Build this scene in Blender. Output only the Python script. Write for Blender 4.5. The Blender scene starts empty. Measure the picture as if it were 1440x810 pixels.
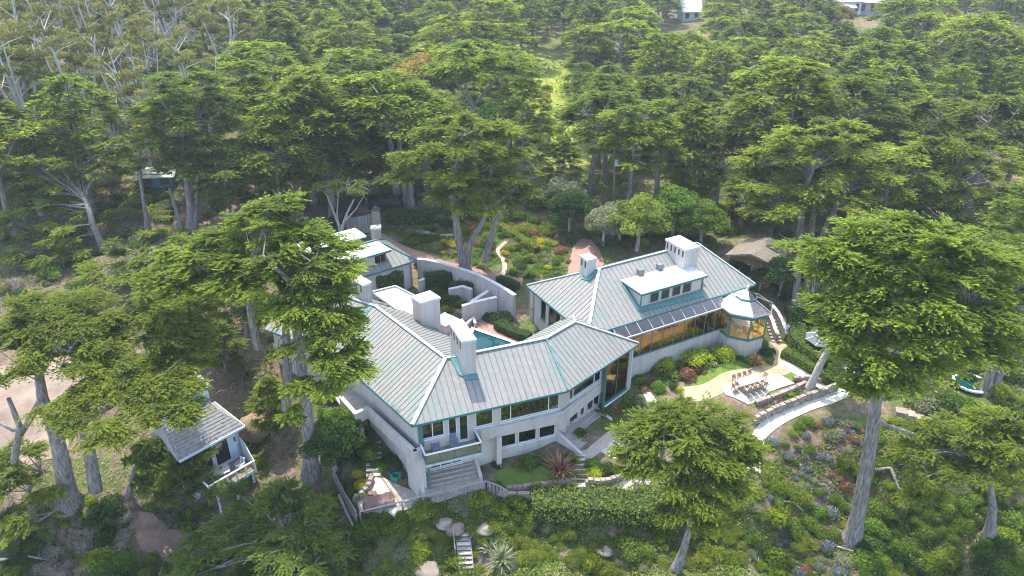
import bpy, bmesh, math, random
import numpy as np
from mathutils import Vector, Matrix
from mathutils.geometry import delaunay_2d_cdt

random.seed(7)
RNG = np.random.default_rng(11)
SC = bpy.context.scene
COL = SC.collection
R = math.radians

# ------------------------------------------------------------------ camera
CAM_H, PITCH, FPX = 42.0, R(28.0), 1000.0
cam_d = bpy.data.cameras.new('camera')
cam_d.sensor_width = 36.0
cam_d.lens = 36.0 * FPX / 1440.0
cam_d.clip_start = 0.5
cam_d.clip_end = 4000.0
cam = bpy.data.objects.new('camera', cam_d)
cam.location = (0, 0, CAM_H)
cam.rotation_euler = (R(90) - PITCH, 0, 0)
COL.objects.link(cam)
SC.camera = cam

# ------------------------------------------------------------------ light
TOSUN = Vector((-0.36, 0.86, 0)).normalized() * math.cos(R(66)) + Vector((0, 0, math.sin(R(66))))
world = bpy.data.worlds.new('World')
SC.world = world
world.use_nodes = True
nt = world.node_tree
sky = nt.nodes.new('ShaderNodeTexSky')
sky.sky_type = 'NISHITA'
sky.sun_disc = False
sky.sun_elevation = R(66)
sky.sun_rotation = math.atan2(TOSUN.x, TOSUN.y)
sky.dust_density = 1.6
nt.links.new(sky.outputs[0], nt.nodes['Background'].inputs[0])
nt.nodes['Background'].inputs[1].default_value = 0.15
sun_d = bpy.data.lights.new('sun', 'SUN')
sun_d.energy = 2.1
sun_d.angle = R(0.5)
sun_d.color = (1.0, 0.95, 0.86)
sun = bpy.data.objects.new('sun', sun_d)
sun.rotation_euler = TOSUN.to_track_quat('Z', 'Y').to_euler()
sun.location = (-20, 60, 80)
COL.objects.link(sun)
SC.view_settings.view_transform = 'Standard'
SC.view_settings.look = 'None'
SC.view_settings.gamma = 1.0
SC.view_settings.exposure = 2.1
SC.cycles.max_bounces = 8
SC.cycles.diffuse_bounces = 3
SC.cycles.transparent_max_bounces = 12
SC.cycles.volume_bounces = 0
SC.cycles.use_denoising = True
SC.cycles.denoiser = 'OPENIMAGEDENOISE'
SC.cycles.denoising_input_passes = 'RGB_ALBEDO_NORMAL'
SC.cycles.denoising_prefilter = 'ACCURATE'
SC.cycles.pixel_filter_type = 'BLACKMAN_HARRIS'
SC.cycles.filter_width = 1.1
SC.cycles.sample_clamp_indirect = 4.0

# ------------------------------------------------------------------ pixel -> place helpers (1440 x 810 survey)
_c, _s = math.cos(PITCH), math.sin(PITCH)
def ray(px, py):
    u = (px - 720) / FPX; v = (405 - py) / FPX
    return Vector((u, _c + v * _s, -_s + v * _c))
def at(px, py, z=0.0):
    d = ray(px, py); t = (z - CAM_H) / d.z
    return Vector((d.x * t, d.y * t, z))
def pix(p):
    z = p[2] - CAM_H
    dd = p[1] * _c - z * _s; up = p[1] * _s + z * _c
    return 720 + FPX * p[0] / dd, 405 - FPX * up / dd
def ray_plane(px, py, a, n):
    d = ray(px, py); o = Vector((0, 0, CAM_H))
    return o + d * ((Vector(a) - o).dot(n) / d.dot(n))

# ------------------------------------------------------------------ materials
MATS = {}
def new_mat(name):
    m = bpy.data.materials.new(name); m.use_nodes = True
    t = m.node_tree; return m, t, t.nodes['Principled BSDF']
def N(t, kind, **kw):
    n = t.nodes.new(kind)
    for k, v in kw.items():
        if k.startswith('i_'):
            n.inputs[k[2:].replace('_', ' ')].default_value = v
        else: setattr(n, k, v)
    return n
def ramp(t, fac, stops):
    r = t.nodes.new('ShaderNodeValToRGB')
    e = r.color_ramp.elements
    while len(e) < len(stops): e.new(0.5)
    for x, (p, c) in zip(e, stops):
        x.position = p; x.color = (*c, 1)
    t.links.new(fac, r.inputs[0]); return r
def world_pos(t, sx=1, sy=1, sz=1):
    g = t.nodes.new('ShaderNodeNewGeometry')
    m = t.nodes.new('ShaderNodeMapping'); m.inputs['Scale'].default_value = (sx, sy, sz)
    t.links.new(g.outputs['Position'], m.inputs[0]); return m.outputs[0]
def noise(t, vec, scale, detail=5.0, rough=0.6):
    n = t.nodes.new('ShaderNodeTexNoise')
    n.inputs['Scale'].default_value = scale; n.inputs['Detail'].default_value = detail
    n.inputs['Roughness'].default_value = rough
    t.links.new(vec, n.inputs['Vector']); return n.outputs['Fac']
def mixc(t, fac, a, b, mode='MIX'):
    m = t.nodes.new('ShaderNodeMix'); m.data_type = 'RGBA'; m.blend_type = mode
    for idx, v in ((0, fac), (6, a), (7, b)):
        if hasattr(v, 'is_output'): t.links.new(v, m.inputs[idx])
        elif idx == 0: m.inputs[0].default_value = v
        else: m.inputs[idx].default_value = (*v, 1)
    return m.outputs[2]
def bump(t, b, h, strength=0.4, dist=0.05):
    n = t.nodes.new('ShaderNodeBump'); n.inputs['Strength'].default_value = strength
    n.inputs['Distance'].default_value = dist
    t.links.new(h, n.inputs['Height']); t.links.new(n.outputs[0], b.inputs['Normal'])
def mottled(name, stops, scale=2.0, rough=0.85, bstr=0.3, bscale=14.0, stretch=(1, 1, 1), spec=0.3, metallic=0.0, var=0.0):
    m, t, b = new_mat(name)
    f = noise(t, world_pos(t, *stretch), scale, 6.0, 0.65)
    c = ramp(t, f, stops).outputs[0]
    if var:
        oi = t.nodes.new('ShaderNodeObjectInfo')
        hs = t.nodes.new('ShaderNodeHueSaturation')
        mr = N(t, 'ShaderNodeMapRange', i_To_Min=1 - var, i_To_Max=1 + var)
        t.links.new(oi.outputs['Random'], mr.inputs[0]); t.links.new(mr.outputs[0], hs.inputs['Value'])
        t.links.new(c, hs.inputs['Color']); c = hs.outputs[0]
    t.links.new(c, b.inputs['Base Color'])
    b.inputs['Roughness'].default_value = rough
    b.inputs['Specular IOR Level'].default_value = spec
    b.inputs['Metallic'].default_value = metallic
    if bstr: bump(t, b, noise(t, world_pos(t), bscale, 4.0, 0.6), bstr, 0.04)
    MATS[name] = m; return m

STUCCO = mottled('white_stucco', [(0.22, (0.34, 0.295, 0.255)), (0.5, (0.475, 0.44, 0.405)), (0.75, (0.515, 0.485, 0.45))], 1.3, 0.9, 0.15, 30, (1.2, 1.2, 0.22))
STUCCO2 = mottled('stained_stucco', [(0.3, (0.27, 0.23, 0.20)), (0.6, (0.44, 0.41, 0.385))], 1.6, 0.9, 0.15, 25, (2.5, 2.5, 0.3))
CAPM = mottled('white_cap', [(0.3, (0.44, 0.40, 0.35)), (0.6, (0.60, 0.585, 0.55))], 1.5, 0.8, 0.1, 20)
FLATROOF = mottled('white_flat_roof', [(0.2, (0.48, 0.45, 0.40)), (0.5, (0.64, 0.635, 0.62))], 0.6, 0.7, 0.05, 10)
TEAL = mottled('teal_paint', [(0.3, (0.045, 0.15, 0.145)), (0.7, (0.055, 0.165, 0.155))], 1.5, 0.55, 0.1, 20)
TEALCOP = mottled('green_copper', [(0.3, (0.05, 0.15, 0.145)), (0.7, (0.095, 0.225, 0.21))], 1.2, 0.6, 0.1, 20)
RIDGE = mottled('ridge_metal', [(0.3, (0.22, 0.28, 0.255)), (0.7, (0.33, 0.36, 0.335))], 1.4, 0.5, 0.05, 20)
SEAM = mottled('seam_metal', [(0.3, (0.10, 0.115, 0.105)), (0.7, (0.155, 0.175, 0.16))], 1.4, 0.6, 0.0)
BARK = mottled('cypress_bark', [(0.3, (0.07, 0.057, 0.047)), (0.47, (0.20, 0.175, 0.155)), (0.7, (0.37, 0.335, 0.305))], 3.6, 0.95, 1.0, 9, (2.2, 2.2, 0.3), 0.1)
PALEBARK = mottled('pale_bark', [(0.3, (0.24, 0.21, 0.18)), (0.65, (0.50, 0.46, 0.42))], 3.0, 0.9, 0.5, 12, (2, 2, 0.3), 0.1)
WHITEBARK = mottled('white_bark', [(0.3, (0.36, 0.33, 0.29)), (0.65, (0.60, 0.58, 0.54))], 2.0, 0.8, 0.3, 12, (2, 2, 0.3), 0.1)
STONE = mottled('rubble_stone', [(0.25, (0.16, 0.125, 0.10)), (0.7, (0.36, 0.30, 0.25))], 3.0, 0.9, 0.5, 16, var=0.25)
TANSTONE = mottled('tan_stone', [(0.25, (0.16, 0.125, 0.095)), (0.7, (0.32, 0.265, 0.21))], 3.0, 0.9, 0.4, 16, var=0.18)
CONC = mottled('pale_paving', [(0.25, (0.32, 0.28, 0.23)), (0.55, (0.52, 0.48, 0.42))], 1.6, 0.9, 0.2, 30)
GRAVEL = mottled('tan_gravel', [(0.25, (0.25, 0.18, 0.105)), (0.6, (0.39, 0.305, 0.19))], 1.3, 0.95, 0.4, 40)
DIRT = mottled('brown_dirt', [(0.25, (0.11, 0.07, 0.048)), (0.65, (0.26, 0.175, 0.125))], 0.7, 0.95, 0.5, 12)
SAND = mottled('sandy_drive', [(0.25, (0.15, 0.108, 0.077)), (0.65, (0.26, 0.20, 0.15))], 0.5, 0.95, 0.3, 12)
ASPHALT = mottled('old_asphalt', [(0.3, (0.10, 0.085, 0.075)), (0.7, (0.17, 0.14, 0.12))], 0.8, 0.95, 0.3, 20)
WOODGREY = mottled('weathered_wood', [(0.3, (0.20, 0.18, 0.165)), (0.7, (0.36, 0.34, 0.32))], 3.0, 0.9, 0.3, 20, (3, 3, 0.4), var=0.15)
WOODBROWN = mottled('brown_wood', [(0.3, (0.16, 0.10, 0.06)), (0.7, (0.30, 0.20, 0.13))], 3.0, 0.8, 0.2, 20, (3, 3, 0.4))
WOODFLOOR = mottled('honey_floor', [(0.3, (0.60, 0.38, 0.12)), (0.7, (0.78, 0.53, 0.18))], 2.0, 0.45, 0.0, 20, (3, 1, 1))
BLUEPAINT = mottled('pale_blue_paint', [(0.3, (0.42, 0.49, 0.56)), (0.7, (0.52, 0.59, 0.66))], 1.5, 0.7, 0.1, 20)
WHITEP = mottled('white_paint', [(0.3, (0.66, 0.67, 0.68)), (0.7, (0.78, 0.79, 0.80))], 2.0, 0.6, 0.05, 20)
BEIGEP = mottled('beige_upholstery', [(0.3, (0.55, 0.48, 0.36)), (0.7, (0.68, 0.61, 0.49))], 3.0, 0.9, 0.1, 20)
TEAKM = mottled('teak', [(0.3, (0.34, 0.22, 0.15)), (0.7, (0.47, 0.33, 0.24))], 3.0, 0.7, 0.1, 20)
BLUEGREY = mottled('blue_grey_paint', [(0.3, (0.16, 0.19, 0.24)), (0.7, (0.22, 0.26, 0.32))], 3.0, 0.7, 0.1, 20)
COVER = mottled('brown_cover', [(0.3, (0.14, 0.085, 0.07)), (0.7, (0.24, 0.15, 0.125))], 2.0, 0.85, 0.5, 6)
SLATE = mottled('grey_shingle', [(0.3, (0.17, 0.165, 0.16)), (0.7, (0.32, 0.31, 0.30))], 3.0, 0.9, 0.3, 16, var=0.25)
BROWNSH = mottled('brown_shingle', [(0.3, (0.12, 0.095, 0.07)), (0.7, (0.235, 0.195, 0.15))], 3.0, 0.9, 0.3, 16, var=0.2)
DARK = mottled('dark_interior', [(0.3, (0.03, 0.028, 0.025)), (0.7, (0.07, 0.06, 0.05))], 0.7, 0.9, 0.0)
CARPAINT = mottled('dark_car_paint', [(0.3, (0.02, 0.028, 0.035)), (0.7, (0.025, 0.034, 0.042))], 1.0, 0.25, 0.0, spec=0.6)
RUBBER = mottled('rubber', [(0.3, (0.02, 0.02, 0.02)), (0.7, (0.03, 0.03, 0.03))], 1.0, 0.9, 0.0)
GREENP = mottled('green_plastic', [(0.3, (0.02, 0.22, 0.14)), (0.7, (0.03, 0.28, 0.19))], 1.0, 0.5, 0.0)
UMBREL = mottled('grey_canvas', [(0.3, (0.085, 0.095, 0.105)), (0.7, (0.12, 0.13, 0.14))], 1.0, 0.9, 0.0)
SKIN = mottled('skin', [(0.3, (0.45, 0.28, 0.20)), (0.7, (0.50, 0.32, 0.23))], 3.0, 0.6, 0.0)
SHIRT = mottled('light_blue_cloth', [(0.3, (0.40, 0.50, 0.68)), (0.7, (0.55, 0.63, 0.78))], 4.0, 0.9, 0.0)
TROUS = mottled('navy_cloth', [(0.3, (0.04, 0.05, 0.10)), (0.7, (0.06, 0.07, 0.13))], 4.0, 0.9, 0.0)
HAIRM = mottled('dark_hair', [(0.3, (0.04, 0.03, 0.02)), (0.7, (0.07, 0.05, 0.04))], 4.0, 0.7, 0.0)

def make_roof_metal():
    m, t, b = new_mat('zinc_roof')
    p = world_pos(t)
    f1 = noise(t, p, 0.35, 4.0, 0.6); f2 = noise(t, world_pos(t, 1, 1, 0.5), 2.6, 5.0, 0.7)
    base = ramp(t, f2, [(0.25, (0.175, 0.167, 0.152)), (0.7, (0.248, 0.236, 0.216))]).outputs[0]
    pat = ramp(t, f1, [(0.46, (0, 0, 0)), (0.66, (1, 1, 1))]).outputs[0]
    bw = t.nodes.new('ShaderNodeRGBToBW'); t.links.new(pat, bw.inputs[0])
    mu = N(t, 'ShaderNodeMath', operation='MULTIPLY'); t.links.new(bw.outputs[0], mu.inputs[0]); mu.inputs[1].default_value = 0.46
    c = mixc(t, mu.outputs[0], base, (0.135, 0.21, 0.185))
    oi = t.nodes.new('ShaderNodeObjectInfo'); hs = t.nodes.new('ShaderNodeHueSaturation')
    mr = N(t, 'ShaderNodeMapRange', i_To_Min=0.97, i_To_Max=1.03)
    t.links.new(oi.outputs['Random'], mr.inputs[0]); t.links.new(mr.outputs[0], hs.inputs['Value'])
    t.links.new(c, hs.inputs['Color']); t.links.new(hs.outputs[0], b.inputs['Base Color'])
    b.inputs['Roughness'].default_value = 0.62; b.inputs['Specular IOR Level'].default_value = 0.2
    bump(t, b, noise(t, p, 3.0, 3.0, 0.5), 0.15, 0.03)
    return m
ZINC = make_roof_metal()

def make_glass(name, tint, refl, dark, rough=0.02):
    m, t, b = new_mat(name)
    out = t.nodes['Material Output']; t.nodes.remove(b)
    g = N(t, 'ShaderNodeBsdfGlossy'); g.inputs['Color'].default_value = (*tint, 1); g.inputs['Roughness'].default_value = rough
    tr = N(t, 'ShaderNodeBsdfTransparent'); tr.inputs['Color'].default_value = (*dark, 1)
    lw = N(t, 'ShaderNodeLayerWeight'); lw.inputs['Blend'].default_value = 0.3
    mr = N(t, 'ShaderNodeMapRange', i_To_Min=refl, i_To_Max=min(1, refl + 0.55))
    t.links.new(lw.outputs['Fresnel'], mr.inputs[0])
    mx = N(t, 'ShaderNodeMixShader')
    t.links.new(mr.outputs[0], mx.inputs[0]); t.links.new(tr.outputs[0], mx.inputs[1]); t.links.new(g.outputs[0], mx.inputs[2])
    t.links.new(mx.outputs[0], out.inputs[0]); return m
GLASS = make_glass('window_glass', (0.85, 0.88, 0.85), 0.14, (0.30, 0.33, 0.32))
BRONZE = make_glass('bronze_glass', (0.58, 0.43, 0.21), 0.34, (0.34, 0.23, 0.09))
CLEARGL = make_glass('clear_glass', (0.9, 0.9, 0.85), 0.03, (1.0, 0.96, 0.85))
ROOFGL = make_glass('roof_glass', (0.8, 0.75, 0.72), 0.07, (0.90, 0.82, 0.76))

def make_water():
    m, t, b = new_mat('pool_water')
    b.inputs['Base Color'].default_value = (0.003, 0.045, 0.047, 1)
    b.inputs['Roughness'].default_value = 0.06; b.inputs['IOR'].default_value = 1.33
    bump(t, b, noise(t, world_pos(t), 2.2, 2.0, 0.5), 0.12, 0.03); return m
WATER = make_water()

def paving(name, c1, c2, mortar, scale, rough=0.9):
    m, t, b = new_mat(name)
    v = N(t, 'ShaderNodeTexVoronoi', feature='DISTANCE_TO_EDGE'); v.inputs['Scale'].default_value = scale
    v2 = N(t, 'ShaderNodeTexVoronoi'); v2.inputs['Scale'].default_value = scale
    p = world_pos(t, 1, 1, 0.2); t.links.new(p, v.inputs['Vector']); t.links.new(p, v2.inputs['Vector'])
    bw = t.nodes.new('ShaderNodeRGBToBW'); t.links.new(v2.outputs['Color'], bw.inputs[0])
    base = mixc(t, bw.outputs[0], c1, c2)
    base = mixc(t, noise(t, world_pos(t), 5.0), base, tuple(x * 0.75 for x in c1))
    fr = ramp(t, v.outputs['Distance'], [(0.02, (0, 0, 0)), (0.07, (1, 1, 1))]).outputs[0]
    t.links.new(mixc(t, fr, mortar, base), b.inputs['Base Color'])
    b.inputs['Roughness'].default_value = rough
    bump(t, b, fr, 0.5, 0.03); return m
BRICKPAVE = paving('red_brick_paving', (0.30, 0.15, 0.11), (0.40, 0.26, 0.20), (0.22, 0.16, 0.13), 3.2)
FLAG = paving('flagstone', (0.33, 0.27, 0.22), (0.50, 0.43, 0.37), (0.24, 0.20, 0.165), 1.9)
PALEFLAG = paving('pale_flagstone', (0.36, 0.33, 0.29), (0.47, 0.44, 0.40), (0.24, 0.21, 0.17), 1.4)
STEPSTONE = paving('step_stone', (0.36, 0.31, 0.26), (0.52, 0.46, 0.40), (0.30, 0.26, 0.22), 2.5)

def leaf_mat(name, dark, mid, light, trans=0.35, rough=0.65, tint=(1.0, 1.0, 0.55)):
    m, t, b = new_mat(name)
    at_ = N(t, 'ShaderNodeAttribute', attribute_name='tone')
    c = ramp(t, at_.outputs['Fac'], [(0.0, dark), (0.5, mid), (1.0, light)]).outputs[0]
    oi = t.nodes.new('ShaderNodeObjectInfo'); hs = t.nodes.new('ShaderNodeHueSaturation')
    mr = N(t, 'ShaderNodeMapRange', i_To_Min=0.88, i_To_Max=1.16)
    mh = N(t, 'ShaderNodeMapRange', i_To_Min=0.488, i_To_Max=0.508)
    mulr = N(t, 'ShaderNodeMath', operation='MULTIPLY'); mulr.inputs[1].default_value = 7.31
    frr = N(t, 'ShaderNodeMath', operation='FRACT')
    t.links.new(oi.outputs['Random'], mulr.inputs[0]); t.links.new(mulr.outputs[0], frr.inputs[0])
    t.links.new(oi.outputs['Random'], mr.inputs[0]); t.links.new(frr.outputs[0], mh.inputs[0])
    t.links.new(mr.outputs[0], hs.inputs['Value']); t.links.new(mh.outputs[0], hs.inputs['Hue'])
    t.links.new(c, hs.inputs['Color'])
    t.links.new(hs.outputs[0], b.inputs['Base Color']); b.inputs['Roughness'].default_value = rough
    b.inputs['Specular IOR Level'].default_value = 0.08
    if trans:
        tl = N(t, 'ShaderNodeBsdfTranslucent')
        tc = mixc(t, 1.0, hs.outputs[0], tuple(2.3 * x for x in tint), 'MULTIPLY')
        t.links.new(tc, tl.inputs[0])
        mx = N(t, 'ShaderNodeMixShader'); mx.inputs[0].default_value = trans
        t.links.new(b.outputs[0], mx.inputs[1]); t.links.new(tl.outputs[0], mx.inputs[2])
        t.links.new(mx.outputs[0], t.nodes['Material Output'].inputs[0])
    return m
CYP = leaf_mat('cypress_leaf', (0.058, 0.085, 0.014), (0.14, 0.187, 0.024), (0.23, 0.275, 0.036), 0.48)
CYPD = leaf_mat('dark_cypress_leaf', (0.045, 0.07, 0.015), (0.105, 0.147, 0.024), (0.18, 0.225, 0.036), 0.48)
EUC = leaf_mat('eucalyptus_leaf', (0.05, 0.062, 0.018), (0.125, 0.135, 0.036), (0.23, 0.21, 0.075), 0.3)
YEL = leaf_mat('yellow_leaf', (0.10, 0.09, 0.03), (0.20, 0.165, 0.045), (0.30, 0.23, 0.06), 0.3)
SHR = leaf_mat('shrub_leaf', (0.035, 0.07, 0.014), (0.085, 0.145, 0.022), (0.155, 0.22, 0.036), 0.4)
SHRY = leaf_mat('lime_leaf', (0.10, 0.14, 0.014), (0.25, 0.30, 0.024), (0.40, 0.43, 0.045), 0.4)
SHRG = leaf_mat('grey_leaf', (0.09, 0.11, 0.06), (0.16, 0.18, 0.10), (0.25, 0.27, 0.16), 0.25)
SHRR = leaf_mat('russet_leaf', (0.12, 0.06, 0.045), (0.22, 0.12, 0.07), (0.32, 0.21, 0.13), 0.25, tint=(1, .8, .5))
SHRD = leaf_mat('deep_green_leaf', (0.018, 0.042, 0.012), (0.038, 0.078, 0.018), (0.07, 0.12, 0.028), 0.25)
GRS = leaf_mat('grass_blade', (0.06, 0.11, 0.012), (0.12, 0.20, 0.02), (0.19, 0.28, 0.035), 0.35)
SHRM = leaf_mat('soft_lime_leaf', (0.055, 0.085, 0.016), (0.14, 0.18, 0.03), (0.23, 0.265, 0.05), 0.35)
MEAD = leaf_mat('meadow_blade', (0.16, 0.20, 0.03), (0.27, 0.31, 0.055), (0.38, 0.39, 0.10), 0.3)
FLW = leaf_mat('purple_flower', (0.10, 0.10, 0.28), (0.20, 0.17, 0.42), (0.40, 0.28, 0.50), 0.2, tint=(1, 1, 1))
PINK = leaf_mat('pink_flower', (0.35, 0.06, 0.10), (0.50, 0.10, 0.16), (0.6, 0.25, 0.3), 0.2, tint=(1, 1, 1))
DEADL = leaf_mat('dry_brush', (0.16, 0.13, 0.10), (0.27, 0.23, 0.185), (0.38, 0.34, 0.29), 0.1)

# ------------------------------------------------------------------ object helpers
def tag(o, label=None, cat=None, group=None, kind=None):
    if label: o['label'] = label
    if cat: o['category'] = cat
    if group: o['group'] = group
    if kind: o['kind'] = kind
    return o
def thing(name, label, cat, loc=(0, 0, 0), group=None, rz=0.0):
    o = bpy.data.objects.new(name, None); o.empty_display_size = 0.3
    o.location = loc; o.rotation_euler.z = rz; COL.objects.link(o)
    return tag(o, label, cat, group)
def wloc(o):
    p = Vector((0, 0, 0))
    while o is not None: p += o.location; o = o.parent
    return p
class MB:
    """collects faces in world coordinates; build() makes one mesh object"""
    def __init__(s): s.v = []; s.f = []; s.mi = []
    def add(s, vs, fs, mi=0):
        k = len(s.v); s.v += [tuple(v) for v in vs]
        s.f += [tuple(i + k for i in f) for f in fs]; s.mi += [mi] * len(fs); return s
    def hexa(s, b, t, mi=0):
        n = len(b)
        fs = [tuple(range(n))[::-1], tuple(range(n, 2 * n))] + [(i, (i + 1) % n, n + (i + 1) % n, n + i) for i in range(n)]
        return s.add(list(b) + list(t), fs, mi)
    def prism(s, poly, z0, z1, mi=0):
        return s.hexa([(p[0], p[1], z0) for p in poly], [(p[0], p[1], z1) for p in poly], mi)
    def box(s, c, sz, rz=0.0, mi=0):
        ca, sa = math.cos(rz), math.sin(rz); hx, hy, hz_ = sz[0] / 2, sz[1] / 2, sz[2] / 2
        q = [(-hx, -hy), (hx, -hy), (hx, hy), (-hx, hy)]
        pl = [(c[0] + x * ca - y * sa, c[1] + x * sa + y * ca) for x, y in q]
        return s.prism(pl, c[2] - hz_, c[2] + hz_, mi)
    def bar(s, a, b, w, h, mi=0, up=(0, 0, 1)):
        a, b = Vector(a), Vector(b); d = (b - a)
        if d.length < 1e-6: return s
        d.normalize(); u = Vector(up)
        if abs(d.dot(u)) > 0.98: u = Vector((1, 0, 0))
        x = d.cross(u).normalized() * (w / 2); y = x.cross(d).normalized() * (h / 2)
        return s.hexa([a - x - y, a + x - y, a + x + y, a - x + y], [b - x - y, b + x - y, b + x + y, b - x + y], mi)
    def tube(s, pts, rads, n=8, mi=0, cap=True):
        pts = [Vector(p) for p in pts]; rings = []
        for i, p in enumerate(pts):
            d = (pts[min(i + 1, len(pts) - 1)] - pts[max(i - 1, 0)]).normalized()
            u = Vector((1, 0, 0)) if abs(d.x) < 0.9 else Vector((0, 1, 0))
            x = d.cross(u).normalized(); y = d.cross(x)
            rings.append([p + (x * math.cos(2 * math.pi * k / n) + y * math.sin(2 * math.pi * k / n)) * rads[i] for k in range(n)])
        vs = [q for r in rings for q in r]; fs = []
        for i in range(len(pts) - 1):
            for k in range(n):
                fs.append((i * n + k, i * n + (k + 1) % n, (i + 1) * n + (k + 1) % n, (i + 1) * n + k))
        if cap: fs += [tuple(range(n)), tuple(range((len(pts) - 1) * n, len(pts) * n))[::-1]]
        return s.add(vs, fs, mi)
    def quad(s, a, b, c, d, mi=0): return s.add([a, b, c, d], [(0, 1, 2, 3)], mi)
    def build(s, name, mats, parent=None, smooth=False, org=None):
        if not isinstance(mats, (list, tuple)): mats = [mats]
        o0 = Vector(org) if org is not None else (wloc(parent) if parent is not None else Vector((0, 0, 0)))
        me = bpy.data.meshes.new(name)
        me.from_pydata([(v[0] - o0.x, v[1] - o0.y, v[2] - o0.z) for v in s.v], [], s.f)
        for m in mats: me.materials.append(m)
        if len(mats) > 1: me.polygons.foreach_set('material_index', s.mi)
        if smooth: me.polygons.foreach_set('use_smooth', [True] * len(me.polygons))
        bm = bmesh.new(); bm.from_mesh(me); bmesh.ops.recalc_face_normals(bm, faces=bm.faces); bm.to_mesh(me); bm.free()
        o = bpy.data.objects.new(name, me); COL.objects.link(o)
        if parent is not None: o.parent = parent
        elif org is not None: o.location = org
        return o
def copy_tree(o, parent=None):
    c = o.copy(); COL.objects.link(c); c.parent = parent
    for ch in o.children: copy_tree(ch, c)
    return c
def quads_mesh(name, V, mat, tone=None):
    """V: (n,4,3) quads -> mesh, tone: per-face float"""
    n = len(V); me = bpy.data.meshes.new(name)
    me.vertices.add(n * 4); me.vertices.foreach_set('co', V.astype(np.float32).ravel())
    me.loops.add(n * 4); me.loops.foreach_set('vertex_index', np.arange(n * 4, dtype=np.int32))
    me.polygons.add(n); me.polygons.foreach_set('loop_start', np.arange(0, n * 4, 4, dtype=np.int32))
    me.update(calc_edges=True)
    if tone is not None:
        a = me.attributes.new('tone', 'FLOAT', 'FACE'); a.data.foreach_set('value', np.clip(tone, 0, 1).astype(np.float32))
    me.materials.append(mat); return me
def mesh_obj(name, me, parent=None, loc=(0, 0, 0)):
    o = bpy.data.objects.new(name, me); COL.objects.link(o); o.location = loc
    if parent is not None: o.parent = parent
    return o

# ------------------------------------------------------------------ terrain
CP = []
for px, py, z in [(591,691,0),(540,690,-.1),(660,690,0),(700,645,.3),(797,628,.7),(740,690,-.4),(840,640,.4),(830,600,1.2),(860,690,-.3),(940,690,-.6),
    (600,740,-2.2),(690,720,-1.6),(760,760,-2.8),(520,745,-1.6),(650,810,-5),(900,740,-2.4),(850,810,-5),(960,790,-4.6),(1000,690,-1.0),(1060,655,-.1),
    (1060,700,-1.5),(1120,590,.7),(1180,556,1.1),(1100,690,-2),(1120,760,-4),(1200,755,-4),(1300,620,0),(1400,600,1),(1390,740,-3.5),
    (1250,560,1.2),(1300,800,-6),(1440,800,-5),(1100,810,-6),(889,547,1.9),(930,540,2),(1000,545,1.8),(1050,545,1.7),(1110,545,1.5),
    (1000,510,2.3),(940,520,2.3),(1077,487,2.4),(1110,480,2.6),(1140,510,2.4),(1160,490,2.4),(1092,442,4.0),(1090,400,5),(1060,360,5.6),(1160,420,4.5),
    (1300,480,3),(1390,540,2),(1440,450,5),(670,470,3.2),(700,450,3.3),(600,430,3.3),(640,420,3.4),(700,480,3.2),(720,440,3.4),(560,410,3.5),
    (600,350,4.9),(640,372,4.6),(660,370,4.6),(720,394,4.4),(760,378,4.7),(780,370,4.8),(830,350,5.2),(740,330,5.5),(640,320,5.4),(560,318,5.3),(500,320,5.2),
    (540,293,5.4),(470,330,5),(900,320,6),(980,310,6.2),(860,280,7),(800,300,6.5),(700,285,6.5),(600,280,6.5),(1060,330,6.4),
    (437,660,-.8),(500,640,.3),(480,600,1.4),(520,610,.8),(470,540,2.8),(400,570,1.5),(400,480,3.5),(330,500,2.5),(300,430,4),(260,330,5.5),
    (220,300,6.5),(330,250,9),(340,280,7),(150,350,5),(50,400,4.5),(100,520,2),(30,560,1),(30,640,-.5),(100,700,-1.5),(320,690,-3),
    (340,640,-2.2),(260,640,-1.2),(230,700,-3),(200,740,-4),(100,790,-5),(300,790,-6),(400,760,-4),(450,720,-2.5),(500,810,-5),(-60,700,-3),(-60,500,2),(-80,380,6)]:
    p = at(px, py, z); CP.append((p.x, p.y, z))
CP += [(-80,100,15),(-40,100,11),(0,100,7.2),(40,100,7),(80,100,7.5),(-110,140,27),(-60,140,18),(0,140,9.5),(60,140,8.5),(110,140,10),
    (-150,200,36),(-80,200,25),(0,200,13),(80,200,11),(150,200,13),(-250,300,52),(-120,300,34),(0,300,19),(120,300,18),(250,300,22),
    (-300,450,80),(-100,450,52),(100,450,42),(300,450,46),(-500,680,140),(-150,680,120),(150,680,110),(500,680,115),(-60,20,-14),(0,22,-14),(60,20,-14),
    (-100,0,-24),(0,0,-26),(100,0,-24),(0,-50,-34),(-150,-60,-34),(150,-60,-34),(-90,60,6),(90,60,5),(-150,100,14),(150,100,8),(400,150,15),(-400,150,45),(-400,0,0),(400,0,-10),(600,400,40),(-600,400,90)]
CPA = np.array(CP)
def axis(fine0, fine1, step, lo, hi):
    a = list(np.arange(fine0, fine1, step)); d = step
    x = fine1
    while x < hi: a.append(x); d *= 1.18; x += d
    a.append(hi); d = step; x = fine0 - d
    while x > lo: a.insert(0, x); d *= 1.18; x -= d
    a.insert(0, lo); return np.array(a)
TX = axis(-44, 48, 0.6, -700, 700); TY = axis(30, 92, 0.6, -80, 760)
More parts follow.
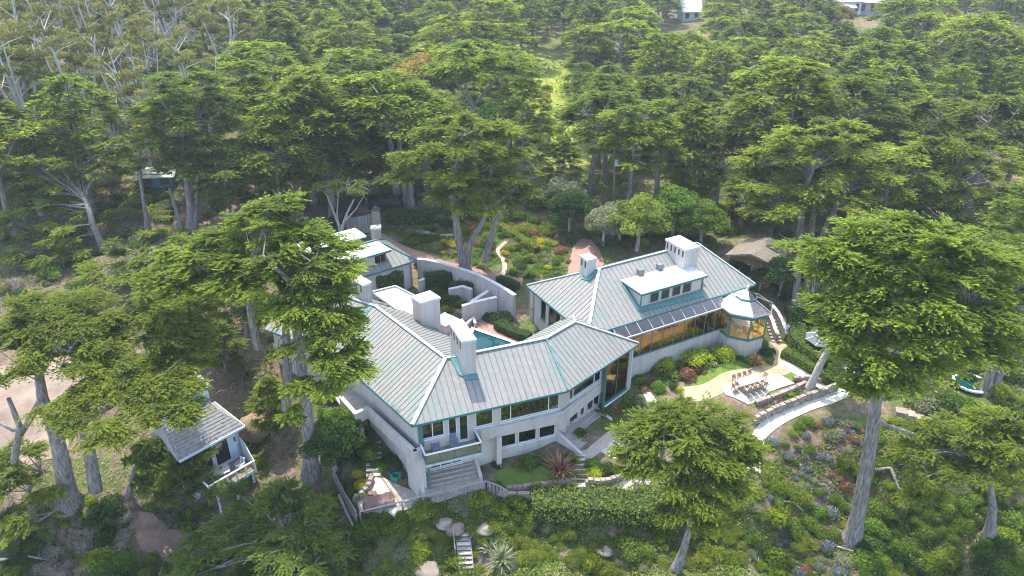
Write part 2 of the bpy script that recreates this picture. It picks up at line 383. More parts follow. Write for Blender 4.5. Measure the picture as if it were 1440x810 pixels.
def _terrain():
    X, Y = np.meshgrid(TX, TY, indexing='ij'); Z = np.zeros_like(X); W = np.zeros_like(X)
    for x, y, z in CPA:
        sx = 1.0 + max(0, y - 90) * 0.004
        w = 1.0 / (((X - x) ** 2 + (Y - y) ** 2) + 1.2 * sx) ** 1.6
        Z += w * z; W += w
    Z /= W
    for _ in range(5):
        Z[1:-1, 1:-1] = 0.2 * (Z[1:-1, 1:-1] + Z[2:, 1:-1] + Z[:-2, 1:-1] + Z[1:-1, 2:] + Z[1:-1, :-2])
    r = np.random.default_rng(3)
    for k in range(7):                                   # gentle unevenness
        f = 0.25 * 1.5 ** k; a = 0.10 / 1.35 ** k; th = r.uniform(0, 6.28); ph = r.uniform(0, 6.28, 2)
        u = X * math.cos(th) + Y * math.sin(th); v = -X * math.sin(th) + Y * math.cos(th)
        Z += a * np.sin(f * u + ph[0]) * np.sin(f * v + ph[1])
    return Z
TZ = _terrain()
def hz(x, y):
    i = int(np.clip(np.searchsorted(TX, x) - 1, 0, len(TX) - 2)); j = int(np.clip(np.searchsorted(TY, y) - 1, 0, len(TY) - 2))
    a = (x - TX[i]) / (TX[i + 1] - TX[i]); b = (y - TY[j]) / (TY[j + 1] - TY[j])
    return float(TZ[i, j] * (1 - a) * (1 - b) + TZ[i + 1, j] * a * (1 - b) + TZ[i, j + 1] * (1 - a) * b + TZ[i + 1, j + 1] * a * b)
def hzv(x, y):
    i = np.clip(np.searchsorted(TX, x) - 1, 0, len(TX) - 2); j = np.clip(np.searchsorted(TY, y) - 1, 0, len(TY) - 2)
    a = (x - TX[i]) / (TX[i + 1] - TX[i]); b = (y - TY[j]) / (TY[j + 1] - TY[j])
    return TZ[i, j] * (1 - a) * (1 - b) + TZ[i + 1, j] * a * (1 - b) + TZ[i, j + 1] * (1 - a) * b + TZ[i + 1, j + 1] * a * b
def gp(px, py, dz=0.0):
    """ground point under a survey pixel"""
    d = ray(px, py); t = 28.0; o = Vector((0, 0, CAM_H)); step = 0.5; q = o
    while t < 900:
        p = o + d * t
        if p.z < hz(p.x, p.y):
            lo, hi = t - step, t
            for _ in range(14):
                m = (lo + hi) / 2; p = o + d * m
                if p.z < hz(p.x, p.y): hi = m
                else: lo = m
            p = o + d * hi; return Vector((p.x, p.y, hz(p.x, p.y) + dz))
        step = 0.5 if t < 140 else 2.0; t += step
    return o + d * 400
def inpoly(x, y, P):
    c = np.zeros(np.shape(x), bool); n = len(P)
    for i in range(n):
        x1, y1 = P[i][0], P[i][1]; x2, y2 = P[(i + 1) % n][0], P[(i + 1) % n][1]
        cond = ((y1 > y) != (y2 > y)) & (x < (x2 - x1) * (y - y1) / ((y2 - y1) if y2 != y1 else 1e-9) + x1)
        c ^= cond
    return c
def build_terrain():
    nx, ny = len(TX), len(TY)
    X, Y = np.meshgrid(TX, TY, indexing='ij')
    co = np.stack([X, Y, TZ], -1).reshape(-1, 3)
    i, j = np.meshgrid(np.arange(nx - 1), np.arange(ny - 1), indexing='ij')
    a = (i * ny + j).ravel(); f = np.stack([a, a + ny, a + ny + 1, a + 1], 1)
    me = bpy.data.meshes.new('ground'); me.vertices.add(len(co)); me.vertices.foreach_set('co', co.astype(np.float32).ravel())
    me.loops.add(f.size); me.loops.foreach_set('vertex_index', f.astype(np.int32).ravel())
    me.polygons.add(len(f)); me.polygons.foreach_set('loop_start', np.arange(0, f.size, 4, dtype=np.int32))
    me.polygons.foreach_set('use_smooth', np.ones(len(f), bool)); me.update(calc_edges=True)
    x, y = X.ravel(), Y.ravel()
    lush = np.zeros(len(x)); soil = np.zeros(len(x))
    def blob(arr, px, py, rx, ry, amp=1.0):
        p = gp(px, py); arr += amp * np.exp(-((x - p.x) / rx) ** 2 - ((y - p.y) / ry) ** 2)
    for b in [(768,215,7,7),(770,180,8,12),(765,140,8,18),(760,110,8,20),(780,160,9,14)]: blob(lush, *b, 1.2)
    for b in [(340,245,5,8),(300,430,7,6),(330,500,5,5),(240,560,5,4),(220,310,5,4),(190,340,5,5),(60,400,8,4),(30,560,9,6),(1210,650,2,2),(1140,640,3,3),(230,750,3,3)]: blob(soil, *b, 1.0)
    for nm, arr in (('lush', lush), ('soil', soil)):
        at_ = me.attributes.new(nm, 'FLOAT', 'POINT'); at_.data.foreach_set('value', np.clip(arr, 0, 1).astype(np.float32))
    m, t, b = new_mat('earth_and_litter'); p = world_pos(t)
    f1 = noise(t, p, 0.22, 6, 0.65); f2 = noise(t, p, 1.7, 6, 0.7)
    litter = ramp(t, f2, [(0.25, (0.075, 0.05, 0.035)), (0.5, (0.17, 0.12, 0.085)), (0.75, (0.29, 0.22, 0.165))]).outputs[0]
    green = ramp(t, f2, [(0.25, (0.035, 0.06, 0.015)), (0.7, (0.10, 0.13, 0.03))]).outputs[0]
    gm = ramp(t, f1, [(0.42, (0, 0, 0)), (0.56, (1, 1, 1))]).outputs[0]
    c = mixc(t, gm, litter, green)
    A1 = N(t, 'ShaderNodeAttribute', attribute_name='soil'); A2 = N(t, 'ShaderNodeAttribute', attribute_name='lush')
    soilc = ramp(t, f2, [(0.25, (0.075, 0.05, 0.034)), (0.7, (0.19, 0.133, 0.095))]).outputs[0]
    c = mixc(t, A1.outputs['Fac'], c, soilc)
    lushc = ramp(t, f2, [(0.3, (0.18, 0.24, 0.04)), (0.7, (0.34, 0.38, 0.09))]).outputs[0]
    c = mixc(t, A2.outputs['Fac'], c, lushc)
    t.links.new(c, b.inputs['Base Color']); b.inputs['Roughness'].default_value = 0.95; b.inputs['Specular IOR Level'].default_value = 0.1
    bump(t, b, noise(t, p, 3.0, 6, 0.7), 0.8, 0.15)
    me.materials.append(m)
    return tag(mesh_obj('ground', me), kind='structure')
build_terrain()

def drape(name, poly, mat, dz=0.06, kind='structure', step=0.5, smooth_z=None, skirt=0.25):
    """sheet following the ground inside a plan polygon, with a thin edge"""
    P = [(p[0], p[1]) for p in poly]; n = len(P); B = []
    for i in range(n):
        a, b = Vector(P[i]), Vector(P[(i + 1) % n]); k = max(1, int((b - a).length / step))
        for q in range(k): B.append(a.lerp(b, q / k))
    xs = [p.x for p in B]; ys = [p.y for p in B]
    gx, gy = np.meshgrid(np.arange(min(xs), max(xs), step), np.arange(min(ys), max(ys), step))
    gx = gx.ravel(); gy = gy.ravel(); ins = inpoly(gx, gy, P)
    pts = list(B) + [Vector((a, b)) for a, b in zip(gx[ins], gy[ins])]
    nb = len(B); ed = [(i, (i + 1) % nb) for i in range(nb)]
    vo, eo, fo, ov, oe, of = delaunay_2d_cdt(pts, ed, [], 1, 0.01)
    mb = MB()
    Z = [(hz(v.x, v.y) + dz) if smooth_z is None else smooth_z for v in vo]
    mb.add([(v.x, v.y, z) for v, z in zip(vo, Z)], [tuple(f) for f in fo])
    bi = {}
    for k, l in enumerate(ov):
        for q in l:
            if q < nb: bi[q] = k
    for i in range(nb):
        a, b = bi.get(i), bi.get((i + 1) % nb)
        if a is None or b is None or a == b: continue
        va, vb = vo[a], vo[b]
        mb.add([(va.x, va.y, Z[a]), (vb.x, vb.y, Z[b]), (vb.x, vb.y, Z[b] - skirt), (va.x, va.y, Z[a] - skirt)], [(0, 1, 2, 3)])
    return tag(mb.build(name, mat), kind=kind)
def strip(pts, width):
    """plan polygon of a ribbon along plan points"""
    P = [Vector((p[0], p[1])) for p in pts]; L = []; Rr = []
    for i, p in enumerate(P):
        d = (P[min(i + 1, len(P) - 1)] - P[max(i - 1, 0)]).normalized(); nrm = Vector((-d.y, d.x)) * width / 2
        L.append(p + nrm); Rr.append(p - nrm)
    return L + Rr[::-1]
def smooth_line(P, k=4):
    out = []
    for i in range(len(P) - 1):
        p0, p1, p2, p3 = P[max(i - 1, 0)], P[i], P[i + 1], P[min(i + 2, len(P) - 1)]
        for q in range(k):
            t_ = q / k
            out.append(0.5 * ((2 * p1) + (p2 - p0) * t_ + (2 * p0 - 5 * p1 + 4 * p2 - p3) * t_ ** 2 + (3 * p1 - p0 - 3 * p2 + p3) * t_ ** 3))
    out.append(P[-1]); return out
def G(*pp): return [gp(*p) for p in pp]
# ================================================================== main house
def off2(a, b, d):
    """line a-b shifted by d to its left"""
    v = (b - a).normalized(); n = Vector((-v.y, v.x)); return (a + n * d, b + n * d)
def isec(l1, l2):
    (a, b), (c, d) = l1, l2; r = b - a; q = d - c
    t = ((c.x - a.x) * q.y - (c.y - a.y) * q.x) / (r.x * q.y - r.y * q.x); return a + r * t
V2 = lambda x, y: Vector((x, y))
def clip_half(P, u, keep_less):
    out = []
    for i in range(len(P)):
        a, b = P[i], P[(i + 1) % len(P)]
        ia = (a[0] <= u) if keep_less else (a[0] >= u); ib = (b[0] <= u) if keep_less else (b[0] >= u)
        if ia: out.append(a)
        if ia != ib:
            t = (u - a[0]) / (b[0] - a[0]); out.append((u, a[1] + (b[1] - a[1]) * t))
    return out
def poly_area(P): return abs(sum(P[i][0] * P[(i + 1) % len(P)][1] - P[(i + 1) % len(P)][0] * P[i][1] for i in range(len(P)))) / 2
def roof_plane(house, poly, ea, eb, pitch_w=0.5, mat=None, panels=True, name='roof', gutter=True, soffit=0.16, seam_h=0.035, lift=0.0):
    """slab + standing-seam pans as separate objects; ea-eb is the eave edge"""
    mat = mat or ZINC
    ea, eb = Vector(ea), Vector(eb); u = (eb - ea).normalized()
    pts = [Vector(p) for p in poly]
    n = None; best = 0
    for p in pts:
        c = u.cross(p - ea)
        if c.length > best: best = c.length; n = c.normalized()
    if n.z < 0: n = -n
    v = n.cross(u)
    if v.z < 0: v = -v
    P2 = [((p - ea).dot(u), (p - ea).dot(v)) for p in pts]
    base = MB(); base.hexa([p - n * soffit for p in pts], pts)
    roof = base.build(name, [mat], house)
    if gutter:
        g = MB(); o = -v * 0.05 - n * 0.06
        g.bar(ea + o, eb + o, 0.14, 0.2); g.build('gutter', TEAL, house)
    if not panels: return roof
    o0 = wloc(house)
    umin, umax = min(p[0] for p in P2), max(p[0] for p in P2)
    k = max(1, int(round((umax - umin) / pitch_w))); w = (umax - umin) / k
    for i in range(k):
        u0, u1 = umin + i * w, umin + (i + 1) * w
        S = clip_half(clip_half(P2, u0 + 0.004, False), u1 - 0.004, True)
        if len(S) < 3 or poly_area(S) < 0.03: continue
        mb = MB()
        q3 = [ea + u * a + v * b for a, b in S]
        h0, h1 = 0.006 + lift, 0.03 + lift + random.uniform(0, 0.008)
        mb.hexa([p + n * h0 for p in q3], [p + n * h1 for p in q3])
        e = [b for a, b in S if abs(a - (u1 - 0.004)) < 0.02]
        if len(e) >= 2 and max(e) - min(e) > 0.15:
            a = ea + u * (u1 - 0.03) + v * min(e); b = ea + u * (u1 - 0.03) + v * max(e)
            wv = u * 0.022
            mb.hexa([a - wv + n * h1, a + wv + n * h1, b + wv + n * h1, b - wv + n * h1],
                    [a - wv * .7 + n * (h1 + seam_h), a + wv * .7 + n * (h1 + seam_h), b + wv * .7 + n * (h1 + seam_h), b - wv * .7 + n * (h1 + seam_h)], 1)
        o = mb.build('roof_panel', [mat, SEAM], roof)
    return roof
def cap_line(house, pts, w=0.3, h=0.09, mat=None, name='ridge_cap'):
    mb = MB()
    for a, b in zip(pts[:-1], pts[1:]):
        a, b = Vector(a) + Vector((0, 0, .08)), Vector(b) + Vector((0, 0, .08)); mb.bar(a, b, w, h)
    return mb.build(name, mat or RIDGE, house)

H = thing('main_house', 'large white villa with standing seam metal roofs and tall chimneys round a pool court', 'house', (0, 50, 0))
EZ, RZ = 7.0, 9.6
C0, C1, C2, C3 = V2(-12.05, 48.63), V2(-7.66, 43.34), V2(4.58, 47.83), V2(11.57, 55.02)
ridge1 = off2(C0, C1, 5.08); ridge2 = off2(C1, C2, 4.2); ridge3 = off2(C2, C3, 3.9)
R1 = isec(ridge1, ridge2); R2_ = isec(ridge2, ridge3)
r3t = at(810, 454, RZ); d3 = (C3 - C2).normalized(); R3 = R2_ + d3 * (V2(r3t.x, r3t.y) - R2_).dot(d3)
d1 = (C0 - C1).normalized(); R0 = R1 + d1 * 11.2
dD = V2(math.cos(R(150)), math.sin(R(150))); RD1 = R0 + dD * 9.5
# outer eave lines (camera side = right of travel)
segs = [(RD1, R0, 5.08, 4.4), (R0, R1, 5.08, 4.4), (R1, R2_, 4.2, 4.0), (R2_, R3, 3.9, 3.9)]
outer = [off2(a, b, -o) for a, b, o, i in segs]; inner = [off2(a, b, i) for a, b, o, i in segs]
E0 = outer[0][0] - 0 * dD; E1 = isec(outer[0], outer[1]); E2 = C1; E3 = C2; E4 = C3
I0 = inner[0][0]; I1 = isec(inner[0], inner[1]); I2 = isec(inner[1], inner[2]); I3 = isec(inner[2], inner[3])
nrm3 = V2(-d3.y, d3.x); I4 = C3 + nrm3 * 7.8
z3 = lambda p, z: Vector((p.x, p.y, z))
oe = [E0, E1, E2, E3, E4]; ie = [I0, I1, I2, I3, I4]; rr = [RD1, R0, R1, R2_, R3]
for k in range(4):
    roof_plane(H, [z3(oe[k], EZ), z3(oe[k + 1], EZ), z3(rr[k + 1], RZ), z3(rr[k], RZ)], z3(oe[k], EZ), z3(oe[k + 1], EZ), 0.50 if k > 1 else 0.46)
    roof_plane(H, [z3(ie[k], EZ), z3(ie[k + 1], EZ), z3(rr[k + 1], RZ), z3(rr[k], RZ)], z3(ie[k], EZ), z3(ie[k + 1], EZ), 0.46 if k == 1 else 0.8)
roof_plane(H, [z3(E4, EZ), z3(I4, EZ), z3(R3, RZ)], z3(E4, EZ), z3(I4, EZ), 0.8)
cap_line(H, [z3(p, RZ) for p in rr]); cap_line(H, [z3(E2, EZ), z3(R1, RZ)], .34); cap_line(H, [z3(E3, EZ), z3(R2_, RZ)], .16, .12, TEALCOP, 'hip_cap')
cap_line(H, [z3(E4, EZ), z3(R3, RZ), z3(I4, EZ)], .22)
# low roof over the court wing
def pl(*pp): return [Vector(p) for p in pp]
qa, qb = at(573, 447, 7.3), at(594, 439, 7.3); qc, qd = at(550, 404, 9.0), at(524, 411, 9.0)
nq = (qb - qa).cross(qd - qa).normalized()
qc = ray_plane(556, 403, qa, nq); qm = ray_plane(582, 416, qa, nq)
ROOFE = mottled('lit_slope_zinc', [(0.3, (0.55, 0.53, 0.50)), (0.7, (0.68, 0.67, 0.65))], 1.0, 0.6, 0.05, 20)  # brightness from the way this slope faces, put into the zinc's colour
roof_plane(H, [qa, qb, qm, qc, qd], qa, qb, 0.62, ROOFE)
cap_line(H, [qd, qc, qm, qb], .22)
mbw = MB(); mbw.prism([(qa.x, qa.y), (qb.x - .3, qb.y), (qm.x - .3, qm.y), (qc.x, qc.y - .2), (qd.x, qd.y)], 3.0, 7.1); mbw.build('wall', STUCCO, H)

def wall_line(l, ds): return off2(l[0], l[1], ds)
def facade(parent, a, b, z0, z1, ops=(), th=0.3, mat=None, frame=None, glass=None):
    """plan line a->b, thickness to its left; ops = (s0, s1, za, zb, mullions)"""
    a, b = V2(a.x, a.y), V2(b.x, b.y); d = (b - a).normalized(); L = (b - a).length; n = V2(-d.y, d.x)
    ops = [(max(0.02, o[0]), min(L - 0.02, o[1]), max(o[2], z0 + .01), min(o[3], z1 - .01), o[4] if len(o) > 4 else 1) for o in ops]
    S = sorted({0.0, L, *[o[0] for o in ops], *[o[1] for o in ops]}); mb = MB()
    for s0, s1 in zip(S[:-1], S[1:]):
        if s1 - s0 < 1e-3: continue
        zz = z0
        for o in sorted([o for o in ops if o[0] < (s0 + s1) / 2 < o[1]], key=lambda o: o[2]):
            if o[2] > zz + .01: mb.prism([a + d * s0, a + d * s1, a + d * s1 + n * th, a + d * s0 + n * th], zz, o[2])
            zz = o[3]
        if z1 > zz + .01: mb.prism([a + d * s0, a + d * s1, a + d * s1 + n * th, a + d * s0 + n * th], zz, z1)
    mb.build('wall', mat or STUCCO, parent)
    fm = frame or WHITEP; gm = glass or GLASS
    for s0, s1, za, zb, m in ops:
        f = MB(); fw = 0.07; n0, n1 = n * 0.06, n * 0.16
        def fr(x0, x1, y0, y1): f.prism([a + d * x0 + n0, a + d * x1 + n0, a + d * x1 + n1, a + d * x0 + n1], y0, y1)
        fr(s0, s1, za, za + fw); fr(s0, s1, zb - fw, zb)
        xs = [s0 + (s1 - s0) * k / m for k in range(m + 1)] if isinstance(m, int) else [s0] + list(m) + [s1]
        for k, x in enumerate(xs):
            x0 = x if k == 0 else (x - fw if k == len(xs) - 1 else x - fw / 2); fr(x0, x0 + fw, za + fw, zb - fw)
        w = f.build('window', fm, parent)
        for k in range(len(xs) - 1):
            g = MB(); x0 = xs[k] + (fw if k == 0 else fw / 2); x1 = xs[k + 1] - (fw if k == len(xs) - 2 else fw / 2)
            q0, q1 = n * 0.10, n * 0.125
            g.prism([a + d * x0 + q0, a + d * x1 + q0, a + d * x1 + q1, a + d * x0 + q1], za + fw, zb - fw)
            g.build('pane', gm, w)
        sb = MB(); sb.prism([a + d * (s0 - .06) - n * .07, a + d * (s1 + .06) - n * .07, a + d * (s1 + .06) + n * .05, a + d * (s0 - .06) + n * .05], za - .07, za - .005); sb.build('sill', fm, w)
def sp(l, px, py):
    """distance along wall line and height of a survey pixel"""
    a, b = l; d = (b - a).normalized(); n = Vector((-d.y, d.x, 0))
    p = ray_plane(px, py, (a.x, a.y, 0), n); return (V2(p.x, p.y) - a).dot(d)
inU = [off2(*outer[0], .8), off2(*outer[1], .8), off2(*outer[2], .95), off2(*outer[3], .95)]
inL = [off2(*outer[0], .85), off2(*outer[1], .85), off2(*outer[2], 1.35), off2(*outer[3], 1.35)]
def chain(lines, first, last):
    pts = [first]
    for p, q in zip(lines[:-1], lines[1:]): pts.append(isec(p, q))
    return pts + [last]
endU = off2(C3, I4, .6)           # right-hand end wall line
UW = chain(inU, inU[0][0], isec(inU[3], endU)); LW = chain(inL, inL[0][0], isec(inL[3], endU))
def ops_px(a, b, rows, z0, z1):
    return [(sp((a, b), r[0], r[2]), sp((a, b), r[1], r[2]), r[3] if len(r) > 3 else z0, r[4] if len(r) > 4 else z1, r[5] if len(r) > 5 else 1) for r in rows]
# upper storey
facade(H, UW[0], UW[1], 3.4, 6.95)
facade(H, UW[1], UW[2], 3.4, 6.95, ops_px(UW[1], UW[2], [(514, 529, 558)], 5.2, 6.6), frame=WHITEP)
l2 = (UW[2], UW[3])
m3 = [sp(l2, 718.5, 585), sp(l2, 772, 570)]
facade(H, UW[2], UW[3], 3.4, 6.95, ops_px(UW[2], UW[3], [(592, 625, 608, 4.5, 6.6, 2), (631, 643, 608, 3.5, 6.6), (646, 659, 604, 3.5, 6.6), (669, 694, 598), ], 4.5, 6.6)
       + [(sp(l2, 704, 590), sp(l2, 789, 560), 4.5, 6.6, m3)])
l3 = (UW[3], UW[4])
facade(H, UW[3], UW[4], 3.4, 6.95, [(sp(l3, 801, 560), sp(l3, 845, 535), 4.6, 6.6, [sp(l3, 806.5, 560), sp(l3, 836, 540)])])
# lower storey
facade(H, LW[0], LW[1], -1.5, 3.4)
facade(H, LW[1], LW[2], -1.5, 3.4, ops_px(LW[1], LW[2], [(508, 521, 598)], 0.9, 3.0))
facade(H, LW[2], LW[3], -1.0, 3.4, ops_px(LW[2], LW[3], [(604, 650, 650, 0.9, 3.0, 3), (705, 726, 628), (729, 754.5, 622), (758, 781, 612)], 1.35, 3.0))
facade(H, LW[3], LW[4], -0.5, 3.4, ops_px(LW[3], LW[4], [(801, 813, 600), (816, 822, 590), (826, 842, 580, 1.4, 3.1, 2)], 1.4, 3.1))
# court-side and end walls
inC = [off2(*inner[k], -.7) for k in range(4)]
IW = chain(inC, inC[0][0], isec(inC[3], endU))
for k in range(4): facade(H, IW[k + 1], IW[k], 2.0, 6.95)
# tall corner bay on the right end, teal framed
sb0 = V2(*at(858, 556, 1.9).xy); bay_a = C3 - d3 * 4.1 + nrm3 * .45; bay_b = C3 - d3 * .35 + nrm3 * .45
facade(H, bay_a, bay_b, 1.2, 6.95, [(0.15, 3.60, 2.0, 6.75, 2)], th=.22, mat=TEAL, frame=TEAL, glass=BRONZE)
facade(H, bay_b + nrm3 * .0, isec(endU, inC[3]), 1.2, 6.95, [(0.3, 3.2, 2.2, 6.7, 2)], th=.22, frame=TEAL, glass=BRONZE)
mb = MB(); mb.prism([bay_a - nrm3 * .12 + d3 * .1, bay_b - nrm3 * .12 + d3 * .02, bay_b + nrm3 * .0 + d3 * .02, bay_a + d3 * .1], 1.75, 1.93); mb.build('sill', WHITEP, H)
mb = MB(); q = bay_b + d3 * .06 - nrm3 * .06; mb.box((q.x, q.y, 4.2), (.16, .16, 5.2), R(46)); mb.build('corner_post', BLUEPAINT, H)
# floor slabs
mb = MB(); mb.prism([UW[1], UW[2], UW[3], UW[4], IW[4], IW[3], IW[2], IW[1]], 3.2, 3.38); mb.build('floor', DARK, H)
# band / parapet of the upper terrace
bandP = [V2(*at(477, 561, 4.0).xy), V2(*at(499, 586, 4.0).xy), V2(*at(516, 578, 4.0).xy), C1 + V2(-.05, .1), ]
def band(parent, P, z0, z1, th=.28, name='parapet', mat=None):
    Lp = [off2(P[i], P[i + 1], th) for i in range(len(P) - 1)]
    Q = [Lp[0][0]] + [isec(Lp[i], Lp[i + 1]) for i in range(len(Lp) - 1)] + [Lp[-1][1]]
    for i in range(len(P) - 1):
        m = MB(); m.prism([P[i], P[i + 1], Q[i + 1], Q[i]], z0, z1); m.build(name, mat or STUCCO, parent)
        c = MB(); o = .03; dd = (P[i + 1] - P[i]).normalized(); nn = V2(-dd.y, dd.x)
        c.prism([P[i] - nn * o, P[i + 1] - nn * o, Q[i + 1] + nn * o, Q[i] + nn * o], z1 + .003, z1 + .06); c.build('coping', CAPM, parent)
band(H, bandP, 3.35, 4.2)
bf = [V2(*at(593, 643, 3.4).xy)]
band(H, [C1 + V2(-.05, .1), V2(*at(597, 641, 3.4).xy)], 3.35, 4.2)
bb = [V2(*at(676, 617, 3.4).xy), V2(4.56, 48.45), V2(8.95, 53.72)]
band(H, bb, 3.35, 4.2)
mb = MB(); mb.prism([bb[0], bb[1], bb[2], LW[4], LW[3], LW[2] + (LW[3] - LW[2]) * .42], 3.18, 3.36); mb.build('terrace_slab', STUCCO, H)
mb = MB(); mb.prism([bandP[0], bandP[1], bandP[2], C1, UW[2], UW[1], UW[1] + V2(-3, 2)], 3.15, 3.37); mb.build('terrace_slab', STUCCO, H)
# columns
for (px, py, w, dpt, zb) in [(704, 655, .42, .5, -.4), (790, 621, .75, .9, -.2), (662, 640, .4, .4, 0)]:
    p = at(px - 3, py, max(zb + .4, .2)); mb = MB(); mb.box((p.x, p.y + dpt * .4, 1.45), (w, dpt, 3.75), R(20)); mb.build('column', STUCCO, H)
mb = MB(); a = C1 + V2(-.0, .15); dl = (C0 - C1).normalized(); dr = (C2 - C1).normalized()
mb.prism([a, a + dr * .75, a + dr * .75 + dl * 1.5, a + dl * 1.5], -.8, 3.36); mb.build('column', STUCCO, H)
mb = MB(); mb.box((a.x + .95, a.y + .2, 1.6), (.16, .16, 3.4), R(20)); mb.build('downpipe', TEAL, H)
mb = MB(); a = UW[2]; mb.box((a.x + .28, a.y - .12, 5.1), (.34, .2, 3.3), R(20)); mb.build('downpipe', TEAL, H)
mb = MB(); p = V2(*at(513, 607, 1).xy); mb.box((p.x - .6, p.y, 1.8), (.8, .8, 3.1), R(-50)); mb.build('column', STUCCO, H)
# balcony over the front stair
BA, BB = V2(*at(599, 655, 3.35).xy), V2(*at(677, 636.5, 3.35).xy)
BC, BD = BB + V2(-.75, 1.9), BA + V2(-.75, 1.9)
bal = MB(); bal.prism([BA, BB, BC, BD], 3.12, 3.36); balc = bal.build('balcony', STUCCO, H)
mb = MB(); mb.prism([BA + V2(.06, .08), BB + V2(-.08, .08), BC, BD], 3.364, 3.41); mb.build('deck', WOODGREY, balc)
mb = MB(); top = 4.42
for a, b in ((BD, BA), (BA, BB), (BB, BC)): mb.bar(z3(a, top), z3(b, top), .12, .09)
mb.build('top_rail', WHITEP, balc)
mb = MB(); mb.bar(z3(BA, 3.42) + Vector((0, .05, .03)), z3(BB, 3.42) + Vector((0, .05, .03)), .1, .07); mb.build('bottom_rail', TEAL, balc)
for k in range(5):
    p = BA.lerp(BB, .01 + .98 * k / 4); mb = MB(); mb.box((p.x, p.y + .04, 3.88), (.09, .09, 1.0), R(20)); mb.build('post', TEAL, balc)
for k in range(4):
    p, q = BA.lerp(BB, .03 + .98 * k / 4), BA.lerp(BB, .235 + .98 * k / 4); mb = MB()
    mb.bar((p.x, p.y + .05, 3.93), (q.x, q.y + .05, 3.93), .02, .82); mb.build('glass_panel', CLEARGL, balc)
for (p, q) in ((BA, BD), (BB, BC)):
    mb = MB(); mb.bar(z3(p.lerp(q, .04), 3.9), z3(q, 3.9), .02, .8); mb.build('glass_panel', GLASS, balc)

# ---- chimneys
def chimney(parent, quad, z0, z1, cap=.22, vents=0, mat=None, over=.12):
    m = MB(); m.prism(quad, z0, z1 - cap); ch = m.build('chimney', mat or STUCCO, parent)
    c = sum((Vector(p) for p in quad), Vector((0, 0))) / 4
    m = MB(); m.prism([c + (Vector(p) - c) * (1 + over / (Vector(p) - c).length) for p in quad], z1 - cap, z1); m.build('chimney_cap', CAPM, ch)
    m = MB(); fl = [c + (Vector(p) - c) * (1 + .16 / (Vector(p) - c).length) for p in quad]
    e = [(Vector(quad[i]), Vector(quad[(i + 1) % 4])) for i in range(4)]
    if vents:
        i = max(range(4), key=lambda i: (e[i][1] - e[i][0]).length); pair = [i, (i + 2) % 4]
        for i in pair:
            a, b = e[i]; d = (b - a).normalized(); L = (b - a).length; n = V2(d.y, -d.x)
            if (a + b) / 2 != c and ((a + b) / 2 - c).dot(n) < 0: n = -n
            for k in range(vents):
                t = a + d * L * (k + .5) / vents
                v = MB(); v.prism([t - d * .1 + n * .004, t + d * .1 + n * .004, t + d * .1 + n * .02, t - d * .1 + n * .02], z1 - cap - .75, z1 - cap - .08); v.build('vent_slot', DARK, ch)
    return ch
Q4 = lambda pts, z: [V2(*at(x, y, z).xy) for x, y in pts]
chimney(H, Q4([(649, 479), (669, 476), (650, 449), (632, 454)], 12), 7.5, 12, vents=4)
chimney(H, Q4([(510, 401), (521, 396), (508, 388), (497, 392)], 11.4), 6.5, 11.4, vents=2, mat=STUCCO2)
chimney(H, Q4([(592, 425), (618, 418), (604, 409), (579, 417)], 10.2), 3, 10.2)
# copper flashing at chimney feet on the front slope
def flash(parent, poly, plane_pt, plane_n, h=.05, mat=None):
    P = [ray_plane(x, y, plane_pt, plane_n) for x, y in poly]; n = plane_n if plane_n.z > 0 else -plane_n
    m = MB(); m.hexa([p + n * .035 for p in P], [p + n * (.035 + h + .045) for p in P]); m.build('flashing', mat or TEALCOP, parent)
pA = z3(C1, EZ); nA = (z3(C2, EZ) - pA).cross(z3(R1, RZ) - pA).normalized()
flash(H, [(651, 529), (671.5, 527), (673, 533), (653, 535)], pA, nA)
flash(H, [(634, 498), (640, 497), (652, 530), (645, 528), (633, 505)], pA, nA)
pL = z3(C0, EZ); nL = (z3(C1, EZ) - pL).cross(z3(R1, RZ) - pL).normalized()
flash(H, [(493, 425), (514, 439), (524, 428), (524, 433), (514, 446), (489, 438)], pL, nL)

# ---- right-hand wing
b1, e2 = V2(6.9, 55.4), V2(25.3, 65.48)
uB = (e2 - b1).normalized(); nB = V2(-uB.y, uB.x); LB = (e2 - b1).length; WB = 5.6; EB, RB = 7.6, 10.8
def B(s, w, z=None):
    p = b1 + uB * s + nB * w; return p if z is None else Vector((p.x, p.y, z))
def Bz(w): return EB + (RB - EB) * w / WB
rL, rR = 5.0, LB - 3.4
roof_plane(H, [B(0, 0, EB), B(LB, 0, EB), B(rR, WB, RB), B(rL, WB, RB)], B(0, 0, EB), B(LB, 0, EB), 0.52)
roof_plane(H, [B(0, 2 * WB, EB), B(0, 0, EB), B(rL, WB, RB)], B(0, 2 * WB, EB), B(0, 0, EB), 0.5)
roof_plane(H, [B(LB, 2 * WB, EB), B(0, 2 * WB, EB), B(rL, WB, RB), B(rR, WB, RB)], B(LB, 2 * WB, EB), B(0, 2 * WB, EB), 0.9)
roof_plane(H, [B(LB, 0, EB), B(LB, 2 * WB, EB), B(rR, WB, RB)], B(LB, 0, EB), B(LB, 2 * WB, EB), 0.9)
cap_line(H, [B(0, 2 * WB, EB), B(rL, WB, RB), B(rR, WB, RB), B(LB, 0, EB)], .24); cap_line(H, [B(0, 0, EB), B(rL, WB, RB)], .3); cap_line(H, [B(rR, WB, RB), B(LB, 2 * WB, EB)], .24)
lc = (B(.5, 2 * WB - .5), B(.5, .5))
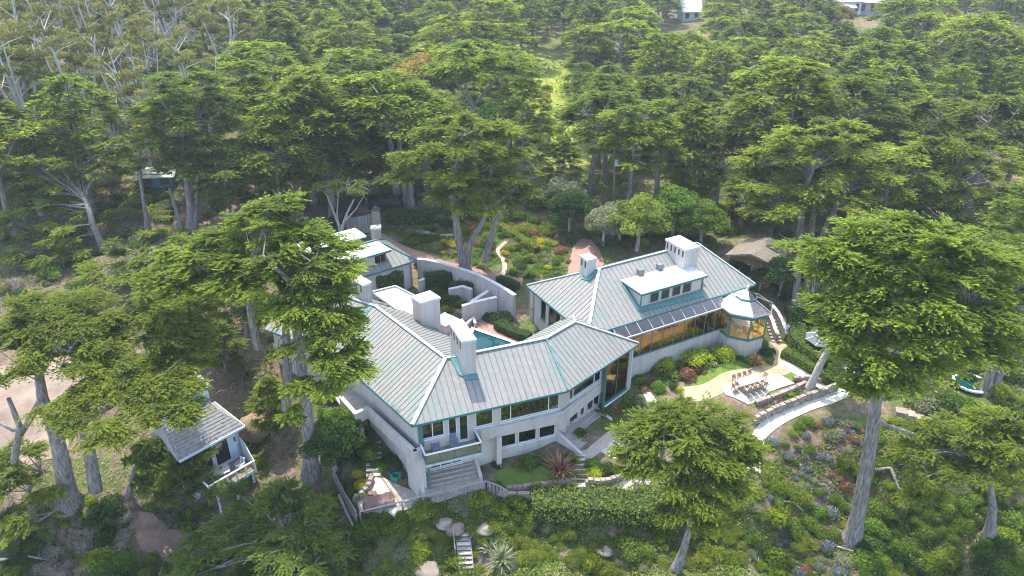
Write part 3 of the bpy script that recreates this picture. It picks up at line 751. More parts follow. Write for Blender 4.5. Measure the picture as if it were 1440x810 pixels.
facade(H, lc[0], lc[1], 2.5, EB - .08, [(sp(lc, 738.5, 437), sp(lc, 744.5, 437), 4.9, 6.9), (sp(lc, 760, 450), sp(lc, 767, 450), 4.6, 6.9), (sp(lc, 771, 455), sp(lc, 787, 460), 4.6, 6.9, 2)], frame=TEAL)
facade(H, B(.5, .5), B(LB - .5, .5), 1.0, EB - .08, mat=WOODBROWN)
facade(H, B(LB - .5, .5), B(LB - .5, 2 * WB - .5), 1.5, EB - .08, [(3, 4.2, 5, 6.8)])
facade(H, B(LB - .5, 2 * WB - .5), B(.5, 2 * WB - .5), 2.5, EB - .08)
chimney(H, [B(13.45, 2.9), B(15.25, 2.9), B(15.25, 5.85), B(13.45, 5.85)], 8.5, 12.1, vents=5)
chimney(H, [B(3.65, 5.8), B(4.7, 5.8), B(4.7, 7.0), B(3.65, 7.0)], 9.0, 12.0, vents=2)
pB = B(0, 0, EB); nBf = (B(LB, 0, EB) - pB).cross(B(rR, WB, RB) - pB).normalized()
flash(H, [(938, 352), (941, 350), (960, 377), (955, 377)], pB, nBf)
flash(H, [(815, 383), (826, 387), (838.5, 378.5), (839, 384), (830, 396), (818, 393)], *(lambda p, q, r: (p, (q - p).cross(r - p).normalized()))(B(0, 2 * WB, EB), B(0, 0, EB), B(rL, WB, RB)))
for s in (8.85, 11.3):
    m = MB(); p = B(s, 3.95); m.box((p.x, p.y, Bz(3.95) + .3), (.62, .5, .8), R(29)); m.build('roof_vent', SEAM, H)
# dormer with flat white roof
ds0, ds1, dw0 = 6.75, 14.45, 1.05
dorm = MB(); zt = 9.75
dorm.hexa([B(ds0, dw0, Bz(dw0) - .2), B(ds1, dw0, Bz(dw0) - .2), B(ds1, 3.6, 9.0), B(ds0, 3.6, 9.0)], [B(ds0, dw0, zt), B(ds1, dw0, zt), B(ds1, 3.6, zt), B(ds0, 3.6, zt)])
dorm = dorm.build('dormer', STUCCO, H)
m = MB(); m.hexa([B(ds0 - .25, dw0 - .35, zt), B(ds1 + .25, dw0 - .35, zt), B(ds1 + .25, 4.1, zt), B(ds0 - .25, 4.1, zt)], [B(ds0 - .25, dw0 - .35, zt + .16), B(ds1 + .25, dw0 - .35, zt + .16), B(ds1 + .25, 4.1, zt + .16), B(ds0 - .25, 4.1, zt + .16)]); m.build('flat_roof', FLATROOF, dorm)
m = MB(); m.bar(B(ds0 - .3, dw0 - .39, zt + .04), B(ds1 + .3, dw0 - .39, zt + .04), .06, .2); m.bar(B(ds0 - .29, dw0 - .36, zt + .04), B(ds0 - .29, 4.1, zt + .04), .06, .2); m.build('fascia', TEAL, dorm)
m = MB()
for s in (ds0, ds1): m.bar(B(s, dw0 - .06, Bz(dw0)), B(s, dw0 - .06, zt - .02), .12, .1)
m.build('corner_trim', TEAL, dorm)
flash(H, [(901, 433), (988, 410), (990, 417), (901, 440)], pB, nBf)
flash(H, [(874, 402), (878, 403), (903, 436), (897, 438)], pB, nBf)
for px0, px1 in ((915, 926.5), (930, 941), (945, 956), (959, 970.5)):
    a, b = B(0, dw0), B(10, dw0); s0, s1 = sp((a, b), px0, 415), sp((a, b), px1, 410)
    m = MB()
    for x0, x1, y0, y1 in ((s0, s1, 8.42, 8.48), (s0, s1, 9.34, 9.4), (s0, s0 + .06, 8.48, 9.34), (s1 - .06, s1, 8.48, 9.34)):
        m.prism([B(x0, dw0 - .05), B(x1, dw0 - .05), B(x1, dw0 + .02), B(x0, dw0 + .02)], y0, y1)
    m.build('window_frame', TEAL, dorm)
    m = MB(); m.prism([B(s0 + .06, dw0 - .025), B(s1 - .06, dw0 - .025), B(s1 - .06, dw0 - .012), B(s0 + .06, dw0 - .012)], 8.48, 9.34); m.build('window_pane', DARK, dorm)
# ---- conservatory
cw, cz, cb = -1.1, 6.82, 4.28
s0 = sp((B(0, cw), B(10, cw)), 870, 490); s1 = sp((B(0, cw), B(10, cw)), 1021, 440)
s0c, s1c = s0, s1
m = MB(); m.prism([B(s0, cw), B(s1 + .8, cw), B(s1 + .8, cw + .3), B(s0, cw + .3)], 1.0, cb); cons = m.build('conservatory', STUCCO, H)
m = MB(); m.prism([B(s0, cw + .3), B(s1 + .8, cw + .3), B(s1 + .8, .5), B(s0, .5)], cb - .5, cb - .3); m.build('floor', WOODBROWN, cons)
m = MB(); m.bar(B(s0, cw + .1, cb + .06), B(s1, cw + .1, cb + .06), .26, .12); m.build('sill', TEAL, cons)
m = MB(); m.bar(B(s0, cw, cz), B(s1 + .1, cw, cz), .14, .16); m.build('eave_rail', RIDGE, cons)
nb_ = 10
for k in range(nb_ + 1):
    s = s0 + (s1 - s0) * k / nb_
    m = MB(); m.bar(B(s, cw + .08, cb + .1), B(s, cw + .08, cz - .05), .07, .09); m.build('mullion', TEAL, cons)
    if k % 1 == 0:
        m = MB(); m.bar(B(s, cw, cz + .05), B(s, .0, EB - .08), .08, .08); m.build('rafter', RIDGE, cons)
    if k < nb_:
        t = s0 + (s1 - s0) * (k + 1) / nb_
        m = MB(); m.prism([B(s + .05, cw + .07), B(t - .05, cw + .07), B(t - .05, cw + .09), B(s + .05, cw + .09)], cb + .1, cz - .08); m.build('glass_pane', BRONZE, cons)
        m = MB(); m.hexa([B(s + .05, cw, cz + .03), B(t - .05, cw, cz + .03), B(t - .05, -.02, EB - .1), B(s + .05, -.02, EB - .1)], [B(s + .05, cw, cz + .05), B(t - .05, cw, cz + .05), B(t - .05, -.02, EB - .08), B(s + .05, -.02, EB - .08)])
        m.build('roof_pane', ROOFGL, cons)
# ---- octagonal pavilion
GC = at(1047.5, 428, 6.85).xy; GCx, GCy = GC
def oct_(r, k, z=None, rot=-90.0):
    a = R(rot + 45 * k); p = V2(GCx + r * math.cos(a), GCy + r * math.sin(a)); return p if z is None else Vector((p.x, p.y, z))
m = MB(); m.prism([oct_(2.5, k) for k in range(8)], 1.0, 4.05); pav = m.build('pavilion', STUCCO, H)
m = MB(); m.prism([oct_(2.46, k) for k in range(8)], 4.053, 4.1); m.build('floor', WOODFLOOR, pav)
for k in range(8):
    m = MB(); m.bar(oct_(2.5, k, 4.1), oct_(2.5, k + 1, 4.1), .16, .18); m.build('sill', TEAL, pav)
    m = MB(); m.bar(oct_(2.55, k, 6.62), oct_(2.55, k + 1, 6.62), .14, .44); m.build('header', TEAL, pav)
    m = MB(); m.bar(oct_(2.78, k, 6.88), oct_(2.78, k + 1, 6.88), .12, .14); m.build('eave_rail', RIDGE, pav)
    m = MB(); m.bar(oct_(2.5, k, 4.1), oct_(2.5, k, 6.6), .12, .12); m.build('post', TEAL, pav)
    m = MB(); a, b = oct_(2.48, k), oct_(2.48, k + 1); m.bar(z3(a.lerp(b, .04), 5.3), z3(a.lerp(b, .96), 5.3), .02, 2.2); m.build('glass_pane', CLEARGL, pav)
    m = MB(); A_, B_, C_, D_ = oct_(2.8, k, 6.93), oct_(2.8, k + 1, 6.93), oct_(.95, k + 1, 7.72), oct_(.95, k, 7.72); ww = Vector((0, 0, .05))
    m.hexa([A_, B_, C_, D_], [A_ + ww, B_ + ww, C_ + ww, D_ + ww]); m.build('roof_segment', FLATROOF if k in (4, 5, 6, 7) else ROOFGL, pav)
    m = MB(); m.bar(oct_(2.8, k, 7.0), oct_(.95, k, 7.79), .07, .07); m.build('rafter', RIDGE, pav)
    m = MB(); m.bar(oct_(1.05, k, 7.78), oct_(1.05, k + 1, 7.78), .12, .2); m.build('cupola_rim', TEAL, pav)
    m = MB(); m.hexa([oct_(1.05, k, 7.88), oct_(1.05, k + 1, 7.88), oct_(.05, k + 1, 8.6), oct_(.05, k, 8.6)], [oct_(1.05, k, 7.92), oct_(1.05, k + 1, 7.92), oct_(.05, k + 1, 8.66), oct_(.05, k, 8.66)]); m.build('cupola_segment', FLATROOF if k in (4, 5, 6, 7) else ROOFGL, pav)
m = MB(); m.tube([(GCx, GCy, 8.55), (GCx, GCy, 8.75), (GCx, GCy, 8.95), (GCx, GCy, 9.1)], [.05, .17, .15, .02], 8); m.build('finial', CAPM, pav)

# ================================================================== gatehouse
GH = thing('gatehouse', 'small white building with flat roofed dormers and an ivy panel beside the wooden gate', 'building', (-14, 72, 3.5))
ga, gb = V2(*at(500, 392, 7).xy), V2(*at(585, 366, 7).xy)
ug = (gb - ga).normalized(); ng = V2(-ug.y, ug.x); ga = gb - ug * 11.5
def GQ(s, w, z=None):
    p = ga + ug * s + ng * w; return p if z is None else Vector((p.x, p.y, z))
gw = 3.6; gz, gr = 7.0, 9.0
roof_plane(GH, [GQ(0, 0, gz), GQ(11.5, 0, gz), GQ(8.6, gw, gr), GQ(0, gw, gr)], GQ(0, 0, gz), GQ(11.5, 0, gz), .6)
roof_plane(GH, [GQ(11.5, 0, gz), GQ(11.5, 2 * gw, gz), GQ(8.6, gw, gr)], GQ(11.5, 0, gz), GQ(11.5, 2 * gw, gz), .6)
roof_plane(GH, [GQ(11.5, 2 * gw, gz), GQ(0, 2 * gw, gz), GQ(0, gw, gr), GQ(8.6, gw, gr)], GQ(11.5, 2 * gw, gz), GQ(0, 2 * gw, gz), .8)
cap_line(GH, [GQ(0, gw, gr), GQ(8.6, gw, gr), GQ(11.5, 0, gz)], .2, mat=TEAL); cap_line(GH, [GQ(8.6, gw, gr), GQ(11.5, 2 * gw, gz)], .2, mat=TEAL)
facade(GH, GQ(0, .4), GQ(11.1, .4), 2.6, gz - .1); facade(GH, GQ(11.1, .4), GQ(11.1, 2 * gw - .4), 3, gz - .1); facade(GH, GQ(11.1, 2 * gw - .4), GQ(0, 2 * gw - .4), 3, gz - .1); facade(GH, GQ(0, 2 * gw - .4), GQ(0, .4), 3, gz - .1)
m = MB(); m.prism([GQ(1.0, .9), GQ(8.3, .9), GQ(8.3, 4.2), GQ(1.0, 4.2)], 7.2, 8.75); gd = m.build('dormer', STUCCO, GH)
m = MB(); m.prism([GQ(.7, .5), GQ(8.7, .5), GQ(8.7, 4.0), GQ(.7, 4.0)], 8.75, 8.95); m.build('flat_roof', FLATROOF, gd)
m = MB(); m.prism([GQ(.7, 4.6), GQ(7.9, 4.6), GQ(7.9, 7.4), GQ(.7, 7.4)], 9.2, 9.4); m.build('flat_roof', FLATROOF, gd)
m = MB(); m.prism([GQ(1, 4.8), GQ(7.2, 4.8), GQ(7.2, 6.8), GQ(1, 6.8)], 8.0, 9.2); m.build('clerestory', STUCCO, gd)
m = MB(); m.bar(GQ(.65, .45, 8.8), GQ(8.75, .45, 8.8), .06, .22); m.build('fascia', TEAL, gd)
for k in range(6):
    m = MB(); m.prism([GQ(1.2 + k, 4.75), GQ(2.05 + k, 4.75), GQ(2.05 + k, 4.79), GQ(1.2 + k, 4.79)], 8.5, 9.1); m.build('window_pane', CLEARGL, gd)
s0 = sp((GQ(0, .9), GQ(8, .9)), 526, 358); s1 = sp((GQ(0, .9), GQ(8, .9)), 542, 356)
for k in range(2):
    m = MB(); q = s0 + (s1 - s0) * k / 2; r_ = s0 + (s1 - s0) * (k + 1) / 2
    m.prism([GQ(q + .04, .84), GQ(r_ - .04, .84), GQ(r_ - .04, .89), GQ(q + .04, .89)], 7.65, 8.5); m.build('window_pane', BRONZE, gd)
m = MB(); m.prism([GQ(s0 - .08, .82), GQ(s1 + .08, .82), GQ(s1 + .08, .9), GQ(s0 - .08, .9)], 7.5, 7.63); m.build('sill', TEAL, gd)
chimney(GH, [V2(p.x, p.y) for p in (lambda c: [c + V2(-.55, -.45), c + V2(.55, -.25), c + V2(.45, .75), c + V2(-.6, .55)])(V2(*at(530, 335, 6.4).xy))], 4.5, 7.9)
# ================================================================== paths, lawns, court
drape('front_path', G((528,672),(537,674),(548,690),(567,718),(556,728),(505,718),(502,706),(516,694)), CONC, .07)
drape('stone_terrace', G((537,672),(563,684),(590,695),(675,678),(690,682),(684,688),(620,706),(568,719),(549,690)), FLAG, .10)
drape('stone_landing', G((817,640),(866,600),(884,603),(845,636),(829,648)), STEPSTONE, .09)
drape('front_path', G((844,635),(884,602),(892,606),(871,648),(858,644)), CONC, .08)
drape('front_path', G((806,680),(828,680),(829,687),(856,688),(884,670),(893,664),(905,682),(884,694),(855,692),(806,690)), CONC, .08)
drape('garden_path', strip(smooth_line(G((1060,662),(1062,635),(1070,610),(1095,590),(1130,573),(1165,562),(1190,551))), 1.15), CONC, .07)
drape('garden_path', G((902,550),(915,553),(925,567),(910,566)), CONC, .07)
drape('tan_path', strip(smooth_line(G((960,556),(1000,548),(1030,532),(1065,526),(1098,517),(1104,508),(1096,494),(1094,483))), 1.9), GRAVEL, .06)
drape('tan_path', strip(smooth_line(G((1098,510),(1120,522),(1150,540),(1165,552))), 1.0), CONC, .09)
drape('patio', G((1012,545),(1030,536),(1070,528),(1096,527),(1118,540),(1098,546),(1082,552),(1068,566),(1052,570),(1036,562),(1020,556)), PALEFLAG, .10)
drape('lawn', G((966,541),(985,528),(1004,517),(1030,506),(1052,513),(1085,508),(1097,517),(1078,524),(1032,529),(1000,540),(980,546)), MATS.get('lawn') or mottled('lawn', [(0.25, (0.065, 0.115, 0.014)), (0.7, (0.125, 0.19, 0.026))], 1.6, 0.95, 0.8, 40), .05)
LAWN = MATS['lawn']
drape('lawn', G((1101,524),(1112,521),(1122,530),(1118,538),(1104,533)), LAWN, .05)
drape('lawn', G((1060,560),(1085,550),(1112,545),(1095,556),(1060,573),(1050,570)), LAWN, .04)
drape('lawn', G((692,676),(700,662),(750,655),(800,668),(808,678),(760,682),(715,686)), LAWN, .06)
drape('brick_path', strip(smooth_line(G((525,328),(545,342),(570,353),(598,364),(625,374),(655,381),(688,389),(715,395),(735,396))), 1.7), BRICKPAVE, .07)
drape('brick_path', G((797,392),(801,372),(806,345),(818,336),(832,338),(843,352),(850,372),(838,380),(815,388)), BRICKPAVE, .08)
drape('driveway', G((452,345),(462,318),(482,296),(520,300),(600,302),(640,306),(640,298),(600,290),(500,286),(440,290),(430,330)), ASPHALT, .05)
drape('sand_drive', G((-60,660),(-50,520),(60,508),(140,486),(150,508),(110,545),(100,590),(95,640),(40,655)), SAND, .05)
drape('dirt_clearing', G((182,735),(190,718),(215,722),(235,745),(268,750),(274,765),(230,785),(200,775)), DIRT, .05)
drape('dirt_path', strip(smooth_line(G((335,238),(345,262),(340,285),(325,300),(290,318))), 2.4), DIRT, .05)
drape('stone_path', strip(smooth_line(G((712,340),(700,352),(707,364),(710,376),(706,388))), .55), FLAG, .05)
drape('stone_path', strip(smooth_line(G((575,324),(600,327),(625,331),(650,329))), .55), FLAG, .05)
# court floor and pool
CZ = 3.42
courtP = [(-9.5, 68), (-11, 60), (-6, 56.2), (-3.4, 54), (1, 55.6), (4.6, 58.3), (.2, 63.6), (-1.5, 66), (-6, 69.5)]
m = MB(); m.prism(courtP, 2.0, CZ); tag(m.build('court_paving', BRICKPAVE), kind='structure')
poolP = [V2(*at(x, y, CZ).xy) for x, y in ((663, 461), (722, 481), (745, 500), (700, 520), (655, 495))]
pc = sum(poolP, V2(0, 0)) / 5
m = MB(); m.prism([pc + (p - pc) * 1.0 for p in poolP], CZ - .5, CZ + .03); tag(m.build('pool_water', WATER), kind='structure')
band(thing('pool_coping', 'pale brick rim round the turquoise swimming pool', 'pool rim', (pc.x, pc.y, CZ)), poolP[::-1] + [poolP[-1]], CZ + .002, CZ + .08, .3, 'rim', BRICKPAVE)

def wall_px(name, label, px, z, top, th=.35, mat=None, cat='wall', base=1.0, closed=False, cope=True):
    P = [V2(*at(x, y, z).xy) for x, y in px]; w = thing(name, label, cat, (P[0].x, P[0].y, z))
    Lp = [off2(P[i], P[i + 1], th) for i in range(len(P) - 1)]
    Q = [Lp[0][0]] + [isec(Lp[i], Lp[i + 1]) for i in range(len(Lp) - 1)] + [Lp[-1][1]]
    tops = top if isinstance(top, (list, tuple)) else [top] * len(P)
    m = MB(); c = MB()
    for i in range(len(P) - 1):
        m.hexa([z3(P[i], z - base), z3(P[i + 1], z - base), z3(Q[i + 1], z - base), z3(Q[i], z - base)], [z3(P[i], tops[i]), z3(P[i + 1], tops[i + 1]), z3(Q[i + 1], tops[i + 1]), z3(Q[i], tops[i])])
        d = (P[i + 1] - P[i]).normalized(); n = V2(-d.y, d.x) * .04
        c.hexa([z3(P[i] - n, tops[i] + .003), z3(P[i + 1] - n, tops[i + 1] + .003), z3(Q[i + 1] + n, tops[i + 1] + .003), z3(Q[i] + n, tops[i] + .003)], [z3(P[i] - n, tops[i] + .07), z3(P[i + 1] - n, tops[i + 1] + .07), z3(Q[i + 1] + n, tops[i + 1] + .07), z3(Q[i] + n, tops[i] + .07)])
    m.build('wall_body', mat or STUCCO, w)
    if cope: c.build('coping', CAPM, w)
    return w
def tops_to_base(px, ztop, zb): return [pix(Vector((*at(x, y, ztop).xy, zb))) for x, y in px]
cw_ = [(586, 365), (600, 366.5), (612, 369), (626, 373), (640, 377), (655, 381.5), (670, 387), (685, 394), (698, 401), (710, 408), (722, 416)]
GW = wall_px('garden_wall', 'long curved white wall between the pool court and the brick path', tops_to_base(cw_, 6.3, 3.3)[::1], 3.3, 6.3)
for (x0, x1, y) in ((609, 618, 385), (688, 694.5, 412)):
    pa, pb = at(x0, y, 4.6), at(x1, y, 4.6); m = MB(); m.bar((pa.x, pa.y - .15, 4.4), (pb.x, pb.y - .15, 4.4), .1, 1.8); m.build('gate_door', BLUEGREY, GW)
wall_px('court_wall', 'angular white court wall stepping down beside the pool hedge', tops_to_base([(650, 428), (672, 425), (699, 419)], 5.6, 3.3), 3.3, [5.3, 5.6, 5.6])
wall_px('court_wall', 'short white wall in front of the blue grey court door', tops_to_base([(664, 421), (688, 410)], 5.3, 3.3), 3.3, [4.9, 5.3])
wall_px('court_wall', 'white wall beneath the tumbling ivy near the gatehouse', tops_to_base([(590, 392), (612, 385), (634, 381)], 5.4, 3.3), 3.3, [5.0, 5.3, 5.4])
wall_px('court_wall', 'white wall hung with trailing vine behind the middle chimney', tops_to_base([(632, 408), (650, 404), (662, 408)], 5.0, 3.3), 3.3, 5.0)
wall_px('planter', 'low white planter box on the rim of the pool', tops_to_base([(652, 460), (665, 449), (667, 455)], 4.0, 3.3), 3.3, 4.0, th=.2, cat='planter')
w_ = thing('spa_box', 'small flat topped white box with pale teal lid in the court', 'spa', (*at(626, 452, 3.4).xy, 3.4))
p = at(626, 450, 4.4); m = MB(); m.box((p.x, p.y, 3.9), (2.0, 1.9, 1.0), R(-40)); m.build('tub', STUCCO, w_); m = MB(); m.box((p.x, p.y, 4.45), (2.1, 2.0, .1), R(-40)); m.build('lid', mottled('pale_teal_lid', [(.3, (.34, .46, .44)), (.7, (.5, .6, .58))], 2, .6, 0), w_)

# ================================================================== stairs
def stairs(name, label, A, B, z0, n, tread=.38, rise=.165, mat=None, side=None, cat='stairs'):
    """bottom nosing A->B in plan, climbing to its left"""
    t = thing(name, label, cat, (A.x, A.y, z0)); d = (B - A).normalized(); nn = V2(-d.y, d.x)
    for i in range(n):
        a, b = A + nn * tread * i, B + nn * tread * i
        m = MB(); m.prism([a, b, b + nn * (tread + .1 if i < n - 1 else tread * 3), a + nn * (tread + .1 if i < n - 1 else tread * 3)], z0 - .6, z0 + rise * (i + 1) - .0); m.build('step', mat or STEPSTONE, t)
    if side:
        for p, s in ((A, -1), (B, 1)):
            o = d * (.02 if s > 0 else -.3)
            e = p + nn * tread * n
            m = MB(); P = [p + o, p + o + d * .28, e + o + d * .28, e + o]
            m.hexa([z3(q, z0 - .8) for q in P], [z3(P[0], z0 + .35), z3(P[1], z0 + .35), z3(P[2], z0 + rise * n + side), z3(P[3], z0 + rise * n + side)]); m.build('cheek_wall', STUCCO, t)
    return t
stairs('stone_stair', 'wide stone steps climbing under the teal railed balcony', at(598, 693, 0).xy, at(674, 676, 0).xy, 0.0, 6, .36, .16, side=.2)
stairs('stone_stair', 'stone entrance steps between white cheek walls right of the facade', at(819, 640, .5).xy, at(866, 601, .5).xy, .45, 6, .52, .165, side=.45)
sA = G((808, 682), (825, 682)); stairs('garden_steps', 'narrow pale steps curving up beside the spiky red plant', V2(*sA[0].xy), V2(*sA[1].xy), sA[0].z - .05, 7, .42, .15, CONC)
sA = G((515, 672), (536, 669)); stairs('garden_steps', 'pale steps rising under the left terrace past the shrubs', V2(*sA[0].xy), V2(*sA[1].xy), sA[0].z, 7, .55, .13, CONC)
sA = G((1085, 482), (1100, 482)); stairs('garden_steps', 'steps climbing between low walls beside the glass pavilion', V2(*sA[0].xy), V2(*sA[1].xy), sA[0].z, 10, .42, .16, TANSTONE)
for lab, px in (('low curved wall on the pavilion side of the steps', [(1080, 452), (1084, 462), (1088, 474), (1091, 480)]), ('low curved wall on the hedge side of the steps', [(1082, 438), (1092, 450), (1098, 462), (1104, 478)])):
    Pw = G(*px); t = thing('stair_wall', lab, 'wall', Pw[0]); m = MB()
    for a, b in zip(Pw[:-1], Pw[1:]): m.bar(a + Vector((0, 0, .3)), b + Vector((0, 0, .3)), .3, 1.3)
    m.build('wall_body', TANSTONE, t); m = MB()
    for a, b in zip(Pw[:-1], Pw[1:]): m.bar(a + Vector((0, 0, .98)), b + Vector((0, 0, .98)), .36, .07)
    m.build('coping', CAPM, t)
# timber slope stair at the bottom
t = thing('timber_stair', 'steep timber plank stair with a handrail down the planted slope', 'stairs', gp(652, 800)); a0, a1 = gp(651, 756), gp(657, 815)
for k in range(10):
    q = a0.lerp(a1, k / 9); m = MB(); m.box((q.x, q.y, q.z + .35), (1.05, .34, .07), R(2)); m.build('tread', WOODGREY if k % 2 else CONC, t)
m = MB()
for sx in (-.56, .56): m.bar(a0 + Vector((sx, .1, .28)), a1 + Vector((sx, 0, .28)), .07, .2)
m.build('stringer', WOODGREY, t); m = MB()
m.bar(a0 + Vector((-.75, 0, 1.15)), a0.lerp(a1, .5) + Vector((-.75, 0, 1.1)), .07, .07)
for k in (0, .25, .5): q = a0.lerp(a1, k); m.bar(q + Vector((-.75, 0, 0)), q + Vector((-.75, 0, 1.13)), .07, .07)
m.build('handrail', WOODGREY, t)
# stepping blocks on the right slope
t = thing('block_steps', 'row of big tan stone blocks stepping down beneath the right cypress', 'steps', gp(1300, 595))
for k, (x, y) in enumerate([(1266, 583), (1278, 587), (1291, 592), (1303, 596), (1315, 601), (1327, 605), (1339, 610)]):
    q = gp(x, y); m = MB(); m.box((q.x, q.y, q.z + .15), (.95, .9, .7), R(-20 + 6 * math.sin(k))); m.build('stone', TANSTONE, t)

# ================================================================== stone walls built of stones
STONEV = []
for k in range(5):
    m = MB(); r = random.Random(k)
    j = lambda s: r.uniform(-s, s)
    m.hexa([(-.5 + j(.05), -.5 + j(.06), -.5 + j(.05)), (.5 + j(.05), -.5 + j(.06), -.5 + j(.05)), (.5, .5, -.5), (-.5, .5, -.5)], [(-.46 + j(.05), -.42 + j(.06), .5 + j(.06)), (.46 + j(.05), -.42 + j(.06), .5 + j(.06)), (.48, .48, .5), (-.48, .48, .5)])
    o = m.build('stone', STONE); STONEV.append(o.data); bpy.data.objects.remove(o)
STONET = []
for me in STONEV:
    c = me.copy(); c.materials.clear(); c.materials.append(TANSTONE); STONET.append(c)
def stone_wall(label, px, h, sl=.55, sh=.27, meshes=None, th=.4, name='stone_wall'):
    P = [V2(p.x, p.y) for p in smooth_line(G(*px), 5)]; t = thing(name, label, 'wall', gp(*px[0])); o0 = t.location
    L = [0]
    for a, b in zip(P[:-1], P[1:]): L.append(L[-1] + (b - a).length)
    for c in range(int(round(h / sh))):
        s = (c % 2) * -sl * .4
        while s < L[-1]:
            w = sl * random.uniform(.7, 1.35); q = min(max(s + w / 2, 0), L[-1] - .01)
            i = max(k for k in range(len(L)) if L[k] <= q); i = min(i, len(P) - 2); f = (q - L[i]) / (L[i + 1] - L[i]); p = P[i].lerp(P[i + 1], f); d = P[i + 1] - P[i]
            o = bpy.data.objects.new('stone', random.choice(meshes or STONEV)); COL.objects.link(o); o.parent = t
            g = hz(p.x, p.y)
            o.location = (p.x - o0.x + random.uniform(-.03, .03), p.y - o0.y + random.uniform(-.03, .03), g - o0.z - .1 + sh * (c + .5)); o.scale = (w * .97, th * random.uniform(.9, 1.1), sh * .96)
            o.rotation_euler = (random.uniform(-.04, .04), random.uniform(-.04, .04), math.atan2(d.y, d.x)); s += w
    return t
stone_wall('grey rubble retaining wall curving above the pale garden path', [(1061, 596), (1085, 583), (1120, 569), (1150, 558), (1172, 550)], 1.0, .6, .3)
stone_wall('dark brown rubble wall along the patio lawn edge', [(1064, 570), (1090, 560), (1115, 550), (1130, 543)], .6, .5, .3)
stone_wall('short brown rubble wall beside the leaning trunk', [(1118, 536), (1135, 534), (1152, 538)], .6, .5, .3)
stone_wall('curved tan stone planter wall beneath the round lime shrub', [(826, 682), (845, 683), (865, 679), (882, 669), (887, 662)], .8, .5, .27, STONET)
stone_wall('low tan stone edging in front of the striped red plant', [(716, 690), (735, 688), (765, 684), (790, 681), (806, 678)], .5, .6, .27, STONET)
stone_wall('reddish curved stone wall holding the golden flowers', [(499, 706), (510, 699), (518, 690), (523, 678)], .7, .45, .25, STONET)
stone_wall('tan block wall on the slope under the railing', [(706, 700), (725, 702), (755, 702)], .7, .8, .4, STONET)

# ================================================================== railings and fences
def railing(label, px, hgt, n_posts, mat=WOODGREY, cat='railing', name='railing', dz=0.0):
    P = G(*px); t = thing(name, label, cat, P[0])
    L = sum((b - a).length for a, b in zip(P[:-1], P[1:]))
    m = MB()
    for a, b in zip(P[:-1], P[1:]):
        m.bar(a + Vector((0, 0, hgt + dz)), b + Vector((0, 0, hgt + dz)), .13, .07)
    m.build('top_rail', mat, t)
    for k in range(n_posts):
        s = L * k / (n_posts - 1); i = 0
        while i < len(P) - 2 and s > (P[i + 1] - P[i]).length: s -= (P[i + 1] - P[i]).length; i += 1
        q = P[i].lerp(P[i + 1], min(1, s / (P[i + 1] - P[i]).length)); m = MB(); m.box((q.x, q.y, q.z + hgt / 2 - .15), (.12, .12, hgt + .3)); m.build('post', mat, t)
    return t
railing('long weathered railing along the front stone terrace', [(508, 733), (533, 727), (566, 719), (598, 710), (640, 700), (684, 690)], 1.05, 7)
railing('short stepped railing running down to the block wall', [(684, 690), (700, 695), (713, 703)], 1.0, 7)
P_ = G((468, 668), (478, 692), (490, 716), (503, 738)); t = thing('wooden_fence', 'grey weathered board fence left of the covered sofa', 'fence', P_[0])
for a, b in zip(P_[:-1], P_[1:]):
    k = int((b - a).length / .24)
    for i in range(k):
        q = a.lerp(b, (i + .5) / k); m = MB(); hh = 1.5 + random.uniform(-.06, .06); d = (b - a); m.box((q.x, q.y, hz(q.x, q.y) + hh / 2 - .2), (.22, .05, hh + .4), math.atan2(d.y, d.x)); m.build('plank', WOODGREY, t)
m = MB()
for a, b in zip(P_[:-1], P_[1:]): m.bar(a + Vector((.06, 0, 1.0)), b + Vector((.06, 0, 1.0)), .05, .1)
m.build('fence_rail', WOODGREY, t)
ga_, gb_ = gp(488, 330), gp(526, 327); t = thing('wooden_gate', 'grey vertical board drive gate behind the gatehouse', 'gate', ga_)
k = 22
for i in range(k):
    q = ga_.lerp(gb_, (i + .5) / k); hh = 2.3 + .45 * (i / k) ** 2; m = MB(); m.box((q.x, q.y, 5.1 + hh / 2), ((gb_ - ga_).length / k * .94, .06, hh), math.atan2((gb_ - ga_).y, (gb_ - ga_).x)); m.build('plank', WOODGREY, t)
t = thing('gate_pillar', 'stone gate pillar with a lantern cap at the end of the wooden gate', 'pillar', gb_); m = MB(); m.box((gb_.x + .5, gb_.y, 6.6), (.9, .9, 3.4)); m.build('shaft', STONE, t)
m = MB(); m.box((gb_.x + .5, gb_.y, 8.38), (1.1, 1.1, .14)); m.build('pillar_cap', SEAM, t); m = MB(); m.tube([(gb_.x + .5, gb_.y, 8.45), (gb_.x + .5, gb_.y, 8.75), (gb_.x + .5, gb_.y, 8.9)], [.25, .28, .05], 8); m.build('lantern', SEAM, t)

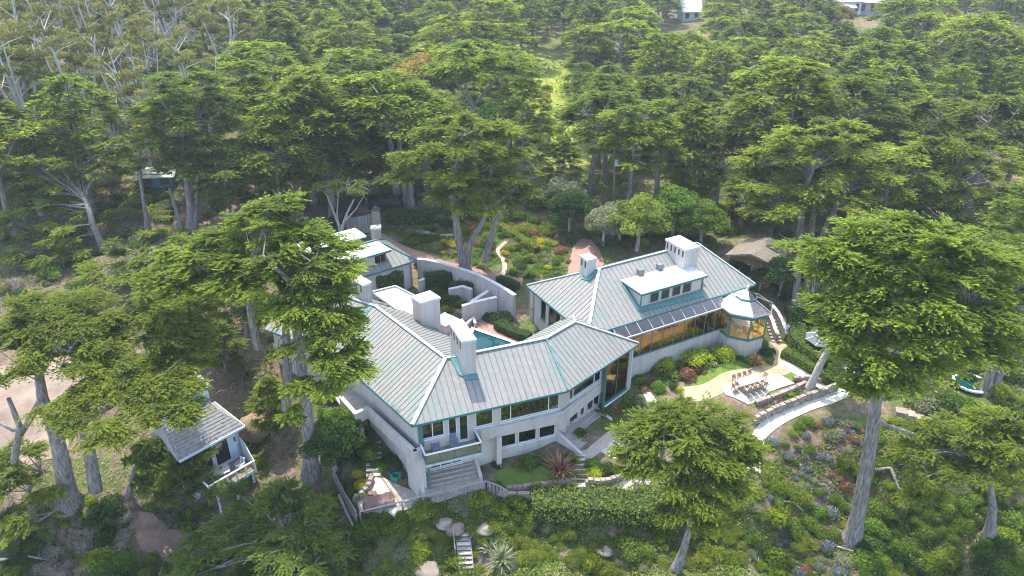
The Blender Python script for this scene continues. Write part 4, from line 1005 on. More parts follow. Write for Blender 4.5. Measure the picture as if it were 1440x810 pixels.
# ================================================================== furniture
def chair(name, label, cat, mat, seat_h=.46, w=.52, back=.55, group=None, arms=True, slats=5, rake=.12):
    t = thing(name, label, cat, (0, 0, 0), group)
    m = MB(); m.box((0, 0, seat_h - .025), (w, w, .05)); m.build('seat', mat, t)
    m = MB()
    for k in range(slats):
        x = -w / 2 + w * (k + .5) / slats; m.bar((x, w / 2 - .02, seat_h), (x, w / 2 - .02 + rake, seat_h + back), w / slats * .72, .03)
    m.bar((-w / 2, w / 2 - .02 + rake, seat_h + back), (w / 2, w / 2 - .02 + rake, seat_h + back), .05, .06)
    m.build('backrest', mat, t)
    for sx in (-1, 1):
        for sy in (-1, 1):
            m = MB(); m.bar((sx * (w / 2 - .03), sy * (w / 2 - .03), 0), (sx * (w / 2 - .03), sy * (w / 2 - .03), seat_h - .05), .05, .05); m.build('leg', mat, t)
        if arms:
            m = MB(); m.bar((sx * w / 2, -w / 2, seat_h + .2), (sx * w / 2, w / 2, seat_h + .22), .06, .03); m.bar((sx * w / 2, -w / 2 + .02, seat_h), (sx * w / 2, -w / 2 + .02, seat_h + .2), .05, .05); m.build('armrest', mat, t)
    return t
def place(proto, used, p, rz, label=None):
    o = copy_tree(proto) if used[0] else proto; used[0] = True
    o.location = p; o.rotation_euler.z = rz
    if label: o['label'] = label
    return o
# dining table on the patio
ta, tb = gp(1037, 549), gp(1068, 539); tc = (ta + tb) / 2; ang = math.atan2((tb - ta).y, (tb - ta).x); TL = 2.6
DT = thing('dining_table', 'long pale topped dining table on the garden patio', 'table', tc + Vector((0, 0, .1)))
dx, dy = math.cos(ang), math.sin(ang)
m = MB(); m.box((tc.x, tc.y, tc.z + .83), (TL, 1.0, .06), ang); m.build('tabletop', WHITEP, DT)
for sx in (-1, 1):
    for sy in (-1, 1):
        q = tc + Vector((dx * sx * (TL / 2 - .2) - dy * sy * .45, dy * sx * (TL / 2 - .2) + dx * sy * .45, 0)); m = MB(); m.box((q.x, q.y, q.z + .45), (.1, .1, .7), ang); m.build('leg', TEAKM, DT)
pr = chair('dining_chair', 'x', 'chair', TEAKM, .46, .46, .45, group='wooden chairs round the patio dining table'); used = [False]
NTH = ['first', 'second', 'third', 'fourth']
for sy in (-1, 1):
    for k in range(4):
        s = -TL / 2 + TL * (k + .5) / 4; q = tc + Vector((dx * s - dy * sy * .82, dy * s + dx * sy * .82, .1))
        place(pr, used, q, ang + (math.pi if sy < 0 else 0) + random.uniform(-.08, .08), f"{NTH[k]} slatted wooden chair from the left on the {'near' if sy < 0 else 'far'} side of the patio table")
for sx in (-1, 1):
    q = tc + Vector((dx * sx * (TL / 2 + .42), dy * sx * (TL / 2 + .42), .1)); place(pr, used, q, ang - sx * math.pi / 2, f"slatted wooden chair at the {'pavilion' if sx > 0 else 'house'} end of the patio table")
# pavilion set
PT = thing('round_table', 'round glass topped dining table inside the glass pavilion', 'table', (GCx, GCy, 4.1))
m = MB(); m.tube([(GCx, GCy, 4.82), (GCx, GCy, 4.87)], [.85, .85], 20); m.build('tabletop', SHRD if False else WHITEP, PT)
m = MB(); m.tube([(GCx, GCy, 4.1), (GCx, GCy, 4.15), (GCx, GCy, 4.3), (GCx, GCy, 4.82)], [.4, .38, .1, .12], 10); m.build('pedestal', WOODBROWN, PT)
pr = chair('pavilion_chair', 'x', 'chair', BEIGEP, .48, .5, .62, 'cream chairs inside the pavilion', False, 2, .06); used = [False]
for k in range(8):
    a = R(45 * k + 22); q = (GCx + 1.38 * math.cos(a), GCy + 1.38 * math.sin(a), 4.1); where = ['facing the house hedge', 'at the far right', 'at the far side', 'at the far left', 'beside the sunroom', 'at the near left', 'nearest the garden', 'at the near right'][k]
    place(pr, used, q, a - math.pi / 2, f'cream upholstered chair {where} of the round pavilion table')
# balcony chairs
pr = chair('balcony_chair', 'x', 'chair', BLUEGREY, .4, .62, .62, 'blue grey chairs on the balcony', True, 5, .25); used = [False]
for px, lb in ((613, 'blue grey slatted chair on the balcony nearer the corner column'), (639, 'blue grey slatted chair on the balcony nearer the glass door')):
    q = at(px, 634 - (px - 613) * .2, 3.42); place(pr, used, q, R(20), lb)
pr = chair('garden_chair', 'x', 'chair', WOODGREY, .45, .6, .6, 'grey chairs on the lower path', True, 5, .1); used = [False]
for px, py, lb in ((894, 681, 'grey wooden armchair alone on the lower pale path'), (909, 684, 'grey wooden armchair half under the round cypress')):
    place(pr, used, gp(px, py, .1), R(70), lb)
# covered sofa
q = gp(534, 712, .1); SF = thing('covered_sofa', 'garden sofa wrapped in a wrinkled brown cover on the pale path', 'sofa', q); rz = R(17)
m = MB(); ca, sa = math.cos(rz), math.sin(rz); nx, ny = 14, 7; vs = []
for i in range(nx + 1):
    for j in range(ny + 1):
        u, v = i / nx * 2 - 1, j / ny * 2 - 1; h = .5 + (.38 if v > .35 else 0) + .05 * math.sin(9 * u + 4 * v) + random.uniform(-.03, .03)
        if abs(u) > .99 or abs(v) > .99: h = .04
        x, y = u * 1.35, v * .55; vs.append((q.x + x * ca - y * sa, q.y + x * sa + y * ca, q.z + h))
m.add(vs, [(i * (ny + 1) + j, (i + 1) * (ny + 1) + j, (i + 1) * (ny + 1) + j + 1, i * (ny + 1) + j + 1) for i in range(nx) for j in range(ny)]); m.build('cover', COVER, SF, True)
m = MB(); m.box((q.x, q.y, q.z + .06), (2.5, .9, .12), rz); m.build('sofa_base', WOODBROWN, SF)
q = gp(524, 701, .1); t = thing('covered_table', 'small brown covered side table behind the covered sofa', 'table', q); m = MB(); m.hexa([(q.x - .4, q.y - .3, q.z), (q.x + .4, q.y - .25, q.z), (q.x + .35, q.y + .35, q.z), (q.x - .4, q.y + .3, q.z)], [(q.x - .3, q.y - .22, q.z + .55), (q.x + .32, q.y - .2, q.z + .52), (q.x + .26, q.y + .25, q.z + .56), (q.x - .3, q.y + .22, q.z + .5)]); m.build('cover', COVER, t)
q = gp(557, 674, .12); t = thing('hose_reel', 'coiled green garden hose basin at the foot of the corner column', 'hose', q)
for k, (r_, h) in enumerate(((.42, .06), (.36, .15), (.42, .24), (.36, .33))):
    m = MB(); m.tube([(q.x + r_ * math.cos(a), q.y + r_ * math.sin(a), q.z + h) for a in np.linspace(0, 2 * math.pi, 17)], [.055] * 17, 6, cap=False); m.build('hose_coil', GREENP, t)
# grey garden umbrella beyond the hedge
q = gp(1152, 500); t = thing('garden_umbrella', 'wide grey canvas garden umbrella behind the clipped hedge', 'umbrella', q)
m = MB(); m.tube([q, q + Vector((0, 0, 2.6))], [.05, .04], 8); m.build('pole', WOODGREY, t)
for k in range(8):
    a, b = R(45 * k), R(45 * k + 45); cc = q + Vector((0, 0, 2.6)); e = lambda an: q + Vector((1.75 * math.cos(an), 1.75 * math.sin(an), 1.95)); d_ = Vector((0, 0, .02))
    m = MB(); m.hexa([cc, e(a), e(b)], [cc + d_, e(a) + d_, e(b) + d_]); m.build('canopy_panel', UMBREL, t); m = MB(); m.bar(cc + d_ * 2, e(a) + d_ * 2, .04, .03); m.build('rib', WHITEP, t)
q = gp(1180, 512); t = thing('paving_slabs', 'white paving slabs behind the leaning trunk', 'paving', q)
for k, (x, y) in enumerate([(1168, 506), (1178, 511), (1187, 516), (1195, 521)]):
    q = gp(x, y, .05); m = MB(); m.box(q, (1.0, .9, .16), R(-30)); m.build('slab', CONC, t)
# hot tub on the right
q = gp(1365, 541, .1); t = thing('plunge_pool', 'small round turquoise plunge pool with a pale rim on the right slope', 'pool', q); rw = 1.5
m = MB(); m.tube([q - Vector((0, 0, .4)), q + Vector((0, 0, .05))], [rw, rw], 20); m.build('water', WATER, t)
m = MB(); m.tube([(q.x + rw * math.cos(a), q.y + rw * math.sin(a), q.z + .1) for a in np.linspace(0, 2 * math.pi, 25)], [.16] * 25, 6, cap=False); m.build('rim', CAPM, t)
# ================================================================== other buildings
def shingles(parent, a, b, c, d, row=.3, w=.35, mat=None, name='shingle_rows'):
    """rows of lapped shingles over the quad a-b (eave) d-c (ridge), joined as one part"""
    a, b, c, d = map(Vector, (a, b, c, d)); n = (b - a).cross(d - a).normalized()
    if n.z < 0: n = -n
    k = max(2, int((d - a).length / row)); mb = MB()
    for i in range(k):
        t0, t1 = i / k, min(1, (i + 1.15) / k); l0, r0 = a.lerp(d, t0), b.lerp(c, t0); l1, r1 = a.lerp(d, t1), b.lerp(c, t1)
        m_ = max(1, int((r0 - l0).length / w))
        for j in range(m_):
            s0, s1 = j / m_ + .01 / m_, (j + 1) / m_ - .03 / m_; h = .05 + random.uniform(0, .03)
            mb.add([l0.lerp(r0, s0) + n * h, l0.lerp(r0, s1) + n * h, l1.lerp(r1, s1) + n * .02, l1.lerp(r1, s0) + n * .02, l0.lerp(r0, s0), l0.lerp(r0, s1)], [(0, 1, 2, 3), (4, 5, 1, 0)])
    return tag(mb.build(name, mat, parent), kind='stuff')
# pale blue cottage
ez_, rz_ = 2.2, 4.3
fe0, fe1 = at(252, 649, ez_), at(344, 600, ez_); rg1 = at(291, 568, rz_); fd = (fe1 - fe0).normalized(); rg0 = rg1 - fd * ((rg1 - fe0).dot(fd) - .3)
BC_ = thing('blue_cottage', 'pale blue cottage with grey shingle roof and a railed deck under the left cypress', 'cottage', (fe1.x, fe1.y, -2))
fn = Vector((-fd.y, fd.x, 0)); hw = (rg1 - fe0).dot(fn); be0, be1 = fe0 + fn * 2 * hw, fe1 + fn * 2 * hw
def plain_roof(parent, P, mat, th=.14, name='roof'):
    m = MB(); m.hexa([Vector(p) - Vector((0, 0, th)) for p in P], P); return m.build(name, mat, parent)
for P in ([fe0, fe1, rg1, rg0], [fe1, be1, rg1], [be1, be0, rg0, rg1], [be0, fe0, rg0]): plain_roof(BC_, P, SLATE)
shingles(BC_, fe0, fe1, rg1, rg0, .3, .3, SLATE); shingles(BC_, fe1, be1, rg1, rg1, .3, .3, SLATE)
m = MB(); m.bar(fe0 - fn * .05, fe1 - fn * .05, .08, .2); m.bar(fe1 + fd * .05, be1 + fd * .05, .08, .2); m.build('fascia', BLUEPAINT, BC_)
lf = lambda s, w: V2(fe0.x + fd.x * s + fn.x * w, fe0.y + fd.y * s + fn.y * w)
Lc = (fe1 - fe0).length
facade(BC_, lf(.5, .6), lf(Lc - .4, .6), -3.2, 2.1, [(Lc - 5.0, Lc - 3.5, -.9, 1.5), (Lc - 3.3, Lc - 1.9, -.9, 1.7), (Lc - 1.5, Lc - 1.15, .6, 1.3)], mat=BLUEPAINT)
facade(BC_, lf(Lc - .4, .6), lf(Lc - .4, 2 * hw - .6), -3.2, 2.1, mat=BLUEPAINT); facade(BC_, lf(Lc - .4, 2 * hw - .6), lf(.5, 2 * hw - .6), -3, 2.1, mat=BLUEPAINT); facade(BC_, lf(.5, 2 * hw - .6), lf(.5, .6), -3, 2.1, mat=BLUEPAINT)
# higher block behind
hp = [at(262, 553, 5.3), at(293, 546, 5.3)]; hd = (hp[1] - hp[0]).normalized(); hn = Vector((-hd.y, hd.x, 0))
m = MB(); m.prism([(hp[0] + fn * .2 - fd * 2.2).xy, (hp[1] + fn * .2).xy, (hp[1] + fn * 4).xy, (hp[0] + fn * 4 - fd * 2.2).xy], 0, 5.2); m.build('upper_block', BLUEPAINT, BC_)
q0, q1 = hp[0] - fd * 2.6, hp[1] + fd * .3; plain_roof(BC_, [q0, q1, q1 + fn * 4.4 + Vector((0, 0, 1.1)), q0 + fn * 4.4 + Vector((0, 0, 1.1))], SLATE); shingles(BC_, q0, q1, q1 + fn * 4.4 + Vector((0, 0, 1.1)), q0 + fn * 4.4 + Vector((0, 0, 1.1)), .3, .3, SLATE)
# deck
dz_ = -1.0
D0, D1 = lf(Lc - 4.9, -2.0), lf(Lc - .75, -2.0); D2, D3 = lf(Lc - .45, .58), lf(Lc - 4.9, .58)
m = MB(); m.prism([D0, D1, D2, D3], dz_ - .25, dz_ - .04); dk = m.build('deck', BLUEPAINT, BC_)
for i in range(14):
    a, b = i / 14, (i + 1) / 14 - .006; m = MB(); m.prism([D0.lerp(D3, a), D1.lerp(D2, a), D1.lerp(D2, b), D0.lerp(D3, b)], dz_ - .036, dz_); m.build('deck_board', WOODGREY, dk)
m = MB()
for a, b in ((D3, D0), (D0, D1)): m.bar(z3(a, dz_ + 1.0), z3(b, dz_ + 1.0), .16, .08)
m.build('top_rail', WHITEP, dk)
for k in range(6):
    p = D0.lerp(D1, k / 5); m = MB(); m.box((p.x, p.y, dz_ + .35), (.12, .12, 1.3), math.atan2(fd.y, fd.x)); m.build('post', WHITEP, dk)
for k in range(5):
    p, q = D0.lerp(D1, (k + .06) / 5), D0.lerp(D1, (k + .94) / 5); m = MB(); m.bar(z3(p, dz_ + .5), z3(q, dz_ + .5), .02, .8); m.build('glass_panel', CLEARGL, dk)
m = MB(); n_ = 10; vs = []
for k in range(n_ + 1):
    p = D1.lerp(D2, k / n_) + V2(fd.x, fd.y) * .03; vs += [z3(p, dz_ - .2), z3(p, dz_ + 1.0 + .9 * min(1, k / 6) ** 1.5)]
m.add(vs, [(2 * k, 2 * k + 2, 2 * k + 3, 2 * k + 1) for k in range(n_)]); off_ = Vector((fd.x, fd.y, 0)) * .06
m.add([Vector(v) + off_ for v in vs], [(2 * k, 2 * k + 1, 2 * k + 3, 2 * k + 2) for k in range(n_)])
m.add([v for k in range(n_ + 1) for v in (vs[2 * k + 1], Vector(vs[2 * k + 1]) + off_)], [(2 * k, 2 * k + 1, 2 * k + 3, 2 * k + 2) for k in range(n_)]); m.build('side_screen', WHITEP, dk)
for k in range(3):
    p = D0.lerp(D1, .1 + .4 * k); m = MB(); m.box((p.x, p.y + .2, -2.6), (.16, .16, 3)); m.build('stilt', BLUEPAINT, dk)
c_ = (D0 + D1 + D2 + D3) / 4; p = c_ + V2(-.3, -.1); t = thing('deck_table', 'square cream table with a small pot on the blue cottage deck', 'table', (p.x, p.y, dz_)); m = MB(); m.box((p.x, p.y, dz_ + .72), (1.25, 1.25, .06), .5); m.build('tabletop', CAPM, t)
for sx in (-.5, .5):
    for sy in (-.5, .5): m = MB(); m.box((p.x + sx * .95, p.y + sy * .95, dz_ + .35), (.07, .07, .69)); m.build('leg', WHITEP, t)
pt = thing('flower_pot', 'small potted plant in the middle of the cream deck table', 'plant pot', (p.x, p.y, dz_ + .75)); m = MB(); m.tube([(p.x, p.y, dz_ + .755), (p.x, p.y, dz_ + .95)], [.1, .15], 8); m.build('pot', WOODBROWN, pt)
pr = chair('deck_chair', 'x', 'chair', WHITEP, .45, .6, .55, 'white chairs on the cottage deck', True, 2, .1); used = [False]
place(pr, used, z3(c_ + V2(1.0, .75), dz_), R(-25), 'white framed chair on the cottage deck beside the glass door'); place(pr, used, z3(c_ + V2(-1.9, -.3), dz_), R(80), 'white framed chair on the cottage deck at the shaded corner')
# brown cottage on the right
kr, ke = 9.4, 7.9
r0, rb = at(1056, 357.5, kr), at(1083, 334, kr); l0, q0 = at(1020, 359, ke), at(1089, 374, ke); rv = rb - r0
KC = thing('brown_cottage', 'brown shingled cottage with a skylight among dark trees beyond the pavilion', 'cottage', (r0.x, r0.y, 5.5))
for e in (l0, q0):
    plain_roof(KC, [e, e + rv, rb, r0], BROWNSH, .16); shingles(KC, e, e + rv, rb, r0, .3, .3, BROWNSH)
rd = rv.normalized(); gl = lambda e, s, z: Vector(((e + rd * s).x, (e + rd * s).y, z))
mid = (l0 + q0) / 2; sh = .88
ins = lambda e: mid + (e - mid) * sh
facade(KC, V2(*(ins(l0) + rd * .5).xy), V2(*(ins(q0) + rd * .5).xy), 4.5, 7.6, [(1.2, 2.6, 5.6, 7.2), (4, 5.5, 5.8, 7.2)], mat=WOODBROWN)
m = MB(); A_ = ins(l0) + rd * .5; B_ = ins(q0) + rd * .5; T_ = r0 + rd * .5; m.hexa([z3(A_, 7.605), z3(B_, 7.605), z3(T_, 9.2)], [z3(A_, 7.605) + rd * .2, z3(B_, 7.605) + rd * .2, z3(T_, 9.2) + rd * .2]); m.build('gable', WOODBROWN, KC)
facade(KC, V2(*(ins(q0) + rd * .5).xy), V2(*(ins(q0) + rv - rd * .5).xy), 4.5, 7.7, [(1.5, 3.2, 5.6, 7.1)], mat=WOODBROWN); facade(KC, V2(*(ins(q0) + rv - rd * .5).xy), V2(*(ins(l0) + rv - rd * .5).xy), 4.5, 7.7, mat=WOODBROWN); facade(KC, V2(*(ins(l0) + rv - rd * .5).xy), V2(*(ins(l0) + rd * .5).xy), 4.5, 7.7, mat=WOODBROWN)
nk = (q0 + rv - q0).cross(r0 - q0).normalized(); nk = nk if nk.z > 0 else -nk
flash(KC, [(1076, 346), (1082, 343), (1098, 353), (1092, 356)], q0, nk, .06, DARK)
def house(name, label, px, py, w, d, h, ang, roof, wall, cat='house', rh=3.2, group=None):
    b = gp(px, py); t = thing(name, label, cat, b, group); u = Vector((math.cos(ang), math.sin(ang), 0)); v = Vector((-u.y, u.x, 0)); P = lambda s, q, z: b + u * s + v * q + Vector((0, 0, z))
    m = MB(); m.hexa([P(-w / 2, 0, -2), P(w / 2, 0, -2), P(w / 2, d, -2), P(-w / 2, d, -2)], [P(-w / 2, 0, h), P(w / 2, 0, h), P(w / 2, d, h), P(-w / 2, d, h)])
    for s in (-w / 2, w / 2): m.hexa([P(s - .1, 0, h), P(s + .1, 0, h), P(s + .1, d, h), P(s - .1, d, h)], [P(s - .1, d / 2 - .05, h + rh), P(s + .1, d / 2 - .05, h + rh), P(s + .1, d / 2 + .05, h + rh), P(s - .1, d / 2 + .05, h + rh)])
    m.build('wall', wall, t); o = .5
    for q0, q1 in ((-o, d / 2), (d + o, d / 2)):
        plain_roof(t, [P(-w / 2 - o, q0, h - .3), P(w / 2 + o, q0, h - .3), P(w / 2 + o, q1, h + rh + .1), P(-w / 2 - o, q1, h + rh + .1)], roof, .15)
    k = max(2, int(w / 2.8))
    for i in range(k):
        s = -w / 2 + w * (i + .5) / k; m = MB(); m.hexa([P(s - .6, -.06, h * .3), P(s + .6, -.06, h * .3), P(s + .6, .02, h * .3), P(s - .6, .02, h * .3)], [P(s - .6, -.06, h * .78), P(s + .6, -.06, h * .78), P(s + .6, .02, h * .78), P(s - .6, .02, h * .78)]); m.build('window', DARK, t)
    return t
house('hill_house', 'white roofed house at the top of the far hill, leftmost wing', 1175, 25, 12, 9, 3.2, .15, FLATROOF, WHITEP)
house('hill_house', 'white house with a long pale roof on the far hill between two wings', 1196, 22, 12, 10, 4.6, .05, FLATROOF, WHITEP)
house('hill_house', 'grey walled house with a steep pale roof at the end of the far hilltop row', 1225, 22, 14, 10, 4.2, -.35, FLATROOF, STUCCO2)
house('hill_house', 'white two storey house half hidden in the far trees above the meadow', 972, 30, 6, 6, 3.2, .1, FLATROOF, BLUEPAINT)
house('hill_house', 'low pale house glimpsed behind the golden trees on the right', 1338, 82, 14, 7, 3.5, 0, FLATROOF, STUCCO2)
house('garden_shed', 'small dark teal shed between the trunks on the left terrace', 222, 266, 4.5, 3, 2.2, .1, CAPM, TEAL, 'shed', .5)

# ================================================================== cars
def car(label, px, py, rz, L=4.7, W=1.85, Hh=1.7, suv=True, paint=None):
    p = gp(px, py, .06); t = thing('parked_car', label, 'car', p, rz=rz); w = W / 2; paint = paint or CARPAINT
    pr_ = [(-L/2, .35), (-L/2, .95), (-L/2 + .35, 1.05 if suv else .98), (-L/2 + .9, Hh - .08), (-L/2 + 1.6, Hh), (.35, Hh), (1.15, 1.08), (L/2 - .25, .95), (L/2, .75), (L/2, .35)]
    if not suv: pr_[3] = (-L/2 + 1.3, Hh - .06)
    m = MB(); low = [(x, z) for x, z in pr_ if z <= 1.1]
    body = [(-L/2, .33), (-L/2 - .02, .8), (-L/2 + .15, 1.02), (1.2, 1.05), (L/2 - .3, .93), (L/2, .72), (L/2 - .02, .33)]
    m.hexa([(x, -w, z) for x, z in body], [(x, w, z) for x, z in body]); bd = m.build('body', paint, t, org=(0, 0, 0)); 
    def part(mb, name, mat): 
        o = mb.build(name, mat, None, org=(0, 0, 0)); o.parent = t; return o
    bd.parent = t
    cab = [(-L/2 + .3, 1.03), (-L/2 + (.75 if suv else 1.1), Hh - .04), (.3, Hh - .04), (1.15, 1.05)]; m = MB(); m.hexa([(x, -w * .95 + (.12 if z > 1.2 else 0), z) for x, z in cab], [(x, w * .95 - (.12 if z > 1.2 else 0), z) for x, z in cab]); part(m, 'windows', DARK)
    m = MB(); m.box((-L/4 + .1, 0, Hh), (L * .42, W * .78, .07)); part(m, 'roof', paint)
    for sx in (-1, 1):
        for sy in (-1, 1):
            m = MB(); m.tube([(sx * L * .3, sy * (w - .12), .33), (sx * L * .3, sy * (w + .03), .33)], [.33, .33], 12); wh = part(m, 'wheel', RUBBER)
            m = MB(); m.tube([(sx * L * .3, sy * (w + .02), .33), (sx * L * .3, sy * (w + .045), .33)], [.2, .2], 10); r_ = m.build('rim', CAPM, None, org=(0, 0, 0)); r_.parent = wh
    for sy in (-1, 1):
        m = MB(); m.box((L/2 - .03, sy * (w - .3), .74), (.1, .38, .14)); part(m, 'headlight', CLEARGL)
    return t
car('dark suv parked under the trees behind the drive gate', 544, 295, R(182), 4.9, 1.95, 1.85)
car('dark saloon car half hidden behind the pale branching trunk', 489, 303, R(-100), 4.5, 1.8, 1.45, False)
car('dark low car nose on to the drive gate', 478, 312, R(-95), 4.4, 1.8, 1.4, False, paint=RUBBER)

# ================================================================== pole and wires
def atY(px, py, Y):
    d = ray(px, py); return Vector((0, 0, CAM_H)) + d * (Y / d.y)
pb_ = gp(864, 296); ptop = atY(864, 213, pb_.y)
t = thing('utility_pole', 'wooden utility pole with a crossarm and grey transformer above the garden', 'pole', pb_)
m = MB(); m.tube([pb_ - Vector((0, 0, .5)), ptop], [.17, .11], 8); m.build('pole_shaft', WOODBROWN, t); m = MB(); m.bar(ptop + Vector((-1.2, 0, -.35)), ptop + Vector((.5, 0, -.35)), .12, .12); m.build('crossarm', WOODBROWN, t)
m = MB(); q = ptop + Vector((.42, 0, -1.9)); m.tube([q, q + Vector((0, 0, 1.0))], [.28, .28], 10); m.build('transformer', BLUEPAINT, t)
for k, (dz, lab) in enumerate(((-.3, 'thin upper power line crossing above the drive'), (-2.4, 'thin lower service line crossing above the drive'))):
    a = ptop + Vector((-1.0, 0, dz)); b = atY(250, 258 + 8 * k, pb_.y + 8); m = MB(); P = [a.lerp(b, s / 14) - Vector((0, 0, 1.6 * 4 * (s / 14) * (1 - s / 14))) for s in range(15)]; m.tube(P, [.022] * 15, 4); tag(m.build('power_line', SEAM), lab, 'wire')

# ================================================================== person
def person(label, px, py, hgt=1.72, rz=0.0):
    b = gp(px, py, .05); t = thing('person', label, 'person', b, rz=rz); s = hgt / 1.72
    V = [(0, 0, .95), (0, 0, 1.12), (0, 0, 1.30), (0, .01, 1.42), (0, -.01, 1.52), (0, -.03, 1.62), (0, -.02, 1.70)]; Rr = [.15, .135, .155, .12, .055, .095, .085]; E = [(i, i + 1) for i in range(6)]
    for sx in (-1, 1):
        k = len(V); V += [(sx * .09, 0, .88), (sx * .10, -.02, .48), (sx * .10, .02, .09), (sx * .115, -.13, .045)]; Rr += [.09, .06, .042, .035]; E += [(0, k), (k, k + 1), (k + 1, k + 2), (k + 2, k + 3)]
        k = len(V); V += [(sx * .19, 0, 1.40), (sx * .25, .02, 1.13), (sx * .24, -.10, .90), (sx * .235, -.14, .82)]; Rr += [.06, .042, .032, .028]; E += [(3, k), (k, k + 1), (k + 1, k + 2), (k + 2, k + 3)]
        h = len(V) - 1
        for f in range(4):
            k = len(V); V += [(sx * (.215 + .014 * f), -.165 - .008 * (f in (1, 2)), .78), (sx * (.215 + .014 * f), -.16, .745)]; Rr += [.008, .007]; E += [(h, k), (k, k + 1)]
        k = len(V); V += [(sx * .205, -.18, .80)]; Rr += [.009]; E += [(h, k)]
    me = bpy.data.meshes.new('body'); me.from_pydata([tuple(c * s for c in v) for v in V], E, []); o = bpy.data.objects.new('body', me); COL.objects.link(o)
    sk = o.modifiers.new('s', 'SKIN')
    for i, r in enumerate(Rr): me.skin_vertices[0].data[i].radius = (r * s, r * s * (.72 if i < 3 else 1))
    me.skin_vertices[0].data[0].use_root = True; o.modifiers.new('u', 'SUBSURF').levels = 2
    dg = bpy.context.evaluated_depsgraph_get(); ev = bpy.data.meshes.new_from_object(o.evaluated_get(dg)); o.modifiers.clear(); o.data = ev
    ev.materials.clear()
    for mm in (SKIN, SHIRT, TROUS, HAIRM): ev.materials.append(mm)
    for p in ev.polygons:
        c = p.center / s; i = 0
        if abs(c.x) < .14 and .9 < c.z < 1.47 or (abs(c.x) >= .14 and c.z > 1.15): i = 1
        if c.z < .92 and abs(c.x) < .19: i = 2
        if c.z > 1.60 and (c.y > -.06 or c.z > 1.72): i = 3
        p.material_index = i; p.use_smooth = True
    o.parent = t; return t
person('person in pale blue top and dark trousers standing beside the clipped hedge', 1104, 476, 1.75)
# ================================================================== vegetation builders
def rv3(n): 
    v = RNG.normal(size=(n, 3)); return v / np.linalg.norm(v, axis=1, keepdims=True)
def kites(C, D, S, L, W):
    """C centres, D unit length dirs, S unit side dirs -> kite quads"""
    L = np.asarray(L).reshape(-1, 1); W = np.asarray(W).reshape(-1, 1)
    return np.stack([C - D * L * .5, C + S * W * .5 + D * L * .08, C + D * L * .5, C - S * W * .5 + D * L * .08], 1)
def pad_sprays(pads, T=30, K=11, L=.5, W=.22, dome=.22, droop=.0, rough=.10, asp=1.25):
    """pads (P,6): x y z r ox oy (outward dir) -> fans of feathery fronds reaching outward"""
    pads = np.asarray(pads, float); P = len(pads); r = pads[:, 3][:, None, None]
    full = (RNG.random((P, 1, 1)) < .22)
    th = np.where(full, RNG.uniform(-np.pi, np.pi, (P, T, 1)), RNG.normal(0, .85, (P, T, 1)))
    ln = r * RNG.uniform(.55, 1.15, (P, T, 1)) * np.where(full, 1.0, 1.75 - .45 * np.abs(th)).clip(.5, 2)
    k = (np.arange(K)[None, None, :] + RNG.uniform(.1, .9, (P, T, K))) / K
    ox, oy = pads[:, 4][:, None, None], pads[:, 5][:, None, None]
    cx, cy = np.cos(th), np.sin(th); gx, gy = cx * ox - cy * oy, cx * oy + cy * ox
    rad = ln * (k ** .85); back = np.where(full, 0, .62) * r
    lat = RNG.normal(0, .05, (P, T, K)) * r
    X = pads[:, 0][:, None, None] - ox * back + gx * rad - gy * lat; Y = pads[:, 1][:, None, None] - oy * back + gy * rad + gx * lat
    rise = RNG.normal(.07, .085, (P, T, 1)); z0 = RNG.normal(0, rough * .6, (P, T, 1)) * r
    Z = pads[:, 2][:, None, None] + z0 + rise * rad - dome * .55 * rad * k + RNG.normal(0, .035, (P, T, K)) * r
    sgn = np.where(np.arange(K) % 2 == 0, 1., -1.)[None, None, :] * RNG.uniform(.25, .85, (P, T, K)) * (1.15 - .5 * k)
    dx = gx * np.cos(sgn) - gy * np.sin(sgn); dy = gx * np.sin(sgn) + gy * np.cos(sgn)
    dzz = rise - dome * .6 * k + RNG.normal(.06, .17, (P, T, K))
    D = np.stack([dx, dy, dzz], -1).reshape(-1, 3); D /= np.linalg.norm(D, axis=1, keepdims=True)
    C = np.stack([X, Y, Z], -1).reshape(-1, 3); n = len(C)
    H_ = np.stack([-D[:, 1], D[:, 0], np.zeros(n)], 1); H_ /= np.linalg.norm(H_, axis=1, keepdims=True) + 1e-9
    U_ = np.cross(D, H_); roll = RNG.normal(0, .42, n)[:, None]; S = H_ * np.cos(roll) + U_ * np.sin(roll)
    sz = RNG.uniform(.65, 1.25, n) * (1.12 - .35 * k.reshape(-1))
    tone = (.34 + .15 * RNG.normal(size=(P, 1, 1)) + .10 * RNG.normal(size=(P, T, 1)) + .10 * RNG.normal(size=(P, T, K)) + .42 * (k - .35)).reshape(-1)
    return kites(C, D, S, L * sz, W * sz * .82), tone
def strip_tube(mb, pts, r0, r1, n=5, wob=.0, rr=None):
    k = len(pts); rads = rr if rr is not None else [r0 + (r1 - r0) * i / (k - 1) for i in range(k)]
    mb.tube(pts, rads, n, cap=False)
def limbs_to(mb, trunk_pts, pads, rnd, r=.09, n=4, every=1):
    T = [Vector(p) for p in trunk_pts]
    for i, p in enumerate(pads):
        if i % every: continue
        q = Vector(p[:3]); best = min(T, key=lambda a: (a - q).length + (4 if a.z > q.z - .3 else 0) + rnd.random())
        d = (q - best); mid = best + d * .5 + Vector((rnd.uniform(-.3, .3), rnd.uniform(-.3, .3), -abs(d.z) * .12 + .08 * d.length)); L = d.length
        strip_tube(mb, [best, best.lerp(mid, .55), mid, q - Vector((0, 0, .05))], r * (.6 + .08 * L), .025, n)
